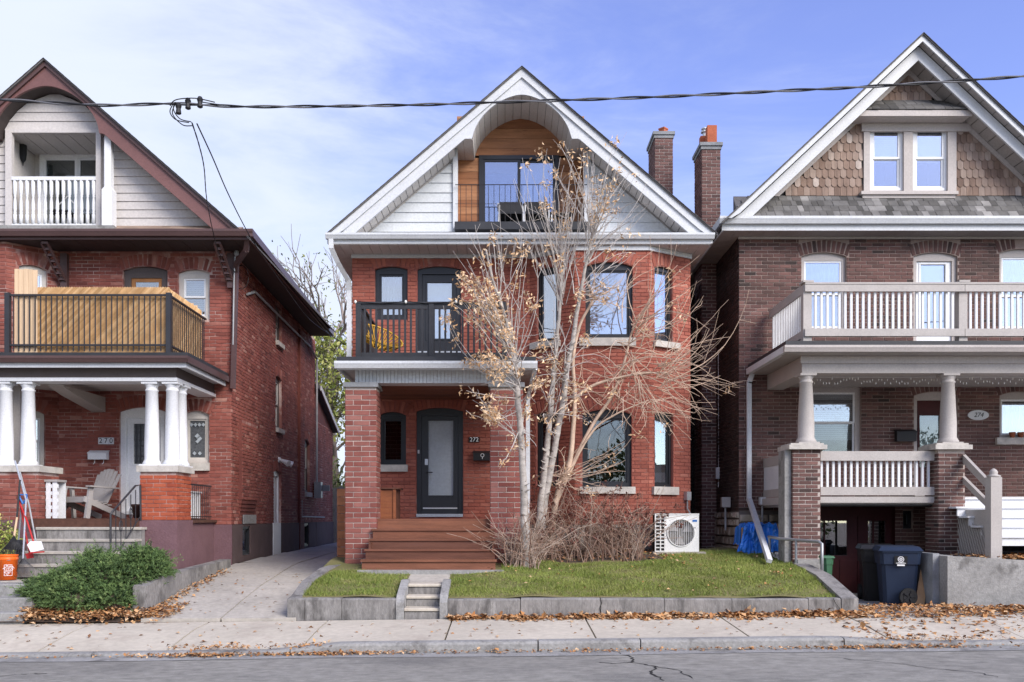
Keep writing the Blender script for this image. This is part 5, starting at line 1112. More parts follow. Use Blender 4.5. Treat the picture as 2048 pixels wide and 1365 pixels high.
# balcony railing
RY = 14.92; zt, zb = PZ(567, RY), PZ(674, RY); a, b = PX(1608, RY), 10.9
rl = Hr.part('balcony_rail', MB().box(a, b, RY - .07, RY + .07, zt - .03, zt), 'taupe_paint')
for c, d_ in ((a, PX(1926, RY)), (PX(1927, RY), b)):
    Hr.part('top_board', MB().box(c, d_, RY - .06, RY - .02, zt - .15, zt - .031), 'taupe_paint', rl); Hr.part('bottom_board', MB().box(c, d_, RY - .06, RY - .02, zb, zb + .125), 'taupe_paint', rl)
for px in (1606, 1917, 2230): x = PX(px, RY); Hr.part('post', MB().box(x, x + .14, RY - .02, RY + .12, 4.41, zt - .03), 'taupe_paint', rl); Hr.part('post_cap', MB().box(x - .02, x + .16, RY - .075, RY + .14, zt + .001, zt + .035), 'taupe_paint', rl)
me = MB().box(-.019, .019, RY - .018, RY + .018, zb + .02, zt - .05).mesh('baluster', M['white_paint']); x = a + .19
while x < b - .05:
    if abs(x - PX(1926, RY)) > .1: link('baluster', me, rl, at(x, 0, 0))
    x += .0995
sr = Hr.part('side_balcony_rail', MB().box(a, a + .14, RY + .13, 16.9, zt - .03, zt), 'taupe_paint')
Hr.part('top_board', MB().box(a, a + .035, RY + .13, 16.9, zt - .15, zt - .031), 'taupe_paint', sr); Hr.part('bottom_board', MB().box(a, a + .035, RY + .13, 16.9, zb, zb + .125), 'taupe_paint', sr)
me2 = MB().box(a + .04, a + .075, -.018, .018, zb + .02, zt - .05).mesh('baluster', M['white_paint'])
for i in range(19): link('baluster', me2, sr, at(0, RY + .16 + i * .096, 0))
# porch railing, floor edge, side panel
LY = 15.05; zt, zb = PZ(903, LY), PZ(991, LY)
for a, b in ((PX(1640, LY), PX(1877, LY)),):
    pr_ = Hr.part('porch_rail', MB().box(a, b, LY - .03, LY + .03, zt - .16, zt), 'taupe_paint'); Hr.part('bottom_board', MB().box(a, b, LY - .03, LY + .03, zb, zb + .14), 'taupe_paint', pr_)
    me = MB().box(-.019, .019, LY + .031, LY + .065, zb + .05, zt - .05).mesh('baluster', M['white_paint']); n = 20
    for i in range(n): link('baluster', me, pr_, at(lerp(a + .04, b - .05, i / (n - 1)), 0, 0))
Hr.part('floor_edge', MB().box(PX(1638, LY), PX(1879, LY), LY - .02, LY + .03, PZ(1006, LY), PZ(994, LY)), 'taupe_paint')
Hr.part('porch_floor', MB().box(4.85, 11.5, LY + .04, 16.99, 1.72, 1.85), 'taupe_paint')
sx = PX(1583, 15.4); sp = Hr.part('side_porch_rail', MB().box(sx - .03, sx + .03, 15.37, 16.98, zt - .17, zt), 'taupe_paint'); Hr.part('bottom_board', MB().box(sx - .03, sx + .03, 15.37, 16.98, zb, zb + .14), 'taupe_paint', sp); Hr.part('floor_edge', MB().box(sx - .03, sx + .03, 15.37, 16.98, 1.68, 1.86), 'taupe_paint', sp)
me = MB().box(sx - .02, sx + .015, -.038, .038, zb + .1, zt - .1).mesh('board', M['white_paint'])
for i in range(20): link('board', me, sp, at(0, 15.42 + i * .08, 0))
# garage opening under the porch
Wu = Wall(Hr, Fr(0, 16.1, 0), PX(1790, 16.1), 8.4, .05, 1.72, BB, BM, name='garage_wall'); Wu.window(1806, 1825, 1022, 1058, 0, fm='black_frame', pane='pane_clear', fw=.03, back=None, arch=False); Wu.finish()
Wall(Hr, Fr(PX(1640, 15.3), 15.36, 90), 0, .9, .05, 1.72, BB, BM, name='garage_side_wall').finish()
Hr.part('garage_ceiling', MB().box(5.2, 8.4, 15.1, 16.6, 1.69, 1.715), 'interior_dark')
GYd = 16.25; ga, gm, gb = PX(1646, GYd), PX(1716, GYd), PX(1791, GYd); Hr.part('garage_lintel', MB().box(5.2, gb + .05, GYd - .05, GYd + .05, 1.52, 1.69), 'maroon_paint')
FG = Fr(0, GYd, 0)
for a, b in ((ga - .35, gm - .01), (gm, gb)):
    g = Hr.part('garage_door', MB().box(a, b, GYd, GYd + .05, .1, .78).box(a, a + .16, GYd, GYd + .05, .78, 1.52).box(b - .16, b, GYd, GYd + .05, .78, 1.52).box(a + .16, b - .16, GYd, GYd + .05, 1.46, 1.52), 'maroon_paint')
    n = 3; w_ = (b - a - .32) / n
    for i in range(n): Hr.part('pane', MB().box(a + .16 + i * w_ + .02, a + .16 + (i + 1) * w_ - .02, GYd + .02, GYd + .03, .8, 1.45), 'pane_mid', g)
    Hr.part('muntins', ring(MB(), FG, a + .16, b - .16, .78, 1.46, -.045, -.005, .025).box(a + .16 + w_ - .015, a + .16 + w_ + .015, GYd + .006, GYd + .044, .8, 1.44), 'maroon_paint', g)
    for q in range(3): Hr.part('panel', MB().box(lerp(a, b, .05 + q * .31), lerp(a, b, .33 + q * .31), GYd - .012, GYd, .16, .72), 'maroon_paint', g)
    Hr.part('dark_room', MB().box(a, b, GYd + .3, GYd + .32, .1, 1.6), 'interior_dark', g)
# front stair: white risers, taupe treads, hand rail
sxl, sxr = PX(1932, 14.3), 10.4
for i in range(5):
    z1_ = 1.86 - .155 * i - .03; yf = 14.95 - .26 * i
    Hr.part('riser', MB().box(sxl + .06 * i, sxr, yf, yf + .03, z1_ - .155, z1_ - .03), 'white_paint'); Hr.part('tread', MB().box(sxl - .04 + .06 * i, sxr, yf - .03, yf + .26, z1_ - .03, z1_), 'white_paint')
Hr.part('stair_skirt', MB().box(7.58, 7.62, 13.95, 14.9, .8, 1.62), 'taupe_paint'); sk = None
for i in range(13): t = i / 13; Hr.part('lattice_strip', MB().beam((7.56, 13.9 + .08 * i, .85), (7.56, 14.2 + .08 * i, 1.35 + .02 * i), .012, .02), 'taupe_paint')
nx = PX(1986, 13.7); nw = Hr.part('newel_post', MB().box(nx - .085, nx + .085, 13.6, 13.77, .82, PZ(955, 13.68)), 'taupe_paint')
zt = PZ(955, 13.68); Hr.part('finial', MB().lathe(nx, 13.685, [(.09, zt), (.105, zt + .02), (.06, zt + .04), (.055, zt + .05), (.062, zt + .08), (.045, zt + .11), (.012, zt + .135)], 10), 'taupe_paint', nw, True)
x1 = PX(1929, 14.9); Hr.part('stair_rail', MB().beam((x1, 14.95, PZ(915, 14.9)), (nx - .05, 13.7, PZ(972, 13.7)), .05, .13), 'taupe_paint', nw); Hr.part('stair_rail', MB().beam((x1, 14.95, PZ(958, 14.9)), (nx - .05, 13.7, PZ(1012, 13.7)), .05, .10), 'taupe_paint', nw)
chimney(Hr, PX(1404, 18.8), PX(1440, 18.8), 18.8, 19.5, .6, PZ(290, 18.8))
zf = PZ(288, 18.8); Hr.part('chimney_flue', MB().box(4.30, 4.50, 18.95, 19.15, zf - .02, zf + .46), 'clay_flue'); Hr.part('chimney_flue', MB().box(4.22, 4.37, 19.25, 19.4, zf - .02, zf + .36), 'clay_flue'); Hr.part('flue_cowl', MB().lathe(4.33, 19.33, [(.05, zf + .3), (.05, zf + .45), (.09, zf + .46), (.09, zf + .48), (.05, zf + .52), (.08, zf + .53), (.08, zf + .55)], 10), 'galvanised')
Hr.finish()
# concrete wall holding the neighbour's terrace
cw = thing('terrace_wall', (8.5, 13.3, .1), 'tall weathered concrete wall beside the sunken garage entrance', 'wall')
xw = PX(1882, 13.5); m = MB()
xs = [xw, xw + .5, xw + 1.1, xw + 2.2, 13]; tz = [.92, .90, .86, .80, .75]
m.strip(xs, tz, [-.2] * 5, 13.3, 13.5); m.build('wall_face', M['old_concrete'], cw)
MB().strip([xw, xw + .18], [.92, .92], [-.2, -.2], 13.501, 14.9).build('wall_return', M['old_concrete'], cw)
rub = MB().box(xw - .10, xw - .002, 13.55, 14.9, -.1, .95).build('rough_return', M['grey_stone'], cw)
tt = MB(); tt.quad((xw + .18, 13.5, .84), (13, 13.5, .70), (13, 16.99, .86), (xw + .18, 16.99, .86)); tt.build('terrace', M['soil'], kind='structure')
# ---------------------------------------------------------------- vegetation
def P3(px, py, Y): return Vector((PX(px, Y), Y, PZ(py, Y)))
def smooth(pts, k=5):
    out = []
    for i in range(len(pts) - 1):
        p0, p1, p2, p3 = pts[max(i - 1, 0)], pts[i], pts[i + 1], pts[min(i + 2, len(pts) - 1)]
        for j in range(k):
            t = j / k; out.append(.5 * ((2 * p1) + (p2 - p0) * t + (2 * p0 - 5 * p1 + 4 * p2 - p3) * t * t + (3 * p1 - p0 - 3 * p2 + p3) * t ** 3))
    return out + [pts[-1]]
def leaf_mesh(name, m, P, D, size, aspect=.38, parent=None, curl=.35, flat=0, kind='stuff', label=None, cat=None):
    """P: n x 3 bases, D: n x 3 directions, size: n. Two creased triangles each side of a midrib."""
    P = np.asarray(P, float); D = np.asarray(D, float); n = len(P); size = np.broadcast_to(np.asarray(size, float), (n,))
    D /= np.linalg.norm(D, axis=1)[:, None] + 1e-9
    rnd = NR.normal(size=(n, 3))
    if flat: rnd = rnd * (1 - flat) + np.array([0, 0, 1.0]) * flat * 3
    S = np.cross(D, rnd); S /= np.linalg.norm(S, axis=1)[:, None] + 1e-9; U = np.cross(S, D)
    s = size[:, None]; c = NR.uniform(.2, 1, (n, 1)) * curl
    tip = P + D * s - U * s * c * .5; mid = P + D * s * .5 + U * s * .06
    l = mid + S * s * aspect * .5 + U * s * c * .25; r = mid - S * s * aspect * .5 + U * s * c * .25
    V = np.stack([P, l, tip, r, mid], 1).reshape(-1, 3); b = (np.arange(n) * 5)[:, None]
    Fc = np.concatenate([b + [0, 4, 1], b + [1, 4, 2], b + [0, 3, 4], b + [3, 2, 4]], 1).reshape(-1, 3)
    t = np.repeat(NR.uniform(0, 1, n), 4)
    return np_mesh(name, m, V, Fc, t, parent, kind, label, cat)
def np_mesh(name, m, V, Fc, t=None, parent=None, kind=None, label=None, cat=None, smooth_=False):
    me = bpy.data.meshes.new(name); k = Fc.shape[1]
    me.vertices.add(len(V)); me.vertices.foreach_set('co', np.asarray(V, np.float32).ravel())
    me.loops.add(Fc.size); me.loops.foreach_set('vertex_index', Fc.astype(np.int32).ravel())
    me.polygons.add(len(Fc)); me.polygons.foreach_set('loop_start', np.arange(0, Fc.size, k, dtype=np.int32))
    me.materials.append(M[m])
    if t is not None: a = me.attributes.new('tint', 'FLOAT', 'FACE'); a.data.foreach_set('value', np.asarray(t, np.float32))
    me.update(calc_edges=True); me.validate()
    return link(name, me, parent, kind=kind, label=label, cat=cat)
TW = {}                                                  # twig meshes gathered per thing
LP, LD, LS = [], [], []
def whip(mb, o, tgt, r0, r1, bend=.12, n=9, side=2):
    o, tgt = Vector(o), Vector(tgt); d_ = tgt - o; l = d_.length; ax = Vector((R.gauss(0, 1), R.gauss(0, .6), R.gauss(0, 1))); ax = (ax - d_.normalized() * ax.dot(d_.normalized())); ax.normalize(); bb = R.uniform(-1, 1) * bend * l
    pts = [o + d_ * t + ax * bb * math.sin(math.pi * t * .9) + Vector((R.gauss(0, .006), R.gauss(0, .006), R.gauss(0, .006))) for t in [i / n for i in range(n + 1)]]
    mb.tube(pts, (r0, r1), 5, False)
    for _ in range(side):
        i = R.randrange(2, n - 1); q = pts[i] + (pts[i + 1] - pts[i]).normalized() * l * R.uniform(.08, .28) + Vector((R.gauss(0, .12), R.gauss(0, .08), R.gauss(0, .10))) * l
        mb.tube([pts[i], (pts[i] + q) / 2 + Vector((R.gauss(0, .02), 0, R.gauss(0, .02))), q], (r0 * .5, r1 * .8), 4, False)
    return pts
def cluster(p, n=7, s=.078, droop=.35):
    for _ in range(n):
        d_ = Vector((R.gauss(0, 1), R.gauss(0, 1), R.gauss(0, .8) - droop)); d_.normalize()
        LP.append(tuple(Vector(p) + Vector((R.gauss(0, .05), R.gauss(0, .05), R.gauss(0, .05))))); LD.append(tuple(d_)); LS.append(s * R.uniform(.65, 1.35))
tree = thing('multi_stem_tree', (PX(1065, 15.5), 15.5, .75), 'slim grey multi-stem tree with dry tan leaves in front of middle house', 'tree')
stems = [([(1052, 1148), (1048, 1000), (1043, 890), (1036, 800), (1032, 735), (1024, 690), (1008, 625), (985, 560), (972, 500)], 14.42, 14.2, .072, .015),
         ([(1072, 1125), (1082, 1010), (1094, 900), (1102, 810), (1110, 720), (1118, 640), (1122, 590), (1128, 520)], 15.6, 15.75, .076, .018),
         ([(1078, 1125), (1090, 1000), (1112, 880), (1126, 800), (1133, 745), (1147, 670), (1160, 590), (1172, 530), (1184, 470), (1190, 420)], 15.65, 15.6, .074, .016)]
for pts, y0, y1, r0, r1 in stems:
    n = len(pts); q = smooth([P3(a, b, lerp(y0, y1, i / (n - 1))) for i, (a, b) in enumerate(pts)], 6)
    q = [p + Vector((R.gauss(0, .004), R.gauss(0, .004), 0)) for p in q]; rs = [lerp(r0, r1, (i / (len(q) - 1)) ** .85) * R.uniform(.94, 1.08) for i in range(len(q))]
    MB().tube(q, rs, 10).build('trunk', M['birch_bark'], tree, True)
kn = MB()
for _ in range(46):
    pts, y0, y1, r0, r1 = R.choice(stems); i = R.randrange(1, 5); t = R.random(); p = P3(lerp(pts[i][0], pts[i + 1][0], t), lerp(pts[i][1], pts[i + 1][1], t), lerp(y0, y1, i / len(pts)) - .05); sx = R.choice((-1, 1))
    kn.tube([p, p + Vector((sx * .05, -.02, .02)), p + Vector((sx * R.uniform(.06, .1), -.04, .045))], (.016, .006), 5)
kn.build('branch_stubs', M['birch_bark'], tree, kind='stuff')
tw = MB()
def fam(o, Y0, xr, yr, n, r0=.0095, r1=.003, Ys=.45, leafp=.5, lc=2, bend=.12, jit=10, dst=None, side=2):
    for _ in range(n):
        a = P3(o[0] + R.gauss(0, jit * .5), o[1] + R.gauss(0, jit), Y0); b = P3(R.uniform(*xr), R.uniform(*yr), min(Y0 + R.gauss(0, Ys) - .1, 16.1 if Y0 > 15 else 14.5)); r_ = r0 * R.uniform(.6, 1.15)
        pts = whip(dst if dst is not None else tw, a, b, r_, r1, bend, side=side)
        if R.random() < leafp:
            for _ in range(lc): i = R.randrange(4, len(pts)); cluster(pts[i], R.randrange(8, 16))
fam((1020, 690), 14.27, (905, 985), (490, 600), 15, leafp=1, lc=4, r0=.013); fam((1030, 735), 14.3, (985, 1075), (470, 640), 12, leafp=.8, lc=2); fam((1036, 760), 14.3, (885, 985), (560, 740), 14, leafp=1, lc=4, bend=.2)
fam((1040, 800), 14.33, (930, 1090), (700, 850), 10, leafp=1, lc=3, bend=.25); fam((1046, 900), 14.38, (925, 1010), (770, 850), 4, leafp=1, lc=4, bend=.25); fam((1000, 600), 14.25, (925, 1040), (420, 520), 8, leafp=.7, lc=2)
fam((1120, 600), 15.7, (1020, 1170), (300, 470), 22, leafp=.4, lc=2); fam((1128, 530), 15.75, (1050, 1180), (300, 420), 12, leafp=.35, lc=2); fam((1110, 720), 15.6, (1050, 1180), (560, 760), 12, leafp=.8, lc=3, bend=.25)
fam((1184, 470), 15.55, (1090, 1285), (285, 430), 30, leafp=.42, lc=2, bend=.06); fam((1175, 520), 15.6, (1180, 1300), (300, 460), 14, leafp=.2, lc=1, bend=.1); fam((1160, 590), 15.6, (1060, 1330), (440, 600), 12, leafp=.4, lc=2, bend=.2)
fam((1133, 745), 15.6, (1060, 1230), (640, 860), 14, leafp=.5, lc=2, bend=.3); fam((1105, 830), 15.5, (1060, 1180), (720, 900), 12, leafp=.7, lc=2, bend=.3); fam((1045, 860), 14.36, (990, 1080), (760, 940), 8, leafp=.7, lc=2, bend=.3)
tw.build('twigs', M['twig_grey'], tree, kind='stuff')
leaf_mesh('leaves', 'dry_leaf', LP, LD, LS, .36, tree, .5); LP, LD, LS = [], [], []
tr2 = thing('brown_stem_tree', (PX(1110, 15.9), 15.9, .8), 'orange-brown leaning stem with bare whippy branches reaching over the bay', 'tree')
st2 = [([(1100, 1125), (1112, 1000), (1138, 930), (1146, 860), (1150, 790), (1146, 720), (1160, 650), (1185, 600), (1178, 570)], 15.9, 15.8, .06, .016), ([(1146, 800), (1185, 772), (1240, 755), (1290, 747), (1335, 746)], 15.85, 15.6, .032, .012),
       ([(1110, 1010), (1150, 920), (1185, 850), (1225, 790), (1250, 720), (1262, 670), (1280, 630)], 15.9, 15.7, .042, .012), ([(1120, 980), (1180, 870), (1230, 830), (1300, 800)], 15.9, 15.6, .028, .008)]
for pts, y0, y1, r0, r1 in st2:
    n = len(pts); q = smooth([P3(a, b, lerp(y0, y1, i / (n - 1))) for i, (a, b) in enumerate(pts)], 6); MB().tube(q, (r0, r1), 8).build('trunk' if r0 > .05 else 'limb', M['twig_tan'], tr2, True)
tw2 = MB()
fam((1320, 748), 15.6, (1370, 1490), (560, 850), 36, leafp=.12, lc=1, bend=.3, dst=tw2, r0=.0085, side=2, jit=18); fam((1270, 660), 15.7, (1280, 1420), (470, 700), 26, leafp=.12, lc=1, bend=.3, dst=tw2, jit=20); fam((1255, 720), 15.7, (1180, 1400), (660, 860), 28, leafp=.08, lc=1, bend=.3, dst=tw2, jit=25)
fam((1230, 790), 15.7, (1150, 1350), (700, 900), 22, leafp=.08, lc=1, bend=.35, dst=tw2, jit=25); fam((1180, 600), 15.8, (1120, 1300), (500, 640), 14, leafp=.3, lc=1, bend=.3, dst=tw2); fam((1150, 780), 15.85, (1060, 1230), (680, 860), 16, leafp=.3, lc=1, bend=.3, dst=tw2)
fam((1300, 800), 15.6, (1300, 1400), (820, 900), 12, leafp=.2, lc=1, bend=.35, dst=tw2); fam((1120, 960), 15.8, (1050, 1260), (860, 980), 22, leafp=.2, lc=1, bend=.35, dst=tw2)
tw2.build('twigs', M['twig_tan'], tr2, kind='stuff'); leaf_mesh('leaves', 'dry_leaf', LP, LD, LS, .36, tr2, .5); LP, LD, LS = [], [], []
# dry hydrangea-like shrubs at the foot of the bay
for nm, lab, xr, hr, n, grey, yr_ in (('dry_shrub', 'bare brown shrub with dead flower heads under the bay window', (1060, 1285), (.7, 1.45), 300, .5, (15.0, 16.2)), ('dry_shrub', 'tangle of bare straw-coloured stems beside the right porch pier', (1012, 1078), (.5, 1.2), 140, .9, (14.25, 14.84))):
    sh = thing(nm, (PX(sum(xr) / 2, sum(yr_) / 2), sum(yr_) / 2, .75), lab, 'shrub', 'bare shrubs in the planting bed'); m = MB(); T = []; hp, hd, hs = [], [], []
    for i in range(n):
        Y = R.uniform(*yr_); bx_ = PX(R.uniform(*xr), Y); z0 = lz(bx_, Y); h = R.uniform(*hr) * (.6 if R.random() < .45 else 1); lx_ = R.gauss(0, .38); ly_ = R.gauss(-.12, .22)
        pts = [Vector((bx_ + lx_ * t ** 1.5 + R.gauss(0, .012), Y + ly_ * t ** 1.5 + R.gauss(0, .012), z0 - .02 + h * (t - .25 * R.random() * t * t))) for t in (0, .2, .4, .6, .8, 1)]
        if R.random() < .3: pts[-1].z -= .12; pts[-1].x += .1
        k0 = len(m.f); m.tube(pts, (.0075, .003), 4, False); 
        if R.random() < .7:
            for _ in range(2): q = pts[R.randrange(1, 5)]; m.tube([q, q + Vector((R.gauss(0, .09), R.gauss(0, .07), R.uniform(-.02, .14))), q + Vector((R.gauss(0, .16), R.gauss(0, .1), R.uniform(-.05, .2)))], (.004, .002), 3, False)
        T += [min(.99, R.random() * .6 + (.4 if R.random() < grey else 0))] * (len(m.f) - k0)
        if grey < .6 and R.random() < .4 and h > .5:
            for _ in range(26): v = Vector((R.gauss(0, 1), R.gauss(0, 1), R.gauss(0, .8))).normalized(); hp.append(tuple(pts[-1] + v * .035)); hd.append(tuple(v)); hs.append(R.uniform(.025, .05))
    m.t = T; m.build('stems', M['twig_brown'], sh, kind='stuff')
    if hp: leaf_mesh('flower_heads', 'seed_head', hp, hd, hs, .7, sh, .6)
# juniper
jn = thing('juniper', (-6.1, 13.4, .3), 'spreading dark green juniper spilling over the driveway edge', 'shrub')
def ell(c, r, n, up=0):
    v = NR.normal(size=(n, 3)); v[:, 2] = np.abs(v[:, 2]) if up else v[:, 2]; v /= np.linalg.norm(v, axis=1)[:, None]; return np.array(c) + v * np.array(r), v
def sprays(name, m, lobes, par, n, size, needles=16, nl=.045, lift=.35):
    B, D = [], []
    for (c, r, wgt) in lobes:
        p, v = ell(c, r, int(n * wgt), 1); k = NR.uniform(.72, 1.0, (len(p), 1)); p = np.array(c) + (p - np.array(c)) * k; d_ = v * np.array([1, 1, .5]) + NR.normal(size=v.shape) * .35 + np.array([0, 0, lift]); B.append(p); D.append(d_)
    B = np.concatenate(B); D = np.concatenate(D); D /= np.linalg.norm(D, axis=1)[:, None]; n = len(B); L_ = NR.uniform(.6, 1.3, n) * size; tint = np.clip(NR.normal(.45, .22, n), 0, 1)
    P_, Q_, S_, T_ = [], [], [], []
    for k in range(needles):
        t = (k + .3) / needles; base = B + D * (L_ * t)[:, None] - np.array([0, 0, .05]) * (t * t); side = NR.normal(size=(n, 3)); side -= D * (side * D).sum(1)[:, None]; side /= np.linalg.norm(side, axis=1)[:, None]
        P_.append(base); Q_.append(D * .9 + side * .9); S_.append(NR.uniform(.7, 1.2, n) * nl * (1.25 - t * .6)); T_.append(np.clip(tint + t * .25 - .1, 0, 1))
    P_ = np.concatenate(P_); Q_ = np.concatenate(Q_); S_ = np.concatenate(S_); T_ = np.concatenate(T_); Q_ /= np.linalg.norm(Q_, axis=1)[:, None]
    s = np.cross(Q_, NR.normal(size=Q_.shape)); s /= np.linalg.norm(s, axis=1)[:, None]; w_ = S_[:, None] * .16
    V = np.stack([P_ - s * w_, P_ + s * w_, P_ + Q_ * S_[:, None]], 1).reshape(-1, 3); Fc = np.arange(len(V)).reshape(-1, 3)
    return np_mesh(name, m, V, Fc, T_, par, 'stuff')
JL = [((-5.95, 13.4, .42), (.6, .5, .46), .26), ((-6.5, 13.2, .32), (.45, .4, .34), .18), ((-5.55, 13.65, .58), (.36, .4, .42), .17), ((-6.2, 12.95, .22), (.45, .3, .3), .1), ((-6.85, 13.2, .36), (.24, .25, .18), .06), ((-5.75, 12.98, .22), (.3, .25, .26), .07), ((-6.25, 13.65, .5), (.4, .3, .46), .1)]
sprays('foliage', 'juniper', JL, jn, 4600, .17, 20, .05); sprays('foliage', 'juniper', [(c, tuple(q * 1.13 for q in r), g_) for c, r, g_ in JL], jn, 420, .26, 22, .05, .2)
m = MB()
for (c, r, wgt) in JL: m.lathe(c[0], c[1], [(r[0] * .8 * math.cos(a), c[2] - .02 + r[2] * .78 * math.sin(a)) for a in (0, .3, .6, .9, 1.2, 1.5)], 14, 1, r[1] / r[0])
m.build('inner_wood', M['juniper_wood'], jn, kind='stuff')
for _ in range(9): a = R.uniform(0, 6.28); MB().tube([(-6.0, 13.4, .15), (-6.0 + .35 * math.cos(a), 13.4 + .3 * math.sin(a), .4), (-6.0 + .75 * math.cos(a), 13.4 + .5 * math.sin(a), .62)], (.03, .008), 5).build('stem', M['juniper_wood'], jn)
# hedge bush by the left porch
def leafbush(name, m, lobes, n, size, label, cat, par=None, asp=.5, wood=None, group=None):
    th = par or thing(name, (lobes[0][0][0], lobes[0][0][1], lobes[0][0][2] - lobes[0][1][2]), label, cat, group); B, D = [], []
    for c, r, wgt in lobes: p, v = ell(c, r, int(n * wgt)); k = NR.uniform(.35, 1.02, (len(p), 1)) ** .6; B.append(np.array(c) + (p - np.array(c)) * k); D.append(v + NR.normal(size=v.shape) * .8)
    leaf_mesh('foliage', m, np.concatenate(B), np.concatenate(D), NR.uniform(.7, 1.3, sum(len(b) for b in B)) * size, asp, th, .3); return th
hb = leafbush('yellowing_bush', 'hedge_leaf', [((-8.35, 14.45, 1.05), (.48, .4, .5), .5), ((-8.15, 14.35, .75), (.4, .35, .35), .25), ((-8.75, 14.4, .95), (.5, .4, .5), .25)], 3600, .06, 'yellow-green leafy bush beside the left porch steps', 'bush')
for _ in range(10): MB().tube([(-8.4 + R.gauss(0, .08), 14.45, .5), (-8.4 + R.gauss(0, .2), 14.4, .9), (-8.35 + R.gauss(0, .35), 14.4, 1.35)], (.014, .005), 5).build('stem', M['juniper_wood'], hb)
# trees beyond the driveway
def far_tree(name, label, x, y, h, spread, leafm, nleaf, zr, seed, leafsize=.17, twn=200, bare=True):
    rr = random.Random(seed); th = thing(name, (x, y, .7), label, 'tree', None); MB().tube([(x, y, .5), (x + .1, y, h * .3), (x - .1, y, h * .55), (x, y, h * .8)], (h * .022, h * .008), 9).build('trunk', M['far_bark'], th, True)
    m = MB(); ends = []
    def grow(p, d_, l, r_, dep):
        q = p + d_ * l; m.tube([p, (p + q) / 2 + Vector((rr.gauss(0, .05), rr.gauss(0, .05), rr.gauss(0, .05))) * l, q], (r_, r_ * .6), 4, False)
        if dep == 0: ends.append(q); return
        for _ in range(3 if dep > 1 else 4):
            v = (d_ + Vector((rr.gauss(0, .5), rr.gauss(0, .5), rr.gauss(.1, .4)))).normalized(); grow(p + (q - p) * rr.uniform(.5, 1), v, l * rr.uniform(.55, .85), r_ * .55, dep - 1)
    for i in range(13): a = rr.uniform(0, 6.28); t = rr.uniform(.25, .8); grow(Vector((x, y, h * t)), Vector((math.cos(a) * spread, math.sin(a) * spread, rr.uniform(.5, 1.3))).normalized(), h * .17, h * .007, 3)
    m.build('branches', M['far_bark'], th, kind='stuff')
    ev = [e for e in ends if zr[0] < e.z < zr[1]] or ends
    P_ = np.array([tuple(rr.choice(ev)) for _ in range(nleaf)]) + NR.normal(size=(nleaf, 3)) * .32; D_ = NR.normal(size=(nleaf, 3)) - np.array([0, 0, .8])
    leaf_mesh('crown', leafm, P_, D_, NR.uniform(.6, 1.3, nleaf) * leafsize, .5, th, .3); return th
far_tree('bare_tree', 'tall half-bare tree behind the driveway between left and middle houses', -7.2, 37, 11.6, .75, 'olive_leaf', 900, (4, 12), 3, .14)
far_tree('yellow_tree', 'yellow-green autumn tree behind the driveway', -6.3, 33, 8.2, .8, 'yellow_leaf', 5200, (2.4, 8), 5, .19)
leafbush('backyard_shrub', 'olive_leaf', [((-6.6, 31, 2.2), (1.3, .8, 1.6), .5), ((-5.2, 32, 1.9), (1.2, .8, 1.3), .5)], 4200, .15, 'olive leafy shrub standing behind the grey backyard fence', 'shrub')
fn = thing('board_fence', (-6.3, 29.6, .7), 'weathered grey board fence closing the far end of the driveway', 'fence')
for i in range(26): MB().box(-8.4 + i * .16, -8.25 + i * .16, 29.6 + R.uniform(0, .01), 29.63, .7, 2.5 + R.uniform(-.03, .03)).build('board', M['old_concrete'], fn)
# grass blades
def blades(name, regs, dens, lab):
    P_ = []
    for x0, x1, y0, y1, cut in regs:
        n = int((x1 - x0) * (y1 - y0) * dens); x = NR.uniform(x0, x1, n); y = NR.uniform(y0, y1, n); k = cut(x, y); P_.append(np.stack([x[k], y[k]], 1))
    P_ = np.concatenate(P_); z = np.array([lz(a, b) for a, b in P_]); n = len(P_); pn = .5 + .5 * np.sin(P_[:, 0] * 3.1 + 2 * np.sin(P_[:, 1] * 4.1)) * np.sin(P_[:, 1] * 5.3 + 1.7 * np.sin(P_[:, 0] * 2.3)); h = NR.uniform(.018, .05, n) * (.6 + .75 * pn) + np.where(NR.uniform(0, 1, n) > .985, .05, 0); a = NR.uniform(0, 6.283, n); w_ = NR.uniform(.003, .006, n); ln = NR.normal(0, .022, (n, 2))
    kp = NR.uniform(0, 1, n) < .35 + .75 * pn; P_, z, h, a, w_, ln, n = P_[kp], z[kp], h[kp], a[kp], w_[kp], ln[kp], int(kp.sum()); B = np.stack([P_[:, 0], P_[:, 1], z - .004], 1); s = np.stack([np.cos(a) * w_, np.sin(a) * w_, 0 * a], 1); tip = B + np.stack([ln[:, 0], ln[:, 1], h], 1)
    V = np.stack([B - s, B + s, tip], 1).reshape(-1, 3); pat = .5 + .5 * np.sin(P_[:, 0] * 1.7 + 1.3 * np.sin(P_[:, 1] * 2.3)) * np.sin(P_[:, 1] * 2.9 + P_[:, 0]); t = np.clip(NR.normal(.32, .2, n) + .25 * pat, 0, 1)
    np_mesh(name, 'grass_blade', V, np.arange(3 * n).reshape(-1, 3), t, None, 'stuff', lab, 'grass')
blades('grass', [(-.84, 4.76, 12.78, 16.6, lambda x, y: ~((x > -.1) & (x < 2.75) & (y > 15.0 + .12 * np.sin(x * 3))) & ~((x < .3) & (y > 14.75)) & ~((x < -.05) & (y > 13.95) & (x > -2.4)) & ~((x > 2.6) & (x < 3.6) & (y > 16.35)) & (x < 4.78)),
                 (-2.95, -1.5, 12.78, 14.1, lambda x, y: x > -2.9 + .25 * np.maximum(0, (y - 13.2)))], 7500, 'mown green lawn grass behind the low wall')
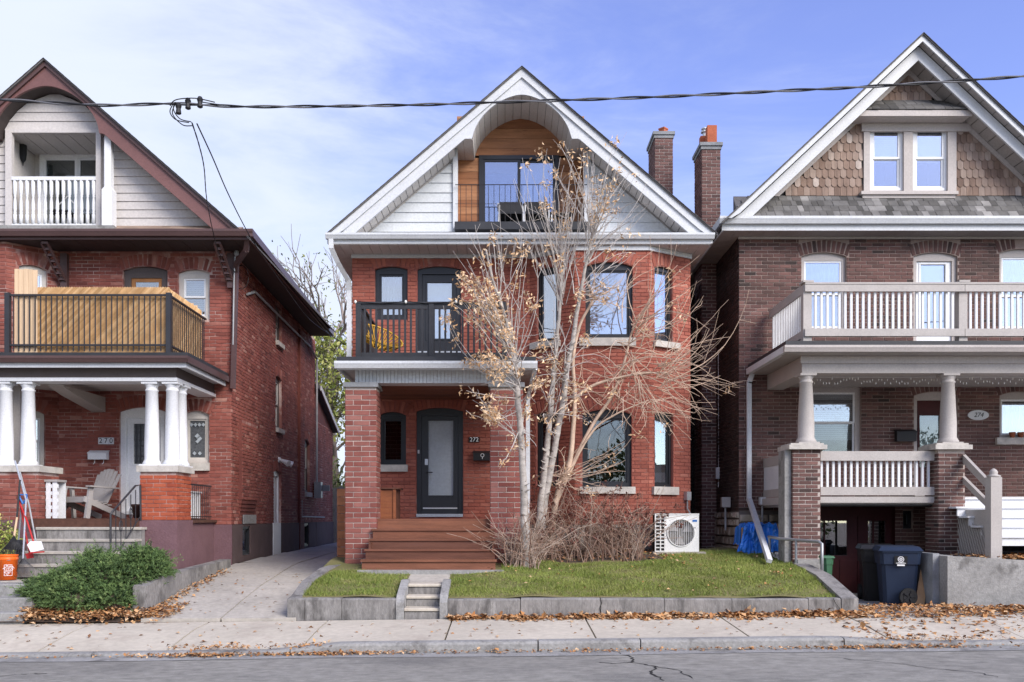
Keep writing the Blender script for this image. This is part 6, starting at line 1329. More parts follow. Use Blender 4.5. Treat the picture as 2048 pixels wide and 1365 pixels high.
# fallen leaves
def litter(name, pts, lab, size=(.035, .125), par=None):
    P_ = np.array(pts); n = len(P_); D_ = np.stack([NR.normal(size=n), NR.normal(size=n), NR.normal(0, .25, n)], 1)
    leaf_mesh(name, 'leaf_litter', P_, D_, NR.uniform(*size, n), .62, par, .45, .55, 'stuff', lab, 'fallen leaves')
pts = []
for _ in range(3600): x = R.uniform(-.8, 4.95); y = 12.56 - abs(R.gauss(0, .07 + .06 * max(0, x / 5) + .07 * (.5 + .5 * math.sin(x * 2.7 + math.sin(x * 7))))); (R.random() < .3 + .7 * (.5 + .5 * math.sin(x * 4.3 + 2 * math.sin(x * 1.9)))) and pts.append((x, y, sz(x, min(y, 12.55)) + R.uniform(.005, .05) * max(.1, 1 - (12.56 - y) / .3)))
for _ in range(3000): x = R.uniform(4.8, 11); y = 12.95 - abs(R.gauss(0, .28)) if x > 6.9 else R.uniform(12.1, 13.4); y = max(12.2, y); pts.append((x, y, max(sz(x, y), .13 if y > 12.8 else 0) + R.uniform(.01, .05)))
for _ in range(500): x = R.uniform(4.4, 9); y = R.uniform(11, 12.5); pts.append((x, y, swz(x, y) + .006))
litter('fallen_leaves', pts, 'drift of orange and tan fallen leaves along the low lawn wall')
pts = []
for _ in range(1500):
    x = R.uniform(-6.9, -4.7); y = 12.62 - .05 * (x + 6) + R.gauss(0, .12) + (max(0, x + 5.6) * .9 * R.random()); z = max(sz(x, y) if y < 12.5 else dz(x, y), .08 + (y - 12.5) * .3 if x < -5.4 else 0) + R.uniform(.005, .05); pts.append((x, y, z))
for _ in range(380): y = 12.6 + 3.6 * R.random() ** 1.4; x = -5.12 + abs(R.gauss(0, .10)); pts.append((x, y, dz(x, y) + R.uniform(.004, .03)))
litter('juniper_leaf_litter', pts, 'brown leaf litter under the juniper and along driveway edge', (.04, .085))
pts = []
for _ in range(260): x, y = R.uniform(-9, 7), R.uniform(11.0, 12.5); pts.append((x, y, swz(x, y) + .006))
for _ in range(70): x, y = R.uniform(-5, -3), R.uniform(12.7, 16); pts.append((x, y, dz(x, y) + .006))
for _ in range(170): x, y = R.uniform(-.6, 4.6), R.uniform(12.9, 16); pts.append((x, y, lz(x, y) + .04))
for _ in range(400): x = R.uniform(.0, 2.8); y = R.uniform(15, 16.3); pts.append((x, y, lz(x, y) + .04))
litter('scattered_leaves', pts, 'single brown leaves scattered over pavement, driveway and lawn', (.035, .08))
pts = []
for _ in range(1500): x = R.choice((R.gauss(-3.6, .5), R.gauss(-2.2, .5), R.uniform(-9, 9), R.gauss(4.6, .5), R.uniform(-2.2, 4))); y = 10.74 - abs(R.gauss(0, .07)); pts.append((x, y, gz(x) - .118 + R.uniform(.004, .03)))
for _ in range(600): x = R.choice((R.gauss(-3.5, .3), R.gauss(-2.35, .2), R.gauss(-7.6, .4), R.gauss(5.1, .5))); y = R.gauss(10.9, .09); pts.append((x, y, gz(x) - .05 + R.uniform(0, .03)))
litter('gutter_litter', pts, 'dark brown leaf debris lying along the kerb', (.03, .07))
for _ in range(1): 
    pts = [(R.uniform(7.3, 11), 13.6 + abs(R.gauss(0, .5)), .87 + R.uniform(0, .04)) for _ in range(1500)]; litter('terrace_leaves', pts, 'orange leaves lying on top of the terrace wall', (.05, .1))
# ---------------------------------------------------------------- things standing and hanging about
def B(*a): return MB().box(*a)
# overhead cable with splice and service drops
def twisted(pts, r, off, tw, n=12):
    q = smooth([Vector(p) for p in pts], n); out = [[], []]; s = 0
    for i, p in enumerate(q):
        if i: s += (q[i] - q[i - 1]).length
        a = s * tw
        for k in (0, 1): out[k].append(p + Vector((0, math.cos(a + k * math.pi), math.sin(a + k * math.pi))) * off)
    return out
CY = 9.8
main = [P3(a, b, CY) for a, b in ((-1400, 150), (-600, 185), (-150, 196), (0, 200), (200, 211), (350, 208), (500, 214), (800, 211), (1030, 204), (1300, 195), (1550, 183), (1750, 173), (2048, 153), (2500, 118), (3400, 40))]
cb = thing('overhead_cable', main[4], 'black twisted utility cable strung across in front of the houses', 'cable')
for k, q in enumerate(twisted(main, .011, .010, 7.0, 26)): MB().tube(q, .0095, 5).build('strand', M['cable' if k == 0 else 'cable_light'], cb, True)
for a, b in ((357, 218), (376, 208), (400, 205)): p = P3(a, b, CY); MB().lathe(p.x, p.y, [(.02, p.z - .06), (.032, p.z - .05), (.025, p.z), (.035, p.z + .03), (.02, p.z + .06)], 8).build('clamp', M['cable'], cb)
for pts in ([(340, 212), (352, 200), (390, 197), (430, 205)], [(345, 210), (340, 225), (352, 240), (378, 246)], [(352, 205), (345, 228), (365, 250), (384, 252)], [(350, 205), (347, 220), (360, 238), (382, 244)], [(405, 205), (440, 210), (470, 213)]):
    MB().tube(smooth([P3(a, b, CY + R.uniform(-.05, .05)) for a, b in pts], 6), .006, 5).build('splice_loop', M['cable'], cb)
dp = [(384, 246, 9.8), (398, 290, 10.6), (408, 335, 11.7), (413, 395, 13.2), (424, 455, 15.2), (440, 510, 16.4), (470, 545, 16.85)]
dr_ = thing('service_drop', P3(*dp[0]), 'thin twisted service wire dropping to the left house eave', 'cable')
for q in twisted([P3(*p) for p in dp], .006, .006, 9, 10): MB().tube(q, .0065, 5).build('strand', M['cable'], dr_, True)
dp = [(394, 248, 9.8), (425, 315, 10.9), (455, 385, 12.4), (490, 455, 14.3), (520, 505, 15.6), (570, 575, 18), (620, 640, 20.5), (690, 690, 17.5)]
dr2 = thing('service_drop', P3(*dp[0]), 'long thin service wire running past left eave towards the middle house', 'cable')
MB().tube(smooth([P3(*p) for p in dp], 8), .008, 5).build('strand', M['cable'], dr2, True)
wl = MB()
wh = thing('weatherhead', P3(472, 510, 16.9), 'grey conduit weatherhead with looped wire at left house corner', 'conduit')
MB().tube([P3(473, 508, 16.85), P3(470, 515, 16.85), P3(468, 560, 16.87), P3(466, 690, 16.9)], .014, 6).build('pipe', M['cable_grey'], wh); MB().lathe(PX(473, 16.85), 16.85, [(.03, PZ(512, 16.85)), (.05, PZ(508, 16.85)), (.03, PZ(502, 16.85))], 8).build('cap', M['cable_grey'], wh)
MB().tube([P3(483 + 14 * math.cos(t), 555 + 24 * math.sin(t), 17.4) for t in [k * .5 for k in range(13)]], .008, 5).build('wire_loop', M['cable'], wh)
# air conditioner
ac = thing('air_conditioner', (3.1, 16.0, .86), 'white outdoor air conditioner unit with round fan grille beside the bay', 'air conditioner')
ay = 15.95; a0, a1 = PX(1331, ay), PX(1398, ay); s0 = PX(1311, ay); z0, z1 = PZ(1104, ay), PZ(1030, ay)
cx, cz, rr = PX(1362, ay), (z0 + z1) / 2 + .01, .245; m = MB(); N_ = 28     # front plate with a round hole
ring_o = []; 
for k in range(N_):
    t = 2 * math.pi * k / N_; c, s = math.cos(t), math.sin(t); f = min((a1 - cx if c > 0 else cx - a0) / max(abs(c), 1e-6), (z1 - cz if s > 0 else cz - z0) / max(abs(s), 1e-6)); ring_o.append((cx + c * f, cz + s * f))
for k in range(N_):
    k2 = (k + 1) % N_; t0, t1 = 2 * math.pi * k / N_, 2 * math.pi * k2 / N_; i0, i1 = (cx + rr * math.cos(t0), cz + rr * math.sin(t0)), (cx + rr * math.cos(t1), cz + rr * math.sin(t1))
    m.quad((ring_o[k][0], ay, ring_o[k][1]), (ring_o[k2][0], ay, ring_o[k2][1]), (i1[0], ay, i1[1]), (i0[0], ay, i0[1])); m.quad((i0[0], ay, i0[1]), (i1[0], ay, i1[1]), (i1[0], ay + .1, i1[1]), (i0[0], ay + .1, i0[1]))
for zz, q in ((z1, 1), (z0, 0)):
    for sx in (a0, a1): m.add([(sx, ay, zz), (sx, ay + .001, zz), (sx, ay + .001, zz)], [(0, 1, 2)])
m.quad((a0, ay + .3, z0), (a1, ay + .3, z0), (a1, ay + .3, z1), (a0, ay + .3, z1)); m.quad((a0, ay, z1), (a1, ay, z1), (a1, ay + .3, z1), (a0, ay + .3, z1)); m.quad((a1, ay, z0), (a1, ay + .3, z0), (a1, ay + .3, z1), (a1, ay, z1)); m.quad((a0, ay, z0), (a1, ay, z0), (a1, ay + .3, z0), (a0, ay + .3, z0)); m.quad((a0, ay, z0), (a0, ay + .3, z0), (a0, ay + .3, z1), (a0, ay, z1))
for c0, c1 in (((a0, z0), 1), ((a1, z0), 2), ((a1, z1), 3), ((a0, z1), 4)): pass
m.build('casing', M['ac_white'], ac)
cor = MB()
for sx, szz in ((1, 1), (1, -1), (-1, 1), (-1, -1)):
    X1, Z1_ = (a1 if sx > 0 else a0), (z1 if szz > 0 else z0); t = [k for k in range(N_) if (math.cos(2 * math.pi * k / N_) * sx > 0 and math.sin(2 * math.pi * k / N_) * szz > 0)]
    for k in t:
        k2 = (k + 1) % N_; A_, B_ = ring_o[k], ring_o[k2]
        if abs(A_[0] - B_[0]) > 1e-4 and abs(A_[1] - B_[1]) > 1e-4: cor.add([(A_[0], ay + .0005, A_[1]), (B_[0], ay + .0005, B_[1]), (X1, ay + .0005, Z1_)], [(0, 1, 2)])
if cor.f: cor.build('corner_plate', M['ac_white'], ac)
MB().lathe(cx, 0, [(rr * .99, 0), (rr * .99, .002)], 28).build('fan_well', M['interior_dark'], ac).matrix_local = Matrix.Translation((cx, ay + .095, cz)) @ Matrix.Rotation(rad(90), 4, 'X') @ Matrix.Translation((-cx, 0, 0)) if False else Matrix.Identity(4)
bpy.data.objects.remove(bpy.data.objects['fan_well'])
w_ = MB(); w_.add([(cx + rr * math.cos(2 * math.pi * k / 28), ay + .098, cz + rr * math.sin(2 * math.pi * k / 28)) for k in range(28)], [tuple(range(28))]); w_.build('fan_well', M['interior_mid'], ac)
for k in range(3):
    t = k * 2.09 + .4; b_ = MB(); q = [(cx + .04 * math.cos(t), cz + .04 * math.sin(t)), (cx + .23 * math.cos(t - .35), cz + .23 * math.sin(t - .35)), (cx + .23 * math.cos(t + .5), cz + .23 * math.sin(t + .5))]; b_.prism([(x, ay + .07, z) for x, z in q], (0, .008, 0)); b_.build('fan_blade', M['grey_plastic'], ac)
gr = MB()
for k in range(-7, 8):
    x = k * rr / 7.6; h = math.sqrt(max(0, rr * rr - x * x)); gr.box(cx + x - .003, cx + x + .003, ay - .012, ay - .006, cz - h, cz + h)
gr.build('fan_grille', M['white_plastic'], ac); MB().tube([(cx + rr * math.cos(t), ay - .009, cz + rr * math.sin(t)) for t in [2 * math.pi * k / 28 for k in range(29)]], .01, 5).build('grille_ring', M['ac_white'], ac)
B(s0, a0 - .002, ay + .02, ay + .3, z0, z1).build('coil_block', M['interior_dark'], ac)
for i in range(11): zz = lerp(z0, z1 - .02, i / 10); B(s0 - .01, a0 - .003, ay - .002, ay + .018, zz, zz + .02).build('louvre', M['ac_white'], ac)
for x in (s0 - .012, (s0 + a0) / 2 - .01, a0 - .022): B(x, x + .02, ay - .006, ay + .017, z0, z1).build('louvre_bar', M['ac_white'], ac)
B(s0 - .012, a1 + .003, ay - .01, ay + .305, z1 + .001, z1 + .022).build('top_lid', M['ac_white'], ac)
B(PX(1385, ay), PX(1394, ay), ay - .006, ay - .001, PZ(1044, ay), PZ(1040, ay)).build('badge', M['blue_plastic'], ac); B(PX(1387, ay), PX(1391, ay), ay - .006, ay - .001, PZ(1057, ay), PZ(1055, ay)).build('badge', M['text_black'], ac)
B(s0 - .05, a1 + .12, ay - .03, ay + .36, z0 - .05, z0 - .002).build('pad', M['concrete'], ac)
db = thing('disconnect_box', P3(1372, 990, 16.9), 'small grey electrical box with conduit above the air conditioner', 'electrical box')
Fd = Frt; u = Fd.u(1371); MB().fbox(Fd, u - .055, u + .055, .012, .10, PZ(1001, 16.9), PZ(984, 16.9)).build('box', M['galvanised'], db); MB().tube([Fd.p(u, .05, PZ(1001, 16.9)), Fd.p(u, .05, PZ(1018, 16.9)), Fd.p(u + .05, .08, PZ(1028, 16.9))], .014, 6).build('conduit', M['cable_grey'], db)
# numbers and letter boxes
def plate(name, cx_px, cy_px, Y, w_, h_, txt, m, tm, size, label):
    x, z = PX(cx_px, Y), PZ(cy_px, Y); t = thing(name, (x, Y, z), label, 'house number'); B(x - w_ / 2, x + w_ / 2, Y - .03, Y - .01, z - h_ / 2, z + h_ / 2).build('plate', M[m], t); text_mesh(txt, size, M[tm], 'numerals', t, at(x, Y - .032, z) @ FACE, .002); return t
t = thing('number_tiles', P3(213, 889, 16.97), 'three white tiles reading 270 on the left porch wall', 'house number')
for i, ch in enumerate('270'): x = PX(203 + i * 10.4, 17); z = PZ(882.5, 17); B(x - .047, x + .047, 16.965, 16.985, z - .062, z + .062).build('tile', M['white_paint'], t); text_mesh(ch, .135, M['text_black'], 'numeral', t, at(x, 16.964, z) @ FACE, .002)
plate('number_plate', 948.5, 880, 17, .20, .10, '272', 'text_black', 'text_white', .115, 'black plate with white number 272 beside the black front door')
t = thing('number_plaque', P3(1955, 831, 17), 'oval cream plaque with number 274 on brown brick', 'house number'); x, z = PX(1955, 17), PZ(831, 17)
MB().prism([(x + .20 * math.cos(a), 16.985, z + .095 * math.sin(a)) for a in [2 * math.pi * k / 32 for k in range(32)]], (0, -.02, 0)).build('plaque', M['white_paint'], t); text_mesh('274', .12, M['text_black'], 'numerals', t, at(x, 16.962, z) @ FACE, .002, shear=.25)
def mailbox(px0, px1, py0, py1, m, label, hooks=False, emblem=False):
    Y = 16.98; x0, x1, z1, z0 = PX(px0, Y), PX(px1, Y), PZ(py0, Y), PZ(py1, Y); t = thing('mailbox', ((x0 + x1) / 2, Y, z0), label, 'mailbox')
    MB().profx([(Y, z0), (Y - .11, z0), (Y - .12, z1 - .05), (Y, z1)], x0, x1).build('box', M[m], t); MB().profx([(Y - .125, z1 - .05), (Y - .125, z1 - .035), (Y, z1 + .016), (Y, z1 + .002)], x0 - .01, x1 + .01).build('lid', M[m], t)
    if hooks:
        for f in (.3, .78): xx = lerp(x0, x1, f); MB().tube([(xx, Y - .05, z0), (xx, Y - .06, z0 - .06), (xx - .015, Y - .09, z0 - .09)], .006, 5).build('hook', M[m], t)
    if emblem: xx, zz = lerp(x0, x1, .5), (z0 + z1) / 2; MB().tube([(xx + .032 * math.sin(k * .7), Y - .125, zz + .01 + .032 * math.cos(k * .7)) for k in range(10)] , .006, 5).tube([(xx, Y - .125, zz - .022), (xx, Y - .125, zz - .06)], .006, 5).build('emblem', M['text_white'], t)
mailbox(181, 218, 903, 920, 'white_paint', 'white metal mailbox on the left porch wall', True); mailbox(947, 983, 904, 922, 'black_plastic', 'black wall mailbox with keyhole-shaped white emblem', False, True); mailbox(1789, 1828, 861, 884, 'black_plastic', 'plain black mailbox between window and door of the right house')
# planter box, slat screen
pb = thing('planter_box', (PX(782, 15.9), 15.9, 1.472), 'slatted cedar storage box standing inside the middle porch', 'box'); x0, x1 = PX(757, 15.7), PX(792, 15.7); zt = PZ(976, 15.7)
for i in range(5): MB().add(*(lambda q: (q.v, q.f))(B(x0, x1, 15.7, 15.72, 1.475 + i * .1, 1.57 + i * .1))).build('slat', M['fence_board'], pb)
for x in (x0, x1 - .05): B(x, x + .05, 15.678, 15.698, 1.475, zt - .025).build('corner_board', M['fence_board'], pb)
for i in range(4): B(x1 - .02, x1 - .002, 15.722 + i * .16, 15.87 + i * .16, 1.475, zt - .027).build('side_board', M['deck_board'], pb)
B(x0 - .02, x1 + .05, 15.66, 16.4, zt - .025, zt).build('lid', M['deck_board'], pb)
ssn = thing('slat_screen', (-2.8, 15.5, .6), 'narrow cedar screen of horizontal boards beside the left porch pier', 'screen'); x0, x1 = PX(674, 15.5), PX(692, 15.5) + .1
for i in range(9): m = box_t(x0, x1, 15.5, 15.525, PZ(1128 - i * 16.7, 15.5) + .004, PZ(1128 - (i + 1) * 16.7, 15.5) - .004); m.build('slat', M['fence_board'], ssn)
B(x0 + .01, x0 + .05, 15.53, 15.57, .5, PZ(980, 15.5)).build('post', M['deck_board'], ssn)
# upper balconies
yc = thing('egg_chair', (PX(762, 15.8), 15.8, 4.15), 'round yellow cord lounge chair on the middle house balcony', 'chair')
c0 = P3(762, 672, 15.8); ax_u = Vector((.33, -.10, -.20)); ax_v = Vector((.13, .33, .13)); nrm = ax_u.cross(ax_v).normalized()
if nrm.z < 0: nrm = -nrm
rim = [c0 + ax_u * 1.08 * math.cos(t) + ax_v * .95 * math.sin(t) for t in [2 * math.pi * k / 32 for k in range(33)]]; MB().tube(rim, .016, 6).build('rim', M['yellow_cane'], yc, True); cen = c0 - nrm * .26
cm = MB()
for k in range(32): p, q = rim[k], (rim[k] * .35 + cen * .65) - nrm * .03; cm.tube([p, p * .6 + q * .4 - nrm * .06, q], .009, 4); cm.tube([rim[k] * .5 + rim[k + 1] * .5, q], .007, 4)
cm.add([tuple(rim[k] * .42 + cen * .58 - nrm * .05) for k in range(32)], [tuple(range(32))]); cm.build('cord_seat', M['yellow_cane'], yc, kind='stuff')
for k in (3, 12, 19, 28): p = rim[k] * .4 + cen * .6; MB().tube([p, Vector((p.x * .9 + c0.x * .1, p.y, 4.16))], .012, 5).build('leg', M['dark_metal'], yc)
def arm_chair(px, Y, label, z0=7.0):
    x = PX(px, Y); t = thing('balcony_chair', (x, Y, z0), label, 'chair', 'chairs on the gable balcony'); w_, h = .24, .62
    MB().profx([(Y + .16, z0 + .30), (Y + .19, z0 + .3), (Y + .25, z0 + h), (Y + .22, z0 + h)], x - w_ + .02, x + w_ - .02).build('backrest', M['black_plastic'], t); B(x - w_ + .02, x + w_ - .02, Y - .2, Y + .18, z0 + .25, z0 + .29).build('seat', M['black_plastic'], t)
    for sx in (-1, 1):
        for yy in (-.2, .2): MB().tube([(x + sx * w_, Y + yy, z0 + .005), (x + sx * (w_ - .02), Y + yy * .9, z0 + .42)], .014, 6).build('leg', M['white_paint'], t)
        B(x + sx * w_ - .02, x + sx * w_ + .02, Y - .22, Y + .2, z0 + .42, z0 + .44).build('armrest', M['white_paint'], t)
arm_chair(1022, 17.1, 'black and white armchair behind the gable balcony rail'); arm_chair(1073, 17.1, 'black and white armchair behind the gable balcony rail')
tb = thing('balcony_table', (PX(1120, 17.1), 17.1, 7), 'low dark slatted table at the right end of gable balcony', 'table'); x = PX(1122, 17.1)
for i in range(4): B(x - .22, x + .22, 16.92 + i * .09, 17.0 + i * .09, 7.26, 7.29).build('slat', M['black_plastic'], tb)
for sx in (-.2, .18):
    for yy in (16.94, 17.23): B(x + sx, x + sx + .025, yy, yy + .025, 7.001, 7.259).build('leg', M['white_paint'], tb)
lt = thing('hanging_lantern', P3(46, 330, 17), 'dark tapered lantern hanging in the left gable balcony', 'lantern'); p = P3(46, 304, 17.1); MB().lathe(p.x, p.y, [(.005, p.z - .27), (.02, p.z - .2), (.06, p.z - .15), (.075, p.z - .05), (.075, p.z + .1), (.06, p.z + .16), (.02, p.z + .21)], 6).build('body', M['black_plastic'], lt); MB().tube([(p.x, p.y, p.z + .2), (p.x, p.y, 8.62)], .006, 5).build('hook', M['black_plastic'], lt)
gc = thing('cafe_chair', (PX(125, 17.1), 17.1, 6.9), 'round-backed metal cafe chair behind the white turned balusters', 'chair'); x, y = PX(125, 17.1), 17.1
MB().tube([(x - .2, y + .15, 6.9), (x - .2, y + .17, 7.5), (x, y + .2, 7.72), (x + .2, y + .17, 7.5), (x + .2, y + .15, 6.9)], .014, 6).build('back_hoop', M['white_paint'], gc); MB().lathe(x, y, [(.2, 7.3), (.21, 7.31), (.21, 7.33), (.2, 7.34)], 16).build('seat', M['black_plastic'], gc)
for sx in (-.16, .16): MB().tube([(x + sx, y - .12, 7.3), (x + sx * 1.2, y - .2, 6.9)], .012, 5).build('leg', M['white_paint'], gc)
# adirondack chair
def adirondack(px, Y, deg, label):
 ad = thing('adirondack_chair', (PX(px, Y), Y, 1.48), label, 'chair'); x, y, z = PX(px, Y), Y, 1.48; ang = rad(deg)
 def ap(a, b, c): return Vector((x + a * math.cos(ang) - b * math.sin(ang), y + a * math.sin(ang) + b * math.cos(ang), z + c))
 for i in range(7):
     f = (i - 3) / 3; w_ = .035; top = .90 - .10 * f * f; b0, t0 = ap(f * .19, .18, .28), ap(f * .25, .44, top); MB().beam(b0, t0, .068, .02, up=ap(0, 1, 0) - ap(0, 0, 0)).build('back_slat', M['grey_plastic'], ad)
 for i in range(6): q = i / 5; a_, b_ = ap(-.26, lerp(-.32, .2, q), lerp(.36, .24, q)), ap(.26, lerp(-.32, .2, q), lerp(.36, .24, q)); MB().beam(a_, b_, .095, .02).build('seat_slat', M['grey_plastic'], ad)
 for s_ in (-1, 1):
     MB().beam(ap(s_ * .34, -.36, .56), ap(s_ * .32, .32, .54), .11, .025).build('armrest', M['grey_plastic'], ad); MB().beam(ap(s_ * .31, -.36, 0), ap(s_ * .31, -.27, .55), .05, .09).build('leg', M['grey_plastic'], ad); MB().beam(ap(s_ * .29, -.4, .34), ap(s_ * .29, .52, .02), .035, .10).build('leg', M['grey_plastic'], ad)
 MB().beam(ap(-.3, -.36, .33), ap(.3, -.36, .33), .03, .10).build('front_rail', M['grey_plastic'], ad); MB().beam(ap(-.25, .37, .66), ap(.25, .37, .66), .02, .06).build('back_rail', M['grey_plastic'], ad)
adirondack(180, 15.9, -22, 'grey plastic slat-back garden chair beside the white front door'); adirondack(96, 16.35, 50, 'grey slat-back garden chair half hidden behind the pallet crate')
cr = thing('pallet_crate', (PX(98, 15.2), 15.2, 1.48), 'white painted pallet-wood crate at the top of left porch steps', 'crate'); x0, x1 = PX(82, 15.2), PX(118, 15.2)
for i, f in enumerate((0, .36, .72)): B(x0 + f * (x1 - x0), x0 + (f + .24) * (x1 - x0), 15.15, 15.17, 1.482, 2.1).build('slat', M['white_paint'], cr)
for i in range(5): B(x0 - .02, x1, 15.175, 15.195, 1.52 + i * .12, 1.58 + i * .12).build('rail', M['white_paint'], cr)
B(x0 - .03, x1 + .01, 15.13, 15.45, 2.102, 2.14).build('top_board', M['grey_plastic'], cr); B(x0, x1, 15.42, 15.44, 1.482, 2.1).build('back_panel', M['white_paint'], cr)
pt = thing('flower_pot', (PX(275, 15.7), 15.7, 1.48), 'brown plant pot beside the white front door', 'pot'); MB().lathe(PX(276, 15.7), 15.7, [(.07, 1.482), (.1, 1.68), (.115, 1.69), (.115, 1.73), (.095, 1.73), (.09, 1.70)], 14).build('pot', M['brown_carpet'], pt, True)
# garden tools leaning by the bucket
bk = thing('bucket', (PX(13, 13.7), 13.7, .54), 'orange plastic bucket with white logo panel on the left steps', 'bucket'); bx_, by_, bz = PX(14, 13.7), 13.7, .545
MB().lathe(bx_, by_, [(.135, bz), (.15, bz + .3), (.158, bz + .305), (.158, bz + .33), (.153, bz + .335), (.153, bz + .36), (.16, bz + .365), (.16, bz + .38), (.148, bz + .38), (.135, bz + .02)], 24).build('pail', M['orange_plastic'], bk, True)
MB().tube([(bx_ - .16, by_, bz + .33), (bx_ - .1, by_ - .13, bz + .30), (bx_ + .1, by_ - .13, bz + .30), (bx_ + .16, by_, bz + .33)], .004, 5).build('handle', M['galvanised'], bk)
Lm = at(bx_ + .085, by_ - .122, bz + .15) @ Matrix.Rotation(rad(35), 4, 'Z') @ FACE
frm = MB(); 
for a, b, c, d_ in ((-.055, .055, -.085, -.08), (-.055, .055, .08, .085), (-.055, -.05, -.085, .085), (.05, .055, -.085, .085)): frm.box(a, b, c, d_, .004, .008)
o = link('logo_frame', frm.mesh('logo_frame', M['text_white']), bk, Lm); text_mesh('THE\nHOME\nDEPOT', .05, M['text_white'], 'logo_text', bk, Lm @ Matrix.Translation((0, .015, .006)) @ Matrix.Rotation(rad(48), 4, 'Z'), .001, space_line=.8)
def tool(name, pts, r, m, label, cat='tool'):
    t = thing(name, pts[0], label, cat); MB().tube(pts, r, 7).build('shaft', M[m], t); return t
Q = lambda a, b, Y: P3(a, b, Y)
t = tool('leaf_rake', [Q(28, 1075, 14.0), Q(34, 1035, 14.05)], .016, 'raw_pine', 'black fan rake with wooden handle leaning by the bucket', 'rake'); MB().tube([Q(34, 1035, 14.05), Q(40, 960, 14.1)], .014, 6).build('upper_shaft', M['black_plastic'], t)
hd_ = MB(); o_ = Q(28, 1075, 13.98)
for k in range(13): hd_.tube([o_, Q(4 + k * 3.6, 1098 + abs(k - 6) * .4, 13.94), Q(0 + k * 4.2, 1108, 13.9)], .006, 4)
hd_.add([tuple(Q(28, 1070, 13.97)), tuple(Q(6, 1100, 13.95)), tuple(Q(44, 1100, 13.95))], [(0, 1, 2)]); hd_.build('rake_head', M['black_plastic'], t)
t = tool('metal_rake', [Q(46, 1118, 13.75), Q(52, 1000, 14.1), Q(40, 958, 14.15), Q(30, 922, 14.2)], .013, 'galvanised', 'long grey-handled wire leaf rake standing against the steps', 'rake'); hd_ = MB(); o_ = Q(46, 1116, 13.75)
for k in range(15): hd_.tube([o_, Q(33 + k * 2.4, 1135, 13.72), Q(31 + k * 2.7, 1146 - abs(k - 7) * .3, 13.7)], .004, 4)
hd_.build('tines', M['dark_metal'], t)
t = tool('snow_shovel', [Q(71, 1098, 13.85), Q(55, 1045, 13.95), Q(40, 1008, 14.1)], .013, 'red_plastic', 'white-bladed snow shovel with red shaft by the left steps', 'shovel'); m = MB(); m.prism([Q(54, 1090, 13.8), Q(60, 1083, 13.81), Q(82, 1083, 13.81), Q(87, 1099, 13.78), Q(62, 1106, 13.76)], (0, .015, 0)); m.build('blade', M['white_plastic'], t); MB().beam(Q(60, 1106, 13.75), Q(88, 1104, 13.75), .03, .02).build('wear_strip', M['red_plastic'], t)
t = tool('blue_shovel', [Q(37, 1080, 14.1), Q(44, 1000, 14.15), Q(46, 1005, 14.16)], .014, 'grey_metal', 'shovel with blue D-shaped grip leaning among the tools', 'shovel'); MB().tube([Q(46, 1008, 14.12), Q(40, 997, 14.12), Q(39, 990, 14.12), Q(54, 990, 14.12), Q(53, 997, 14.12), Q(46, 1008, 14.12)], .014, 6).build('grip', M['blue_plastic'], t); MB().prism([Q(30, 1080, 14.08), Q(44, 1080, 14.08), Q(43, 1108, 14.0), Q(37, 1114, 13.98), Q(31, 1108, 14.0)], (0, .012, 0)).build('blade', M['dark_metal'], t)
t = tool('red_shovel', [Q(60, 1112, 13.9), Q(50, 1060, 14.0), Q(36, 985, 14.2)], .012, 'red_plastic', 'red scoop shovel standing behind the white-bladed one', 'shovel'); MB().prism([Q(50, 1108, 13.88), Q(64, 1105, 13.88), Q(66, 1116, 13.86), Q(54, 1118, 13.86)], (0, .03, 0)).build('blade', M['red_plastic'], t)
t = tool('broom_pole', [Q(75, 1100, 14.05), Q(58, 1010, 14.2), Q(48, 975, 14.25), Q(40, 945, 14.3)], .013, 'cable_grey', 'pale pole leaning against the left porch pier', 'pole'); B(PX(70, 13.95), PX(92, 13.95), 13.92, 13.98, .62, .70).build('brush_head', M['dark_metal'], t)
# flood light on side wall
fl = thing('flood_light', Fs.p(Fs.u(556), 0, 3), 'twin white flood light above the side door', 'lamp'); u = Fs.u(557); zz = Fs.z(920, u); MB().fbox(Fs, u - .08, u + .08, .0, .04, zz - .06, zz + .06).build('base', M['white_plastic'], fl)
for s_ in (-1, 1): p = Vector(Fs.p(u + s_ * .1, .05, zz)); q = Vector(Fs.p(u + s_ * .2, .28, zz - .1)); MB().tube([p, p * .5 + q * .5, q], [.03, .05, .075], 10).build('lamp_head', M['white_plastic'], fl)
# tarp-covered heap
tp = thing('tarp_heap', (PX(1510, 16.3), 16.3, .86), 'heap covered by a crumpled bright blue tarpaulin against the stone base', 'tarp'); x0, x1 = PX(1477, 16.2), PX(1552, 16.2); n = 34; m = MB(); z0, z1 = PZ(1104, 16.2), PZ(1048, 16.2)
for j in range(n + 1):
    for i in range(n + 1):
        s_, t_ = i / n * 2 - 1, j / n; yy = t_; prof = 1 if t_ > .42 else t_ / .42         # front skirt, then the top
        X = lerp(x0, x1, (s_ + 1) / 2); fl_ = (1 - prof); X += s_ * .10 * fl_ + .02 * math.sin(9 * s_ + 7 * t_)
        Zz = z0 + (z1 - z0) * min(1, prof * 1.05) - .05 * abs(s_) ** 4 * 6 * max(0, t_ - .35) * .5
        if abs(s_) > .93: Zz = z0 + (Zz - z0) * .35
        Y_ = 16.0 - .12 * fl_ + max(0, t_ - .42) * .9
        wv = .022 * math.sin(13 * s_ + 3 * math.sin(5 * t_)) + .02 * math.sin(21 * t_ + 4 * s_) + .012 * math.sin(37 * s_ - 11 * t_) + R.gauss(0, .006)
        m.v.append((X + wv * .4, Y_ + wv * 1.2, Zz + wv * .7))
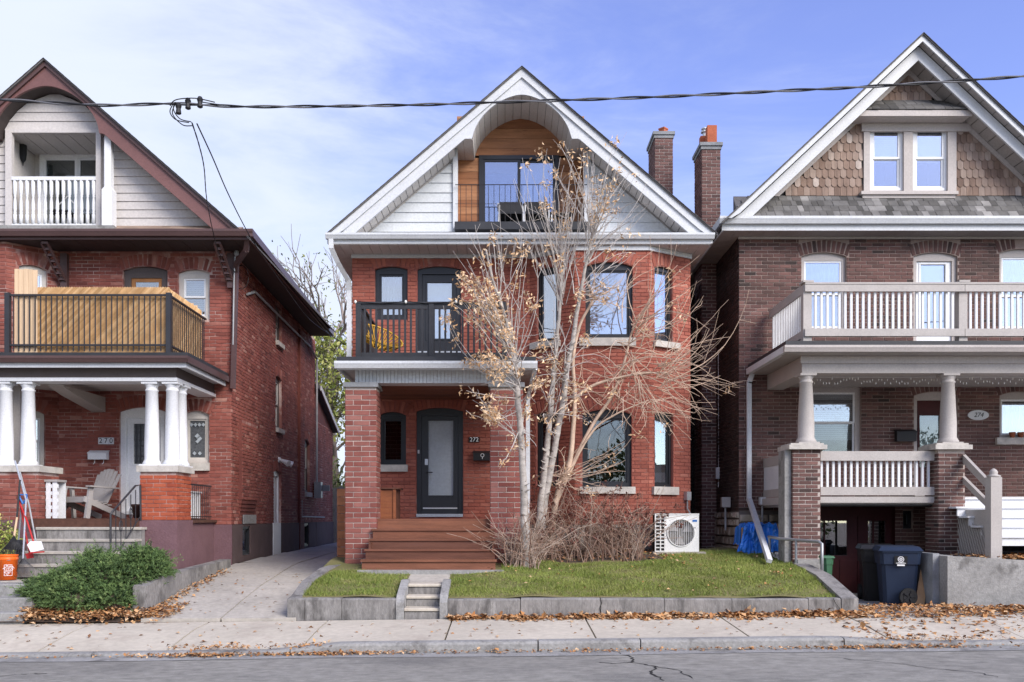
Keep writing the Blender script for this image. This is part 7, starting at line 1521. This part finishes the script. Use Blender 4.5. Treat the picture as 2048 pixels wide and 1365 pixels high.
for j in range(n):
    for i in range(n): a = j * (n + 1) + i; m.f.append((a, a + 1, a + n + 2, a + n + 1))
m.build('tarpaulin', M['tarp_blue'], tp); B(x0 + .05, x1 - .05, 16.12, 16.5, z0 - .03, z1 - .07).build('covered_box', M['plywood'], tp)
# stack of tan bricks
bs = thing('brick_stack', (PX(1565, 16.4), 16.4, .85), 'stack of loose tan bricks between tarp and concrete post', 'bricks')
for r_ in range(7):
    for i in range(2): B(PX(1548, 16.4) + i * .20 + (r_ % 2) * .03, PX(1548, 16.4) + i * .20 + .19 + (r_ % 2) * .03, 16.36, 16.46, .85 + r_ * .075, .92 + r_ * .075).build('brick', M['plywood'], bs)
# pipe rail, pebbles
pr = thing('pipe_rail', (PX(1590, 14.6), 14.6, .7), 'dark pipe hand rail at the edge of the garage entrance', 'railing'); tp_ = [P3(1537, 1074, 15.3), P3(1560, 1078, 15.0), P3(1600, 1081, 14.7), P3(1638, 1084, 14.3), P3(1644, 1088, 14.25), P3(1644, 1160, 14.2)]
MB().tube(tp_, .026, 8).build('top_pipe', M['grey_metal'], pr, True)
for a, b, Y in ((1539, 1075, 15.28), (1592, 1081, 14.75)): p = P3(a, b, Y); MB().tube([p, (p.x, p.y, .6)], .022, 8).build('post', M['grey_metal'], pr)
pv = []; pf = []
m = MB()
for _ in range(260):
    x, y = R.uniform(PX(1545, 15.6), PX(1590, 15.4)), R.uniform(15.2, 15.9); r_ = R.uniform(.014, .03); m.lathe(x, y, [(r_ * .5, lz(x, y) + .0), (r_, lz(x, y) + r_ * .5), (r_ * .6, lz(x, y) + r_)], 5)
m.build('pebbles', M['pebble'], None, kind='stuff', label='patch of white pebbles beside the concrete post', cat='pebbles')
# bins and board in the garage entrance
def bin_(name, x, y, z, w_, d_, h, m, rot, label, logo=False, wheel=True):
    t = thing(name, (x, y, z), label, 'bin'); R_ = Matrix.Translation((x, y, z)) @ Matrix.Rotation(rad(rot), 4, 'Z')
    def bd(mb): mb.v = [tuple(R_ @ Vector(v)) for v in mb.v]; return mb
    q = MB(); k = .80; lv = [(0, k), (.02, k + .01), (h * .70, .95), (h * .705, 1.03), (h * .90, 1.06), (h * .905, 1.12), (h * .93, 1.12)]; o = 0
    for zz, s_ in lv:
        W_, D_ = w_ / 2 * s_, d_ / 2 * s_; c = .05; q.v += [(-W_ + c, -D_, zz), (W_ - c, -D_, zz), (W_, -D_ + c, zz), (W_, D_ - c, zz), (W_ - c, D_, zz), (-W_ + c, D_, zz), (-W_, D_ - c, zz), (-W_, -D_ + c, zz)]
    for i in range(len(lv) - 1):
        for j in range(8): j2 = (j + 1) % 8; q.f.append((i * 8 + j, i * 8 + j2, (i + 1) * 8 + j2, (i + 1) * 8 + j))
    q.f.append(tuple(range(7, -1, -1))); bd(q).build('body', M[m], t)
    W_, D_ = w_ / 2 * 1.15, d_ / 2 * 1.15; ld_ = MB(); ld_.hexa([(-W_, -D_, h * .932), (W_, -D_, h * .932), (W_, D_, h * .932), (-W_, D_, h * .932), (-W_ * .86, -D_ * .8, h), (W_ * .86, -D_ * .8, h), (W_ * .86, D_ * .85, h * 1.01), (-W_ * .86, D_ * .85, h * 1.01)]); bd(ld_).build('lid', M[m], t)
    if wheel:
        for s_ in (1, -1):
            ty = MB(); n = 18; cx_, cy_, cz_ = s_ * w_ * .43, d_ * .36, .13
            for k_, (rr_, yy) in enumerate(((.13, -.03), (.13, .03))): pass
            rim_ = [(w_ * .40, .13 * math.cos(2 * math.pi * i / n), .135 + .13 * math.sin(2 * math.pi * i / n)) for i in range(n)]
            ty = MB().prism([(s_ * w_ * .44 - .03 + .0, d_ * .38 + a, b) for _, a, b in rim_], (.06, 0, 0)); bd(ty).build('wheel', M['tyre'], t)
    bd(MB().tube([(-w_ * .35, d_ * .6, h * .88), (w_ * .35, d_ * .6, h * .88)], .018, 6)).build('handle', M[m], t)
    return t, R_
bt, R_ = bin_('wheelie_bin', PX(1794, 14.05), 14.05, .125, .56, .6, .92, 'bin_blue', -14, 'dark blue wheeled recycling bin with round white emblem', True, False)
# its wheel on the street side
wx, wy = PX(1815, 13.7), 13.70; wz = PZ(1194, 13.70)
for rr_, dd, nm, mm in ((.135, .05, 'wheel', 'tyre'), (.085, .056, 'hub', 'bin_black')):
    MB().prism([(wx + rr_ * math.cos(2 * math.pi * i / 22), wy, wz + rr_ * math.sin(2 * math.pi * i / 22)) for i in range(22)], (0, -dd, 0)).build(nm, M[mm], bt)
for k in range(5): a = k * 1.257; MB().beam((wx + .02 * math.cos(a), wy - .06, wz + .02 * math.sin(a)), (wx + .10 * math.cos(a), wy - .06, wz + .10 * math.sin(a)), .012, .022, up=(0, 1, 0)).build('spoke', M['bin_black'], bt)
Lb = R_ @ Matrix.Translation((.0, -.329, .70)) @ FACE @ Matrix.Scale(.78, 4)
link('emblem_panel', MB().box(-.12, .12, -.06, .10, -.002, .003).mesh('emblem_panel', M['text_black']), bt, Lb)
em = MB(); 
for rr_, w2 in ((.058, .012), (.03, .012)):
    for k in range(24):
        a0_, a1_ = 2 * math.pi * k / 24, 2 * math.pi * (k + 1) / 24; em.quad(*[(r2 * math.cos(a), .035 + r2 * math.sin(a), .005) for r2, a in ((rr_, a0_), (rr_, a1_), (rr_ - w2, a1_), (rr_ - w2, a0_))])
em.add([(.01 * math.cos(k), .035 + .01 * math.sin(k), .005) for k in range(6)], [(0, 1, 2, 3, 4, 5)]); link('emblem', em.mesh('emblem', M['text_white']), bt, Lb)
link('lettering_bar', MB().box(-.09, .09, -.045, -.036, .003, .006).box(-.06, .06, -.034, -.028, .003, .006).mesh('lettering_bar', M['text_white']), bt, Lb); link('sticker', MB().box(-.07, .07, -.095, -.065, .002, .005).mesh('sticker', M['text_white']), bt, Lb)
bin_('wheelie_bin', PX(1752, 14.75), 14.75, .12, .5, .5, .93, 'bin_black', -14, 'black wheeled bin standing in the shade behind the blue bin', False, True)
bin_('organics_bin', PX(1653, 14.35), 14.35, .42, .17, .2, .46, 'bin_green', 0, 'small green organics bin behind the pipe rail', False, False)
bd_ = thing('chipboard_sheet', (PX(1845, 13.75), 13.75, .13), 'tan board leaning against the rough wall beside the blue bin', 'board'); MB().hexa([P3(1830, 1208, 13.75), P3(1849, 1209, 13.75), P3(1849, 1207, 13.78), P3(1830, 1206, 13.78), P3(1842, 1135, 13.95), P3(1858, 1136, 13.95), P3(1858, 1136, 13.97), P3(1842, 1135, 13.97)]).build('board', M['plywood'], bd_)
# utility boxes on the right house
for a, b, c, d_, Y, lab in ((1441, 1458, 995, 1015, 17.6, 'grey utility box in the gap beside the brown house'), (1517, 1529, 995, 1010, 16.95, 'small white meter box beside the right downspout')):
    t = thing('utility_box', P3(a, d_, Y), lab, 'electrical box'); B(PX(a, Y), PX(b, Y), Y - .12, Y - .005, PZ(d_, Y), PZ(c, Y)).build('box', M['taupe_paint' if Y > 17 else 'white_plastic'], t); x = PX((a + b) / 2, Y); MB().tube([(x, Y - .05, PZ(d_, Y)), (x, Y - .05, PZ(d_, Y) - .45)], .02, 6).build('conduit', M['cable_grey'], t)
t = thing('wall_pipe', (4.38, 18.6, 1), 'thin white pipe running down the dark gap wall', 'pipe'); MB().tube([P3(1437, 700, 18.6), P3(1438, 900, 18.6), P3(1437, 975, 18.6)], .014, 5).build('pipe', M['white_plastic'], t); B(PX(1431, 18.55), PX(1439, 18.55), 18.5, 18.6, PZ(958, 18.5), PZ(935, 18.5)).build('box', M['white_plastic'], t)
# icicle lights under right porch beam, pots on sill
il = thing('icicle_lights', P3(1750, 750, 15.1), 'string of tiny icicle lights under the right porch beam', 'string lights'); MB().tube([(5.0, 15.28, 3.9), (9.5, 15.28, 3.9)], .004, 4).build('wire', M['white_plastic'], il); m = MB()
for i in range(90): x = 5.1 + i * .05; z = 3.90 - R.choice((.01, .03, .06, .09)); m.lathe(x, 15.28 + R.uniform(-.01, .01), [(.003, z - .035), (.009, z - .02), (.006, z)], 5)
m.build('bulbs', M['bulb'], il, kind='stuff')
for i, px in enumerate((2025, 2042, 2060)):
    t = thing('sill_pot', (PX(px, 16.95), 16.95, PZ(876, 16.95)), 'small terracotta pot on the right ground-floor window sill', 'pot', 'pots on the window sill'); MB().lathe(PX(px, 16.95), 16.96, [(.035, PZ(877, 16.96)), (.055, PZ(868, 16.96)), (.06, PZ(868, 16.96)), (.06, PZ(865, 16.96)), (.045, PZ(865, 16.96))], 12).build('pot', M['terracotta'], t, True)

# foliage across the street behind the viewer (what the ground-floor glass reflects)
LB_ = []
for i in range(9): LB_.append(((-26 + i * 6.5 + R.uniform(-1, 1), -13 + R.uniform(-1.5, 1.5), 2.9 + R.uniform(-.5, .6)), (3.6, 1.6, 3.0 + R.uniform(-.6, .8)), 1 / 9))
Bq, Dq = [], []
for c, r, wgt in LB_: p, v = ell(c, r, 4200); k = NR.uniform(.3, 1.02, (len(p), 1)) ** .5; Bq.append(np.array(c) + (p - np.array(c)) * k); Dq.append(v + NR.normal(size=v.shape) * .8)
leaf_mesh('treeline', 'olive_leaf', np.concatenate(Bq), np.concatenate(Dq), NR.uniform(.14, .34, 4200 * 9), .6, None, .3, 0, 'stuff', 'row of olive trees across the street behind the viewer', 'trees')

t = thing('white_rack', (-5.95, 16.5, 1.48), 'white slatted rack on the left porch behind the iron side panel', 'rack')
for i in range(4): B(-6.1, -5.74, 16.15 + i * .19, 16.27 + i * .19, 1.485, 1.95).build('slat', M['white_paint'], t)
B(-6.12, -5.72, 16.12, 16.88, 1.952, 1.98).build('top_board', M['white_paint'], t)
